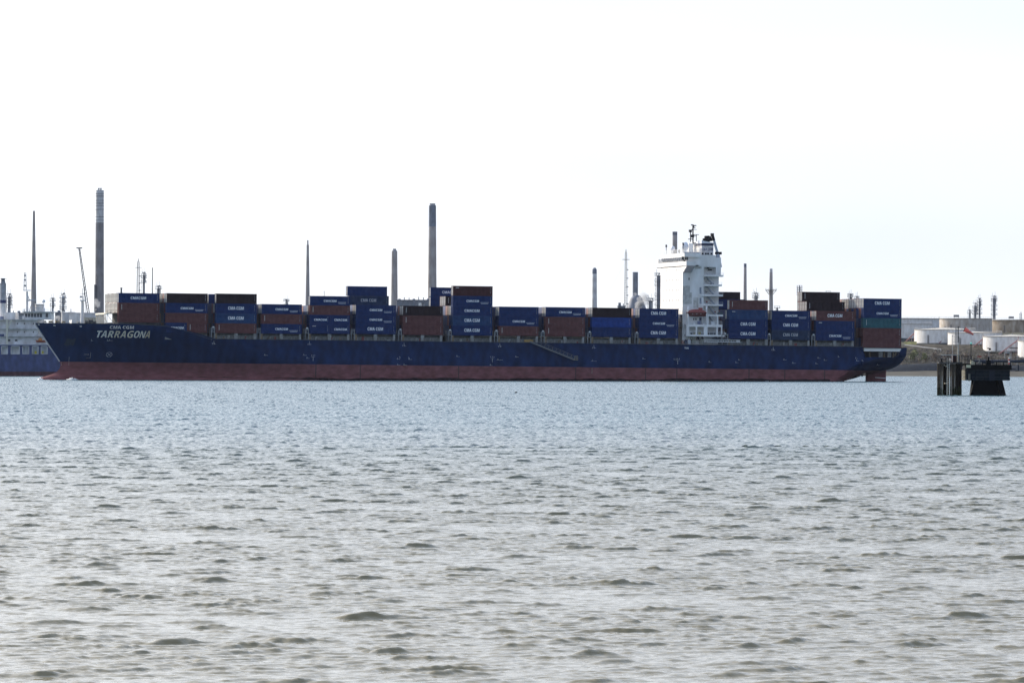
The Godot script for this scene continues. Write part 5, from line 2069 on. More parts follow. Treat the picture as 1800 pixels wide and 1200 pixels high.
	for q in [[1207.3, 1212.2], [1223.6, 1226.3], [1238.0, 1244.6], [1260.0, 1262.4], [1268.6, 1270.5]]:
		s.block(Vector3(xu.call(q[0], zb), y1, zb - 0.5), Vector3(xu.call(q[1], zb), y2, zb - 0.003))
	var bd := part("boat_deck", s, white, o)
	for q in [[1207.5, 1275, y1, 1.0], [1207.5, 1270, y3, 1.05]]:
		s = Shape.new()
		s.railing(Vector3(xu.call(q[0], zb), q[2], zb - 0.1), Vector3(xu.call(q[1], zb), q[2], zb - 0.1), q[3], 1.1, 0.06, 3)
		part("railing", s, mat(0.6, 0.62, 0.64, 0.6), bd)
	for q in [[1215.5, 584.5, 3.0, 3.6, mat(0.02, 0.02, 0.03, 0.7)], [1221, 584, 3.4, 4.6, mat(0.26, 0.21, 0.06, 0.6)], [1229.3, 584, 5.6, 5.4, mat(0.30, 0.25, 0.06, 0.6)], [1234, 585, 3.0, 3.0, mat(0.05, 0.05, 0.07, 0.7)], [1251, 584.5, 14.0, 4.4, mat(0.02, 0.022, 0.03, 0.8)], [1265, 585, 4.0, 4.0, mat(0.06, 0.06, 0.07, 0.8)]]:
		var p := on_ship(q[0], q[1], zb - 1.0)
		s = Shape.new()
		var w: float = q[2] / 5.6
		var h: float = q[3] / 5.6
		s.tube(Vector3(p.x - w * 0.5, y1 + h * 0.5, zb - 1.0), Vector3(p.x + w * 0.5, y1 + h * 0.5, zb - 1.0), h * 0.42, h * 0.42, 12)
		s.block(Vector3(p.x - w * 0.45, y1, zb - 1.5), Vector3(p.x + w * 0.45, y1 + h * 0.4, zb - 0.5))
		part("winch", s, q[4], bd)
	for q in [[1221.3, 568.3, 3.6, 2.6, mat(0.75, 0.76, 0.76, 0.5)], [1237.3, 568.3, 4.2, 2.6, mat(0.75, 0.76, 0.76, 0.5)], [1253, 565.5, 6.5, 5.0, mat(0.75, 0.76, 0.76, 0.5)], [1228.7, 566.5, 4.4, 6.0, mat(0.035, 0.06, 0.19, 0.5)]]:
		var p := on_ship(q[0], q[1], zb - 1.2)
		s = Shape.new()
		s.box(Vector3(p.x, y3 + q[3] / 5.6 * 0.5, zb - 1.3), Vector3(q[2] / 5.6, q[3] / 5.6, 0.8))
		part("deck_box", s, q[4], bd)
	var dd := Shape.new()
	var da := on_ship(1229.3, 570, zp)
	var db := on_ship(1233.5, 558, zp)
	dd.block(Vector3(da.x, da.y, zp), Vector3(db.x, db.y, zp + 0.06))
	part("door", dd, mat(0.035, 0.05, 0.11, 0.5), o)
	for q in [1219.8, 1223.6]:
		var a := on_ship(q - 1.1, 562.5, zp)
		var b := on_ship(q + 1.1, 559.0, zp)
		s = Shape.new()
		s.block(Vector3(a.x, a.y, zp), Vector3(b.x, b.y, zp + 0.05))
		part("window", s, glass, o)
	# lifeboat davits and the frame aft of it
	for q in [1210.5, 1243.2]:
		s = Shape.new()
		s.bar(on_ship(q, 570, zb - 0.3), on_ship(q - 1.2, 545, zb - 0.3), 0.42)
		s.bar(on_ship(q - 1.2, 545, zb - 0.3), on_ship(q - 0.5, 538.5, zb - 1.0), 0.4)
		part("davit", s, white, bd)
	s = Shape.new()
	var g0 := on_ship(1244.5, 555.5, zb)
	var g1 := on_ship(1271.5, 553, zb)
	s.block(Vector3(g0.x, g0.y, zp), Vector3(g1.x, g1.y, zb))
	for q in [[1244.5, 1246.2], [1261, 1263]]:
		s.block(Vector3(xu.call(q[0], zb), y3, zb - 0.4), Vector3(xu.call(q[1], zb), g0.y, zb - 0.003))
	part("upper_frame", s, white, bd)
	s = Shape.new()
	var lr := on_ship(1265.5, 551, zb - 0.6)
	s.tube(lr + Vector3(-0.6, 0, 0), lr + Vector3(0.9, 0, 0), 0.42, 0.42, 10)
	part("raft_canister", s, mat(0.03, 0.05, 0.06, 0.5), bd)
	# below the boat deck: plating, vents, stowed gangway, davit post
	for q in [[1216, 594, 3.2, 4.2, mat(0.30, 0.30, 0.26, 0.7)], [1220, 600, 6.2, 6.6, mat(0.26, 0.265, 0.23, 0.7)], [1234, 600, 6.2, 6.6, mat(0.26, 0.265, 0.23, 0.7)], [1227.5, 595, 4.2, 3.4, dark], [1235, 594.5, 4.2, 2.8, dark], [1259, 595, 11.0, 3.2, mat(0.04, 0.05, 0.08, 0.5)], [1211.5, 601, 5.0, 7.0, mat(0.55, 0.57, 0.6, 0.6)], [1206, 601, 4.0, 6.0, mat(0.04, 0.055, 0.10, 0.6)], [1200.5, 602, 4.0, 4.0, mat(0.28, 0.13, 0.09, 0.7)]]:
		var p := on_ship(q[0], q[1], zp + 0.8)
		s = Shape.new()
		var h: float = q[3] / 5.6
		s.box(Vector3(p.x, p.y, zp + 0.5), Vector3(q[2] / 5.6, h, 0.9))
		s.tube(Vector3(p.x, p.y + h * 0.5, zp + 0.5), Vector3(p.x, p.y + h * 0.5 + 0.3, zp + 0.5), q[2] / 14.0, q[2] / 18.0, 9)
		part("deck_vent", s, q[4], o)
	s = Shape.new()
	var w0 := on_ship(1238, 600.5, -0.2)
	var w1 := on_ship(1302, 600.5, -0.2)
	s.block(Vector3(w0.x, w0.y - 0.1, -1.0), Vector3(w1.x, w0.y + 0.12, -0.2))
	s.block(Vector3(w0.x, w0.y + 0.55, -1.0), Vector3(w1.x, w0.y + 0.68, -0.86))
	for k in 14:
		var x := lerpf(w0.x, w1.x, (k + 0.5) / 14.0)
		s.bar(Vector3(x, w0.y, -0.3), Vector3(x, w0.y + 0.7, -0.3), 0.09)
	s.block(Vector3(w0.x, w0.y + 0.55, -0.34), Vector3(w1.x, w0.y + 0.68, -0.2))
	s.block(Vector3(w1.x - 1.0, w0.y - 0.1, -1.0), Vector3(w1.x, w0.y + 0.7, -0.85))
	part("stowed_gangway", s, mat(0.6, 0.61, 0.6, 0.5), o)
	s = Shape.new()
	s.railing(Vector3(xf - 2, 11.4, -0.2), Vector3(xb + 3, 11.4, -0.2), 1.0, 1.5, 0.06, 2)
	part("deck_railing", s, mat(0.33, 0.34, 0.35, 0.6), o)
	# low pieces between the block and the stack ahead of it
	for q in [[1195.5, 552, 3.0, 0.2], [1197, 565, 5.0, 0.25], [1196, 574, 6.5, 0.2]]:
		s = Shape.new()
		var p := on_ship(q[0], q[1], zp)
		s.block(Vector3(xf - 1.6, p.y - q[3], zp - 3), Vector3(xf, p.y, zp))
		s.railing(Vector3(xf - 1.6, p.y, zp), Vector3(xf, p.y, zp), 1.0, 0.7, 0.06, 2)
		part("front_platform", s, white if q[0] < 1196 else tan, o)
	# the lifeboat
	var bc := on_ship(1226.6, 556.5, 0.0)
	var lf := ship_frame * Transform3D(Basis(), Vector3(bc.x, bc.y, -0.9))
	var boat := thing("lifeboat", "enclosed red lifeboat hanging in davits on the side of the white bridge tower", "lifeboat", lf)
	var hull_red := mat(0.24, 0.085, 0.075, 0.6, 0.0, grime(2), Vector3(0.3, 0.3, 0.3))
	part("boat_hull", boat_shape(6.8, 2.4, 1.25), hull_red, boat)
	var can := Shape.new()
	for side_ in [-1.0, 1.0]:
		var g := []
		for j in 6:
			var e := j / 5.0
			var line := PackedVector3Array()
			for i in 13:
				var tt := -1.0 + 2.0 * i / 12.0
				var shrink := 1.0 - 0.28 * pow(e, 1.6)
				var w := 1.15 * pow(maxf(0.0, 1.0 - tt * tt), 0.45)
				line.append(Vector3(tt * 3.25 * shrink, 1.2 + 1.1 * e * (1.0 - 0.35 * tt * tt), side_ * w * sqrt(maxf(0.0, 1.0 - e * e * 0.98))))
			g.append(line)
		can.sheet(g, Vector3(0, 0.5, side_))
	part("canopy", can, mat(0.30, 0.065, 0.055, 0.5, 0.0, grime(2), Vector3(0.3, 0.3, 0.3)), boat)
	var con := Shape.new()
	con.block(Vector3(0.6, 2.1, -0.5), Vector3(1.7, 2.75, 0.5))
	part("conning_turret", con, mat(0.30, 0.065, 0.055, 0.5), boat)
	var rubb := Shape.new()
	rubb.bar(Vector3(-2.6, 1.25, 1.1), Vector3(2.6, 1.25, 1.1), 0.12)
	part("rubbing_strake", rubb, mat(0.14, 0.05, 0.05, 0.7), boat)
	for k in 3:
		var pw := Shape.new()
		pw.ball(Vector3(-1.6 + k * 1.3, 0.85, 1.02), Vector3(0.16, 0.12, 0.06), 8, 5)
		part("porthole", pw, mat(0.45, 0.4, 0.4, 0.4), boat)


# ==================================================================== containers
const ROW := 2.46
const LONG := 12.19
const WIDE := 2.44
const HIGH := 2.88
const ORDINAL := ["first", "second", "third", "fourth", "fifth", "sixth", "seventh", "eighth", "ninth", "tenth", "eleventh", "twelfth", "thirteenth", "fourteenth", "fifteenth", "last"]
# pixel of the near bottom corner, tier height, first row, outer tiers from the bottom, inner height
# colours: b blue, B bright blue, l light blue, g grey blue, n brown, d dark brown, t teal, r reddish; marks: L large, M medium, s small lettering, p plate text, . none
const BAYS := [
	[207.4, 566.0, 2.88, 1.4, ["n.", "np", "bM"], 3],
	[292.0, 584.0, 2.90, 0.3, ["HH", "n.", "bs", "d."], 4],
	[379.0, 585.0, 2.92, 0.0, ["np", "lL", "bL", "d."], 3],
	[459.0, 586.0, 2.92, 0.0, ["bs", "np", "bs"], 3],
	[544.0, 586.0, 2.80, 0.0, ["hh", "hh", "np", "bs"], 3],
	[625.0, 586.5, 2.88, 0.0, ["bL", "bs", "bs"], 3],
	[708.0, 588.0, 2.88, 0.0, ["n.", "np", "dp"], 3],
	[795.5, 589.0, 2.96, 0.0, ["bL", "lL", "bM", "bs", "rp"], 3],
	[877.0, 589.5, 2.90, 0.0, ["np", "bs", "b."], 3],
	[959.0, 590.5, 2.92, 0.0, ["np", "np", "bs"], 3],
	[1041.0, 591.5, 2.92, 0.0, ["b.", "B.", "d."], 3],
	[1124.0, 593.5, 2.96, 0.0, ["bL", "bs", "bL"], 3],
	[1282.0, 595.0, 2.94, 0.0, ["bL", "bL", "lp", "np"], 3],
	[1357.0, 597.0, 2.98, 0.0, ["gL", "bL", "bs"], 3],
	[1435.0, 598.0, 3.00, 0.0, ["bs", "bp", "nL"], 3],
	[1518.0, 610.5, 3.00, 0.0, ["n.", "n.", "tp", "bs", "bL"], 5],
]
var bays_done := []


func bay_table() -> Array:
	if bays_done.size():
		return bays_done
	for b in BAYS:
		var face: float = -0.2 - ROW * b[3]
		var p := on_ship(b[0], b[1], face)
		bays_done.append({"x": p.x, "y": p.y, "tier": b[2], "first": b[3], "outer": b[4], "inner": b[5]})
	return bays_done


func paint(code: String) -> Material:
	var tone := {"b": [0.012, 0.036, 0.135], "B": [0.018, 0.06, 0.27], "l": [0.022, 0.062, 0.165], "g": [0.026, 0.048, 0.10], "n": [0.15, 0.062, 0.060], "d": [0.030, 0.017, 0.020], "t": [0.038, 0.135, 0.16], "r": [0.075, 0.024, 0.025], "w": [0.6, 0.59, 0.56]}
	var c = tone[code]
	return mat(c[0], c[1], c[2], 0.62, 0.0, noise_texture(71, 0.012, 0.76, 1.0, 6, 0.03), Vector3(0.09, 0.09, 0.09))


# corrugated sheet in the plane z = 0 facing +z, from (0,0) to (w,h), ribs upright
func corrugated(w: float, h: float, pitch: float, depth: float) -> ArrayMesh:
	var s := Shape.new()
	var n := int(w / pitch)
	var step := w / n
	for k in n:
		var x := k * step
		var q := [Vector2(0, 0), Vector2(0.25, 0), Vector2(0.5, -depth), Vector2(0.75, -depth), Vector2(1.0, 0)]
		for i in 4:
			var a := Vector3(x + q[i].x * step, 0, q[i].y)
			var b := Vector3(x + q[i + 1].x * step, 0, q[i + 1].y)
			var nn := Vector3(-(b.z - a.z), 0, b.x - a.x).normalized()
			s.quad(a, b, b + Vector3(0, h, 0), a + Vector3(0, h, 0), nn)
	return s.mesh()


var kit := {}


func container_kit(l: float) -> Dictionary:
	if kit.has(l):
		return kit[l]
	var f := Shape.new()
	var hx := l * 0.5
	var hz := WIDE * 0.5
	for sx in [-1.0, 1.0]:
		for sz in [-1.0, 1.0]:
			f.box(Vector3(sx * (hx - 0.08), HIGH * 0.5, sz * (hz - 0.08)), Vector3(0.16, HIGH, 0.16))
			for y in [0.09, HIGH - 0.09]:
				f.box(Vector3(sx * (hx - 0.08), y, sz * (hz - 0.08)), Vector3(0.2, 0.18, 0.2))
	for sz in [-1.0, 1.0]:
		f.box(Vector3(0, 0.08, sz * (hz - 0.06)), Vector3(l - 0.32, 0.16, 0.11))
		f.box(Vector3(0, HIGH - 0.05, sz * (hz - 0.04)), Vector3(l - 0.32, 0.09, 0.07))
	for sx in [-1.0, 1.0]:
		f.box(Vector3(sx * (hx - 0.06), 0.09, 0), Vector3(0.11, 0.16, WIDE - 0.32))
		f.box(Vector3(sx * (hx - 0.06), HIGH - 0.06, 0), Vector3(0.11, 0.12, WIDE - 0.32))
	# far side and floor
	f.box(Vector3(0, HIGH * 0.5, -hz + 0.06), Vector3(l - 0.32, HIGH - 0.2, 0.03))
	f.box(Vector3(0, 0.14, 0), Vector3(l - 0.3, 0.06, WIDE - 0.2))
	var r := Shape.new()
	r.box(Vector3(0, HIGH - 0.05, 0), Vector3(l - 0.2, 0.03, WIDE - 0.14))
	var d := Shape.new()
	for sz in [-1.0, 1.0]:
		d.box(Vector3(hx - 0.1, HIGH * 0.5, sz * 0.54), Vector3(0.05, HIGH - 0.36, 1.04))
		for e in [0.28, 0.78]:
			d.tube(Vector3(hx - 0.05, 0.2, sz * e), Vector3(hx - 0.05, HIGH - 0.2, sz * e), 0.022, 0.022, 6)
	kit[l] = {"frame": f.mesh(), "roof": r.mesh(), "door": d.mesh(), "side": corrugated(l - 0.32, HIGH - 0.26, 0.42, 0.06), "end": corrugated(WIDE - 0.32, HIGH - 0.3, 0.32, 0.06)}
	return kit[l]


var logos := {}


func logo(size: String) -> ArrayMesh:
	if logos.has(size):
		return logos[size]
	var w: float = {"L": 4.7, "M": 4.6, "s": 3.8}[size]
	var h: float = {"L": 0.9, "M": 0.74, "s": 0.62}[size]
	var st := SurfaceTool.new()
	st.begin(Mesh.PRIMITIVE_TRIANGLES)
	st.append_from(word_mesh("CMA CGM" if size == "L" else "CMACGM", h, w), 0, Transform3D(Basis(), Vector3(-w * 0.5, 0, 0)))
	# a rising stroke above the word and one below it
	var s := Shape.new()
	for q in [[-0.28, h + 0.2, 0.36, 0.42, 1.0], [-0.02, -0.56, 0.36, 0.34, -1.0]]:
		for k in 8:
			var e0 := k / 8.0
			var e1 := (k + 1) / 8.0
			var p := []
			for e in [e0, e1]:
				var x: float = (q[0] + q[2] * e) * w
				var y: float = q[1] + q[3] * (pow(e, 0.6) if q[4] > 0 else pow(e, 1.8))
				var t: float = 0.1 + 0.24 * (e if q[4] > 0 else 1.0 - e)
				p.append([Vector3(x, y - t * 0.5, 0), Vector3(x, y + t * 0.5, 0)])
			s.quad(p[0][0], p[1][0], p[1][1], p[0][1], Vector3.BACK)
	st.append_from(s.mesh(), 0, Transform3D())
	logos[size] = st.commit()
	return logos[size]


func small_print(kind: String) -> ArrayMesh:
	if logos.has(kind):
		return logos[kind]
	var s := Shape.new()
	var r := RandomNumberGenerator.new()
	r.seed = hash(kind)
	if kind == "lines":
		for row in 2:
			var x := 0.0
			while x < 2.5 - row * 0.3:
				var w := r.randf_range(0.12, 0.3)
				s.box(Vector3(x + w * 0.5 + row * 0.2, -row * 0.34, 0), Vector3(w, 0.15, 0.008))
				x += w + r.randf_range(0.03, 0.09)
	elif kind == "number":
		for k in 9:
			if k == 4:
				continue
			s.box(Vector3(0, -k * 0.2, 0), Vector3(0.09, r.randf_range(0.07, 0.13), 0.008))
	elif kind == "upright":
		for k in 8:
			s.box(Vector3(0, -k * 0.2, 0), Vector3(0.16, 0.14, 0.008))
	elif kind == "plate":
		for k in 4:
			s.box(Vector3(k * 0.26, 0, 0), Vector3(0.18, 0.22, 0.008))
	logos[kind] = s.mesh()
	return logos[kind]


func container(l: float, code: String, mark: String, label: String, where: Vector3, stretch: float, detail: bool, sun_glare_end := false) -> Node3D:
	var t := ship_frame * Transform3D(Basis().scaled(Vector3(1, stretch, 1)), where)
	var o := thing("shipping_container", label, "container", t, "shipping containers on the ship")
	var k := container_kit(l)
	var m := paint(code)
	part("frame", k.frame, m, o)
	var side := part("side_panel", k.side, m, o)
	side.position = Vector3(-l * 0.5 + 0.16, 0.15, WIDE * 0.5 - 0.015)
	var end_ := part("end_panel", k.end, paint("w") if sun_glare_end else m, o)  # whitish end colour paints in the glare of direct sun
	end_.transform = Transform3D(Basis(Vector3.UP, -PI / 2), Vector3(-l * 0.5 + 0.02, 0.16, -WIDE * 0.5 + 0.16))
	part("roof", k.roof, m, o)
	part("door", k.door, m, o)
	if not detail:
		return o
	var white := mat(0.85, 0.86, 0.87, 0.6)
	var dull := mat(0.42, 0.43, 0.45, 0.6)
	var z := WIDE * 0.5 + 0.012
	if mark in ["L", "M", "s"]:
		var lg := part("lettering", logo(mark if l > 7 else "s"), white if code != "g" else dull, o)
		lg.position = Vector3({"L": -0.15, "M": -0.2, "s": 0.0}[mark] if l > 7 else 0.2, HIGH * 0.37, z)
		if mark == "s" and l > 7:
			var ln := part("small_print", small_print("lines"), mat(0.5, 0.52, 0.56, 0.6), o)
			ln.position = Vector3(2.35, HIGH * 0.34, z)
	if mark == "p":
		var up := part("small_print", small_print("upright"), mat(0.6, 0.6, 0.58, 0.6), o)
		up.position = Vector3(-l * 0.5 + 0.95, HIGH * 0.8, z)
		if code in ["r", "l", "b"]:
			up.mesh = small_print("plate")
	var nm := part("number", small_print("number"), dull, o)
	nm.position = Vector3(l * 0.5 - 0.62, HIGH * 0.82, z)
	return o


func build_containers() -> void:
	var bays := bay_table()
	var tones := {"b": "dark blue", "B": "bright blue", "l": "light blue", "g": "grey blue", "n": "brown", "d": "dark brown", "t": "teal", "r": "reddish brown", "w": "white"}
	var marks := {"L": " with large white lettering", "M": " with bold white lettering", "s": " with small white lettering", "p": " with small print", ".": ""}
	var tiers := ["bottom", "second", "third", "fourth", "fifth"]
	var taken := {}
	for k in bays.size():
		var b = bays[k]
		var n: int = b.outer.size()
		for t in n:
			var code: String = b.outer[t]
			var y: float = b.y + b.tier * t
			var z: float = -0.2 - WIDE * 0.5 - ROW * b.first
			var tier: String = "top" if t == n - 1 else tiers[t]
			if code == "hh" or code == "HH":
				var halves := [["b", "s"], ["b", "s"]]
				if code == "HH":
					halves = [["b", "s"], ["n", "p"]]
				elif t == 0:
					halves = [["b", "p"], ["b", "s"]]
				for q in 2:
					var lab := "short %s container%s, %s half, %s tier, %s stack from bow" % [tones[halves[q][0]], marks[halves[q][1]], ["forward", "after"][q], tier, ORDINAL[k]]
					container(6.06, halves[q][0], halves[q][1], lab, Vector3(b.x + 3.03 + q * 6.13, y, z), b.tier / HIGH * 0.994, true)
				continue
			var label := "%s container%s, %s tier of the %s stack from the bow" % [tones[code[0]], marks[code[1]], tier, ORDINAL[k]]
			container(LONG, code[0], code[1], label, Vector3(b.x + LONG * 0.5, y, z), b.tier / HIGH * 0.994, true, t == n - 1)  # top tier gets the end with sunlight painted in
		# the rest of the stack further in: bay 1 shows all its ends, elsewhere the next two rows show in the gaps
		var rows := 13
		if k == 0:
			rows = 10
		for r in range(1, rows):
			for t in range(1 if k == 0 else 0, b.inner):
				var shown: bool = r <= 1 or (k == 0 and t > 0) or (k == 15 and t >= 3 and r <= 8)
				taken[[k, r, t]] = 1 if shown else 2
	# inner containers that stand above their neighbours
	for q in [[2, 5, 3, "b"], [1, 3, 3, "d"], [5, 4, 3, "gL"], [5, 5, 4, "b."], [7, 12, 3, "b."], [7, 12, 4, "bM"], [7, 4, 3, "dp"], [7, 5, 3, "d"], [7, 6, 3, "n"], [12, 10, 3, "b"], [12, 12, 3, "b"], [12, 12, 4, "d"], [14, 4, 3, "dp"], [14, 5, 3, "n"], [14, 6, 3, "n"], [14, 7, 3, "n"], [14, 6, 4, "dp"], [14, 7, 4, "n"], [1, 4, 3, "d"], [5, 4, 3, "gL"]]:
		taken[[q[0], q[1], q[2]]] = q[3]
	var hidden := []
	var mix := "bbnbbdnblbnb"
	for key in taken:
		var b = bays[key[0]]
		var z: float = -0.2 - WIDE * 0.5 - ROW * (b.first + key[1])
		var p := Vector3(b.x + LONG * 0.5, b.y + b.tier * key[2] + (0.6 if key[0] == 12 and key[1] == 10 and key[2] == 3 else 0.0), z)
		var pick: String = mix[(key[0] * 7 + key[1] * 5 + key[2] * 3) % mix.length()]
		if taken[key] is int and taken[key] == 2:
			hidden.append([p, pick, b.tier / HIGH])
			continue
		var code: String = pick
		var mark := "."
		if taken[key] is String:
			code = taken[key][0]
			mark = taken[key][1] if taken[key].length() > 1 else "."
		elif key[0] == 0:
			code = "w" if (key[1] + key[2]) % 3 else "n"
		elif key[0] == 15:
			code = ["n", "b", "n", "b"][(key[1] + key[2]) % 4]
		var sunny: bool = key[2] == b.inner - 1 or taken[key] is String or key[0] == 0  # containers whose ends have sunlight put into their colour
		var what := "%s container%s" % [tones[code], marks[mark]]
		var where_ := ""
		if key[1] == 1:
			where_ = "end in the gap before the %s stack, %s tier" % [ORDINAL[key[0]], tiers[key[2]]]
		elif key[0] == 0:
			where_ = "end with sun glare painted on facing the bow, first stack, row %s, %s tier" % [["", "", "three", "four", "five", "six", "seven", "eight", "nine", "ten"][key[1]], tiers[key[2]]]
		else:
			where_ = "inside the %s stack, row %s, %s tier" % [ORDINAL[key[0]], ["", "", "three", "four", "five", "six", "seven", "eight", "nine", "ten", "eleven", "twelve", "thirteen"][key[1]], tiers[key[2]]]
		container(LONG, code, mark, what + " " + where_ if key[1] != 1 else "%s container %s" % ["sunlight_painted" if sunny else tones[code], where_], p, b.tier / HIGH * 0.994, mark != ".", sunny)
	# those wholly behind the outer rows
	var mm := MultiMesh.new()
	mm.transform_format = MultiMesh.TRANSFORM_3D
	mm.use_colors = true
	mm.mesh = container_kit(LONG).frame
	var solid := Shape.new()
	solid.box(Vector3(0, HIGH * 0.5, 0), Vector3(LONG - 0.1, HIGH - 0.1, WIDE - 0.1))
	var st := SurfaceTool.new()
	st.begin(Mesh.PRIMITIVE_TRIANGLES)
	st.append_from(mm.mesh, 0, Transform3D())
	st.append_from(solid.mesh(), 0, Transform3D())
	mm.mesh = st.commit()
	mm.instance_count = hidden.size()
	for i in hidden.size():
		mm.set_instance_transform(i, ship_frame * Transform3D(Basis().scaled(Vector3(1, hidden[i][2] * 0.994, 1)), hidden[i][0]))
		var c: Color = (paint(hidden[i][1]) as StandardMaterial3D).albedo_color.srgb_to_linear()
		mm.set_instance_color(i, c)
	var o := MultiMeshInstance3D.new()
	o.name = "inner_containers"
	o.multimesh = mm
	o.material_override = tinted(0.55)
	o.set_meta("kind", "stuff")
	tag(o, "containers packed in the inner rows behind the outer stacks", "containers")
	add_child(o)


# ==================================================================== jetty head
func build_jetty() -> void:
	var d := 746.0
	var px := d / FOCAL
	var o0 := at(1668, 693, d)
	o0.y = 0.0
	var w := func(u: float, v: float, z := 0.0) -> Vector3:
		var p := at(u, v, d)
		return Vector3(p.x - o0.x, p.y, z)
	var base := Transform3D(Basis(), o0)
	var rust := mat(0.022, 0.018, 0.015, 0.75, 0.0, rust_streaks(), Vector3(0.5, 0.12, 0.5))
	var sunlit_rust := mat(0.12, 0.105, 0.083, 0.7, 0.0, rust_streaks(), Vector3(0.6, 0.15, 0.6))  # lighter rust paints the sunlit stripes on the piles
	var black := mat(0.007, 0.007, 0.0075, 0.8)
	var steel := mat(0.03, 0.03, 0.033, 0.6)
	var galv := mat(0.32, 0.32, 0.32, 0.5, 0.2)
	# --- mooring dolphin: steel piles under a small deck
	var dol := thing("mooring_dolphin", "mooring dolphin of tall rusty steel piles standing in the water beside the jetty", "dolphin", base)
	var top: float = w.call(1670, 638).y
	var spots := [[1649.2, 2.6, 0], [1652.6, 2.4, 0], [1655.6, 2.0, 0], [1658.3, 2.6, 0], [1667.8, 2.6, 0], [1672.0, 2.6, 0], [1675.2, 2.0, 0], [1677.6, 2.4, 0], [1680.2, 2.4, 0], [1661.5, 4.0, 1], [1664.5, 3.4, 1], [1683.2, 4.6, 0], [1686.6, 4.6, 0], [1689.2, 4.0, 0], [1654.5, 4.4, 2], [1670.0, 4.4, 2], [1685.0, 4.4, 2], [1678.0, 4.4, 2]]
	for q in spots:
		var p: Vector3 = w.call(q[0], 690, -1.1 * q[2])
		var s := Shape.new()
		var r: float = q[1] * 0.5 * px
		s.tube(Vector3(p.x, -3.0, p.z), Vector3(p.x, top - 0.12 + 0.02 * (int(q[0]) % 3), p.z), r, r, 14)
		var pile := part("pile", s, sunlit_rust if q[2] == 0 and q[0] < 1681 else rust, dol)
		if q[2] == 0:
			var weed := Shape.new()
			weed.tube(Vector3(p.x, -1.0, p.z), Vector3(p.x, 1.15 + 0.25 * sin(q[0] * 3.0), p.z), r + 0.015, r + 0.006, 14, false)
			part("weed", weed, mat(0.028, 0.032, 0.014, 0.9, 0.0, grime(4), Vector3(1.2, 0.6, 1.2)), pile)
	for q in [[1661, 640, 1.6, 3.4], [1664, 672, 3.6, 1.8], [1665, 642, 2.0, 2.2]]:
		var s := Shape.new()
		var p: Vector3 = w.call(q[0], q[1] + 1.5, -0.5)
		s.box(p, Vector3(q[2] * px * 1.6, q[3] * px, 0.5))
		part("bracket", s, mat(0.5, 0.44, 0.36, 0.7), dol)
	var lad := Shape.new()
	var l0: Vector3 = w.call(1667.2, 692, 0.25)
	for x in [-0.16, 0.16]:
		lad.bar(Vector3(l0.x + x, -0.5, 0.3), Vector3(l0.x + x, top + 0.8, 0.3), 0.05)
	part("ladder", lad, mat(0.5, 0.48, 0.42, 0.6), dol)
	for k in 17:
		var s := Shape.new()
		s.box(Vector3(l0.x, 0.1 + k * 0.28, 0.3), Vector3(0.34, 0.05, 0.06))
		part("rung", s, mat(0.5, 0.48, 0.42, 0.6), dol)
	var dk := Shape.new()
	var da: Vector3 = w.call(1651, 638)
	var db: Vector3 = w.call(1692, 640)
	dk.block(Vector3(da.x, top - 0.02, -3.4), Vector3(db.x, top + 0.16, 0.35))
	dk.block(Vector3(db.x - 0.6, top - 0.5, -2.8), Vector3(db.x + 0.12, top - 0.03, 0.1))
	part("deck", dk, mat(0.05, 0.048, 0.045, 0.8), dol)
	var rl := Shape.new()
	var ra: Vector3 = w.call(1654.5, 638)
	var rb: Vector3 = w.call(1687, 638)
	for z in [0.25, -3.2]:
		rl = Shape.new()
		rl.railing(Vector3(ra.x, top + 0.15, z), Vector3(rb.x, top + 0.15, z), 1.02, 0.42, 0.045, 1)
		part("railing", rl, steel, dol)
	var hr := Shape.new()
	hr.bar(Vector3(ra.x, top + 1.2, 0.25), Vector3(ra.x + 2.4, top + 1.2, 0.25), 0.07)
	part("handrail", hr, mat(0.55, 0.53, 0.5, 0.5), dol)
	var bol := Shape.new()
	var bp: Vector3 = w.call(1656.5, 637)
	bol.lathe(Vector3(bp.x, top + 0.16, -0.5), [Vector2(0.2, 0), Vector2(0.13, 0.15), Vector2(0.12, 0.35), Vector2(0.2, 0.42), Vector2(0.2, 0.5), Vector2(0, 0.52)], 12)
	part("bollard", bol, black, dol)
	var hk := Shape.new()
	var hp: Vector3 = w.call(1671.8, 632)
	hk.ball(Vector3(hp.x, hp.y, -0.2), Vector3.ONE * 0.13, 10, 7)
	hk.tube(Vector3(hp.x, top + 0.16, -0.2), Vector3(hp.x, hp.y, -0.2), 0.05, 0.05, 7)
	part("marker_ball", hk, mat(0.7, 0.7, 0.68, 0.5), dol)
	# cabinet with a pale post at its edge, standing on the dolphin
	var cab := thing("cabinet", "dark rust red steel cabinet with a pale post at its edge on the mooring dolphin", "cabinet", Transform3D(Basis(), o0 + w.call(1678.7, 638) * Vector3(1, 0, 1) + Vector3(0, top + 0.16, -0.4)))
	var s1 := Shape.new()
	s1.block(Vector3(-0.24, 0, -0.3), Vector3(0.28, 1.08, 0.3))
	part("housing", s1, mat(0.03, 0.012, 0.012, 0.7), cab)
	s1 = Shape.new()
	s1.block(Vector3(-0.36, 0, 0.1), Vector3(-0.245, 0.98, 0.25))
	s1.bar(Vector3(-0.5, 1.0, 0.2), Vector3(-0.2, 0.9, 0.2), 0.08)
	part("post", s1, mat(0.62, 0.5, 0.46, 0.7), cab)
	s1 = Shape.new()
	s1.box(Vector3(0.02, 1.1, 0), Vector3(0.6, 0.05, 0.7))
	part("lid", s1, mat(0.02, 0.012, 0.012, 0.7), cab)
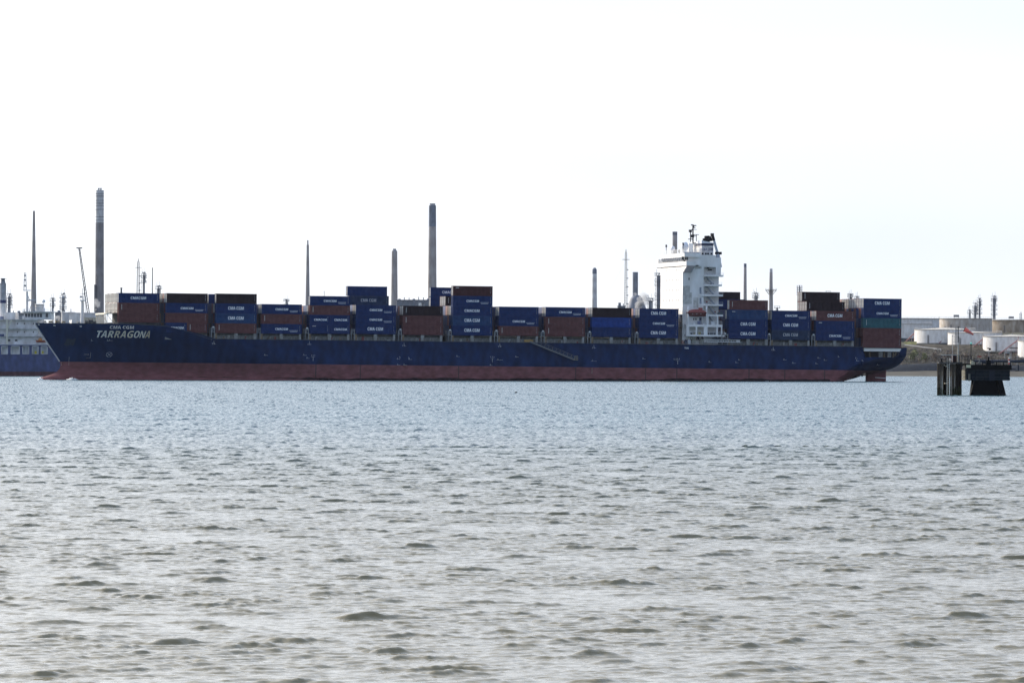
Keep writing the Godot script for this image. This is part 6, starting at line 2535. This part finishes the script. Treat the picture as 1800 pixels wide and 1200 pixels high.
	# --- wind sock mast
	var mast := thing("windsock_mast", "slim steel mast with a short lattice frame beside it, carrying the windsock", "mast", Transform3D(Basis(), o0 + w.call(1685.6, 638) * Vector3(1, 0, 1) + Vector3(0, top + 0.16, -0.6)))
	var mtop: float = at(1686, 573.3, d).y - (top + 0.16)
	s1 = Shape.new()
	s1.tube(Vector3.ZERO, Vector3(0, mtop * 0.55, 0), 0.095, 0.085, 10)
	part("lower_pole", s1, mat(0.4, 0.38, 0.34, 0.5, 0.2), mast)
	s1 = Shape.new()
	s1.tube(Vector3(0, mtop * 0.55, 0), Vector3(0, mtop, 0), 0.085, 0.075, 10)
	s1.bar(Vector3(-0.1, mtop - 0.1, 0), Vector3(0.34, mtop - 0.1, 0), 0.05)
	part("upper_pole", s1, mat(0.035, 0.035, 0.038, 0.6), mast)
	s1 = Shape.new()
	lattice(s1, Vector3(-0.32, at(1686, 609, d).y - top - 0.16, 0), (at(1686, 574.5, d).y - at(1686, 609, d).y), 0.2, 0.2, 12, 0.035)
	part("lattice_frame", s1, mat(0.16, 0.16, 0.17, 0.6), mast)
	s1 = Shape.new()
	s1.bar(Vector3(-0.84, at(1686, 602.5, d).y - top, 0), Vector3(0, at(1686, 602.5, d).y - top, 0), 0.045)
	s1.bar(Vector3(-0.7, at(1686, 593.5, d).y - top, 0), Vector3(0, at(1686, 593.5, d).y - top, 0), 0.045)
	part("cross_arm", s1, galv, mast)
	s1 = Shape.new()
	s1.box(Vector3(0.05, at(1686, 593.5, d).y - top - 0.1, 0.1), Vector3(0.2, 0.14, 0.2))
	part("junction_box", s1, mat(0.05, 0.05, 0.05, 0.6), mast)
	var thin := Shape.new()
	var tp: Vector3 = w.call(1676.3, 589.5)
	thin.tube(Vector3(0, 0, 0), Vector3(0, tp.y - top - 0.16, 0), 0.05, 0.04, 7)
	thin.box(Vector3(0, tp.y - top - 0.2, 0), Vector3(0.16, 0.16, 0.16))
	single("lamp_pole", thin, mat(0.33, 0.33, 0.33, 0.5, 0.2), Transform3D(Basis(), o0 + Vector3(tp.x, top + 0.16, -1.0)), "thin grey pole between the cabinet and the windsock mast", "pole")
	# sock: a red cone that droops down wind, with a hoop and bridle at its mouth
	var k0 := at(1696.5, 578.5, d) + Vector3(0, 0, -0.6)
	var sock := thing("windsock", "faded red windsock streaming away from its mast", "windsock", Transform3D(Basis(), k0))
	var axis := (at(1712.5, 587.0, d) + Vector3(0, 0, -0.6) - k0)
	s1 = Shape.new()
	var up_ := axis.cross(Vector3.BACK).normalized()
	var out_ := axis.cross(up_).normalized()
	var rings := []
	for i in 11:
		var f := i / 10.0
		var line := PackedVector3Array()
		var r := lerpf(0.37, 0.12, f) * (1.0 + 0.06 * sin(f * 22.0))
		for j in 17:
			var a := TAU * j / 16.0
			line.append(axis * f + Vector3(0, -0.08 * f * f, 0) + (up_ * cos(a) + out_ * sin(a)) * r)
		rings.append(line)
	for i in 10:
		for j in 16:
			var c: Vector3 = axis * ((i + 0.5) / 10.0)
			var p: Array = [rings[i][j], rings[i][j + 1], rings[i + 1][j + 1], rings[i + 1][j]]
			var nn: Vector3 = ((p[0] as Vector3) + p[2]) * 0.5 - c
			nn = (nn - axis * nn.dot(axis) / axis.length_squared()).normalized()
			s1.quad(p[0], p[1], p[2], p[3], nn)
	var fab := mat(0.60, 0.17, 0.14, 0.9)
	fab.backlight_enabled = true
	fab.backlight = Color(0.4, 0.17, 0.15)
	part("sleeve", s1, fab, sock)
	s1 = Shape.new()
	for j in 16:
		s1.bar(rings[0][j], rings[0][j + 1], 0.03)
	for j in [0, 5, 11]:
		s1.bar(rings[0][j], Vector3(mast.position.x - k0.x + 0.3, 0.35, 0), 0.012)
	part("hoop", s1, steel, sock)
	# --- main platform: concrete block faced with timber, on raked legs
	var plat := thing("jetty_platform", "black jetty platform with timber facing on splayed legs in the water", "jetty", base)
	var x0: float = (w.call(1700, 650) as Vector3).x
	var x1: float = (w.call(1776.5, 650) as Vector3).x
	var x2: float = (w.call(1779, 650) as Vector3).x
	var ya: float = at(1740, 668.5, d).y
	var yb: float = at(1740, 650, d).y
	var yc: float = at(1740, 641, d).y
	var core := Shape.new()
	core.block(Vector3(x0 + 0.15, ya, -7.0), Vector3(x1 - 0.1, yb, -0.35))
	part("core", core, mat(0.05, 0.055, 0.06, 0.9), plat)
	var slab := Shape.new()
	slab.block(Vector3(x0, yb, -7.2), Vector3(x2, yc - 0.08, 0.15))
	slab.block(Vector3(x0 + 0.05, yc - 0.08, -7.1), Vector3(x2 - 0.1, yc, 0.05))
	part("deck_slab", slab, mat(0.011, 0.011, 0.0115, 0.85, 0.0, grime(4), Vector3(0.4, 0.4, 0.4)), plat)
	var tim := noise_texture(81, 0.03, 0.55, 1.0, 5)
	for r in 3:
		var h0 := lerpf(ya, yb, r / 3.0) + 0.02
		var h1 := lerpf(ya, yb, (r + 1) / 3.0) - 0.03
		for k in 5:
			var a := lerpf(x0, x1, k / 5.0) + 0.012
			var b := lerpf(x0, x1, (k + 1) / 5.0) - 0.012
			var s := Shape.new()
			s.block(Vector3(a, h0, -0.35), Vector3(b, h1, -0.05 + 0.02 * ((k + r) % 3)))
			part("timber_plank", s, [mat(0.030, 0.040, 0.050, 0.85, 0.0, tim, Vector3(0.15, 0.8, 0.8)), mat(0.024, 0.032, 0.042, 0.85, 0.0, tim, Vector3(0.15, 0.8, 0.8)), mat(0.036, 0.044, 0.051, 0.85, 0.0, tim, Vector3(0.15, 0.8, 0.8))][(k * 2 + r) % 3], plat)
		for k in 2:
			var s := Shape.new()
			s.block(Vector3(x0 - 0.12, h0, -6.8 + k * 3.2), Vector3(x0 + 0.15, h1, -3.7 + k * 3.2))
			part("timber_plank", s, mat(0.20, 0.19, 0.15, 0.85, 0.0, tim, Vector3(0.8, 0.8, 0.15)), plat)  # sunward end planks painted lighter and warmer, as if lit
	var post := Shape.new()
	var pp: Vector3 = w.call(1745, 660)
	post.block(Vector3(pp.x - 0.45, ya - 0.05, -0.3), Vector3(pp.x + 0.35, yb, 0.1))
	part("fender_post", post, mat(0.024, 0.028, 0.036, 0.85), plat)
	var fen := Shape.new()
	var fp: Vector3 = w.call(1704.5, 663)
	fen.tube(Vector3(fp.x, ya - 0.08, 0.1), Vector3(fp.x, ya + 1.0, 0.1), 0.17, 0.17, 12)
	part("fender", fen, mat(0.13, 0.125, 0.10, 0.6), plat)
	var cream := Shape.new()
	var c0: Vector3 = w.call(1700, 646.2)
	var c1: Vector3 = w.call(1707, 641.2)
	cream.block(Vector3(c0.x - 0.03, c0.y, -0.4), Vector3(c1.x, c1.y, 0.2))
	part("painted_sunlit_side", cream, mat(0.55, 0.52, 0.36, 0.7), plat)  # cream tone paints the sunlight on the end of the slab
	for q in [[1714, 1752, 1706, 1757.5, 0.0], [1754.3, 1763.5, 1760.5, 1771, 0.0], [1716, 1724, 1712, 1720, -5.5], [1752, 1761, 1757, 1766, -5.5]]:
		var a: float = (w.call(q[0], 668) as Vector3).x
		var b: float = (w.call(q[1], 668) as Vector3).x
		var c: float = (w.call(q[2], 694) as Vector3).x
		var e: float = (w.call(q[3], 694) as Vector3).x
		var z: float = -0.4 + q[4]
		var s := Shape.new()
		var y0 := -0.3
		var f := [Vector3(c, y0, z), Vector3(e, y0, z), Vector3(b, ya + 0.02, z), Vector3(a, ya + 0.02, z)]
		var g := []
		for p in f:
			g.append(p + Vector3(0, 0, -1.4))
		s.quad(f[0], f[1], f[2], f[3], Vector3.BACK)
		s.quad(g[0], g[1], g[2], g[3], Vector3.FORWARD)
		s.quad(f[0], f[3], g[3], g[0], Vector3(-0.9, 0.3, 0).normalized())
		s.quad(f[1], f[2], g[2], g[1], Vector3(0.9, 0.3, 0).normalized())
		part("leg", s, mat(0.005, 0.005, 0.0055, 0.9), plat)
	var br := Shape.new()
	var b0: Vector3 = w.call(1791.5, 641)
	br.block(Vector3(b0.x - 0.12, b0.y - 0.95, -0.3), Vector3(b0.x + 0.06, b0.y, 0.1))
	br.bar(Vector3(b0.x - 0.5, b0.y - 0.9, -0.1), Vector3(b0.x, b0.y - 0.9, -0.1), 0.14)
	br.bar(Vector3(x2 - 0.1, b0.y - 0.1, -0.1), Vector3(b0.x, b0.y - 0.05, -0.1), 0.1)
	br.bar(Vector3(x2 - 0.1, yb + 0.1, -0.1), Vector3(b0.x - 0.4, yb + 0.1, -0.1), 0.12)
	part("side_bracket", br, mat(0.02, 0.025, 0.035, 0.7), plat)
	var prl := Shape.new()
	prl.railing(Vector3((w.call(1713, 641) as Vector3).x, yc, -0.1), Vector3(x2 - 0.1, yc, -0.1), 0.94, 0.9, 0.045, 2)
	part("railing", prl, steel, plat)
	prl = Shape.new()
	prl.railing(Vector3((w.call(1713, 641) as Vector3).x, yc, -6.9), Vector3(x2 - 0.1, yc, -6.9), 0.94, 0.9, 0.045, 2)
	part("railing", prl, steel, plat)
	# walkway from the dolphin to the platform, and the bridge that runs off towards the shore jetty
	var walk := thing("walkway", "narrow railed walkway linking the dolphin to the black platform", "walkway", base)
	var s2 := Shape.new()
	var wa: Vector3 = w.call(1687, 640)
	var wb: Vector3 = w.call(1712, 641)
	s2.block(Vector3(wa.x, top - 0.32, -1.8), Vector3(wb.x, top - 0.08, -0.5))
	part("deck", s2, black, walk)
	s2 = Shape.new()
	for z in [-0.55, -1.75]:
		s2 = Shape.new()
		s2.railing(Vector3(wa.x, top - 0.08, z), Vector3((w.call(1709, 640) as Vector3).x, top - 0.08, z), 1.18, 0.46, 0.045, 2)
		part("railing", s2, steel, walk)
	var bridge := thing("footbridge", "long dark enclosed footbridge and pipes running off from the platform", "bridge", base)
	s2 = Shape.new()
	var ba: Vector3 = w.call(1713.5, 637)
	var bb: Vector3 = w.call(1860, 637)
	var pv: float = at(1740, 637, d).y
	var pt: float = at(1740, 632, d).y
	s2.block(Vector3((w.call(1786, 637) as Vector3).x, pv, -2.6), Vector3(bb.x, pt, -1.0))
	part("girder", s2, mat(0.012, 0.013, 0.018, 0.8), bridge)
	for z in [-1.1, -1.6, -2.2]:
		s2 = Shape.new()
		s2.tube(Vector3(ba.x, pv + 0.22, z), Vector3(bb.x, pv + 0.22, z), 0.19, 0.19, 10)
		part("pipe", s2, mat(0.03, 0.036, 0.055, 0.5), bridge)
	for k in 6:
		s2 = Shape.new()
		var x := lerpf(ba.x + 0.3, x2, k / 5.0)
		s2.bar(Vector3(x, yc, -1.6), Vector3(x, pv + 0.1, -1.6), 0.12)
		part("pipe_support", s2, black, bridge)
	s2 = Shape.new()
	s2.railing(Vector3((w.call(1786, 637) as Vector3).x, pt, -1.0), Vector3(bb.x, pt, -1.0), 0.25, 0.9, 0.05, 1)
	part("railing", s2, steel, bridge)
	# bits and pieces on the platform
	var deck_y := yc
	var places := [["valve", "red handwheel valve on the pipes of the jetty platform", 1723.5, "valve"], ["valve", "squat black valve gear at the middle of the platform", 1739, "valve"], ["bollard", "cream painted mooring hook and bollard at the platform's near corner", 1711, "bollard"]]
	for q in places:
		var p: Vector3 = o0 + Vector3((w.call(q[2], 641) as Vector3).x, deck_y, -0.7)
		var o := thing(q[0], q[1], q[3], Transform3D(Basis(), p))
		var s := Shape.new()
		if q[2] == 1711:
			s.block(Vector3(-0.3, 0, -0.3), Vector3(0.35, 0.45, 0.3))
			s.tube(Vector3(-0.1, 0.4, 0), Vector3(-0.1, 0.85, 0), 0.16, 0.2, 10)
			part("body", s, mat(0.5, 0.46, 0.33, 0.7), o)
			s = Shape.new()
			s.bar(Vector3(-0.3, 0.85, 0.1), Vector3(0.3, 0.55, 0.2), 0.14)
			part("hook", s, mat(0.03, 0.028, 0.026, 0.7), o)
		elif q[2] == 1723.5:
			s.tube(Vector3.ZERO, Vector3(0, 1.0, 0), 0.09, 0.07, 8)
			s.ball(Vector3(0, 0.3, 0), Vector3(0.3, 0.22, 0.22), 10, 7)
			part("body", s, mat(0.25, 0.24, 0.22, 0.6), o)
			s = Shape.new()
			for j in 12:
				var e0 := TAU * j / 12.0
				var e1 := TAU * (j + 1) / 12.0
				s.bar(Vector3(cos(e0) * 0.3, 1.22 + sin(e0) * 0.1, sin(e0) * 0.28), Vector3(cos(e1) * 0.3, 1.22 + sin(e1) * 0.1, sin(e1) * 0.28), 0.06)
			s.bar(Vector3(-0.3, 1.22, 0), Vector3(0.3, 1.22, 0), 0.05)
			s.bar(Vector3(0, 1.0, 0), Vector3(0, 1.25, 0), 0.06)
			part("handwheel", s, mat(0.25, 0.025, 0.03, 0.5), o)
		else:
			s.block(Vector3(-0.35, 0, -0.3), Vector3(0.35, 0.7, 0.3))
			s.tube(Vector3(0, 0.6, 0), Vector3(0, 1.2, 0), 0.13, 0.11, 9)
			part("body", s, black, o)
			s = Shape.new()
			s.tube(Vector3(-0.9, 0.3, 0), Vector3(0.9, 0.3, 0), 0.12, 0.12, 9)
			part("pipe", s, mat(0.03, 0.035, 0.05, 0.6), o)
	var rw := thing("marker_post", "short red and white marker post at the railing end of the platform", "post", Transform3D(Basis(), o0 + Vector3((w.call(1775, 641) as Vector3).x, deck_y, -0.2)))
	for k in 4:
		var s := Shape.new()
		s.tube(Vector3(0, 0.08 + k * 0.26, 0), Vector3(0, 0.08 + (k + 1) * 0.26, 0), 0.13, 0.13, 10)
		part("band", s, mat(0.4, 0.07, 0.06, 0.6) if k % 2 == 0 else mat(0.72, 0.7, 0.68, 0.6), rw)
	# lamps
	var lp := thing("lamp_post", "dark lamp post with pale green glass lantern at the platform corner", "lamp post", Transform3D(Basis(), o0 + Vector3((w.call(1708.6, 641) as Vector3).x, top - 0.1, -0.9)))
	var lt: float = at(1708.6, 605, d).y - top + 0.1
	s2 = Shape.new()
	s2.tube(Vector3.ZERO, Vector3(0, lt, 0), 0.085, 0.06, 9)
	s2.box(Vector3(0, lt * 0.32, 0), Vector3(0.2, 0.35, 0.2))
	part("pole", s2, steel, lp)
	s2 = Shape.new()
	s2.lathe(Vector3(0, lt, 0), [Vector2(0.06, -0.1), Vector2(0.15, -0.05), Vector2(0.15, 0.04), Vector2(0.0, 0.05)], 12)
	part("lamp_base", s2, black, lp)
	s2 = Shape.new()
	s2.ball(Vector3(0, lt + 0.15, 0), Vector3(0.13, 0.17, 0.13), 12, 8)
	var jade := mat(0.35, 0.75, 0.68, 0.1)
	jade.backlight_enabled = true
	jade.backlight = Color(0.6, 0.95, 0.9)
	part("lantern", s2, jade, lp)
	for q in [[1746.5, 612, 1749.5, 1744, "black twin floodlight on a thin pole above the platform middle"], [1796.6, 611, 1797.5, 1783.5, "black floodlight arm on a pole by the picture edge"]]:
		var foot := o0 + Vector3((w.call(q[0], 641) as Vector3).x, deck_y, -6.5)
		var o := thing("floodlight", q[4], "floodlight", Transform3D(Basis(), foot), "floodlights on the jetty")
		var hh: float = at(q[0], q[1], d).y - deck_y
		var s := Shape.new()
		s.tube(Vector3.ZERO, Vector3(0, hh, 0), 0.05, 0.04, 8)
		part("pole", s, mat(0.25, 0.26, 0.27, 0.5), o)
		s = Shape.new()
		var xa: float = (q[3] - q[0]) * px
		var xb: float = (q[2] - q[0]) * px
		s.bar(Vector3(xa, hh, 0), Vector3(xb, hh, 0), 0.09, 0.11)
		s.box(Vector3(xa + 0.1, hh + 0.02, 0), Vector3(0.3, 0.13, 0.3))
		s.box(Vector3(xb - 0.12, hh - (0.12 if q[0] < 1760 else 0.0), 0), Vector3(0.3, 0.26 if q[0] < 1760 else 0.12, 0.3))
		part("lamp_head", s, black, o)
	var fr := Shape.new()
	var fx: float = (w.call(1773.5, 641) as Vector3).x
	var gx: float = (w.call(1784.5, 641) as Vector3).x
	var ft: float = at(1778, 619.5, d).y - deck_y
	fr.bar(Vector3(0, 0, 0), Vector3(0, ft, 0), 0.07)
	fr.bar(Vector3(gx - fx, 0, 0), Vector3(gx - fx, ft, 0), 0.07)
	fr.bar(Vector3(gx - fx - 0.2, 0, 0), Vector3(gx - fx - 0.2, ft, 0), 0.05)
	fr.bar(Vector3(0, ft, 0), Vector3((gx - fx) * 0.8, ft, 0), 0.14)
	single("pipe_frame", fr, mat(0.5, 0.5, 0.49, 0.6), Transform3D(Basis(), o0 + Vector3(fx, deck_y, -5.5)), "pale goalpost shaped steel frame behind the marker post", "frame")


# ==================================================================== bird, bow wave, stern wash
func build_small_things() -> void:
	var p := at(906.8, 692, 780)
	var o := thing("bird", "small dark seabird floating low on the open water before the ship", "bird", Transform3D(Basis(), Vector3(p.x, 0.05, -780)))
	var s := Shape.new()
	var spine := [[-0.24, 0.05, 0.02], [-0.2, 0.05, 0.045], [-0.16, 0.09, 0.05], [-0.1, 0.10, 0.09], [0.0, 0.10, 0.12], [0.12, 0.11, 0.10], [0.2, 0.13, 0.05], [0.27, 0.16, 0.01]]
	var g := []
	for q in spine:
		var line := PackedVector3Array()
		for k in 13:
			var a := TAU * k / 12.0
			line.append(Vector3(q[0], q[1] + sin(a) * q[2] * 0.9, cos(a) * q[2]))
		g.append(line)
	for i in g.size() - 1:
		for k in 12:
			var c := Vector3(spine[i][0], spine[i][1], 0)
			s.quad(g[i][k], g[i][k + 1], g[i + 1][k + 1], g[i + 1][k], ((g[i][k] as Vector3) - c).normalized())
	part("body", s, mat(0.012, 0.012, 0.012, 0.7), o)
	# broken water at the bow and along the hull
	var foam := mat(0.82, 0.84, 0.84, 0.9)
	var froth := FastNoiseLite.new()
	froth.seed = 12
	froth.frequency = 0.5
	for q in [[70, 661.0, 15.0, 3.4, "white splash thrown up where the bulbous bow meets the water"], [126, 666.4, 26.0, 4.0, "white bow wave breaking along the ship's forward side"], [1150, 670.6, 60.0, 1.2, "thin line of foam along the waterline below the bridge"], [1574, 669.4, 26.0, 0.9, "white wash trailing behind the rudder"], [1352, 670.8, 30.0, 0.9, "faint foam streak along the after waterline"]]:
		var c := on_ship(q[0], q[1], -15.0 if q[0] < 100 else (-11.0 if q[0] < 200 else 0.8))
		var wp := ship_frame * c
		var w: float = q[2] * 0.17
		var h: float = q[3] * 0.24
		s = Shape.new()
		var rows := []
		for j in 11:
			var line := PackedVector3Array()
			for i in 61:
				var x := -w * 0.5 + w * i / 60.0
				var e := 1.0 - pow(absf(2.0 * i / 60.0 - 1.0), 1.5)
				var t := j / 10.0
				var lump := 0.45 + 1.1 * froth.get_noise_2d(x * 7.0 + q[0], j * 2.1) + 0.6 * froth.get_noise_2d(x * 2.5 - q[0], j * 0.7)
				line.append(Vector3(x, h * e * sin(PI * t) * lump - 0.1, -1.3 + 2.6 * t + 0.4 * froth.get_noise_2d(x * 3.0, j)))
			rows.append(line)
		s.sheet(rows, Vector3.UP)
		var b := single("foam", s, foam, Transform3D(Basis(Vector3.UP, deg_to_rad(14.0)), Vector3(wp.x, 0.0, wp.z)), q[4], "foam")
		b.set_meta("kind", "stuff")
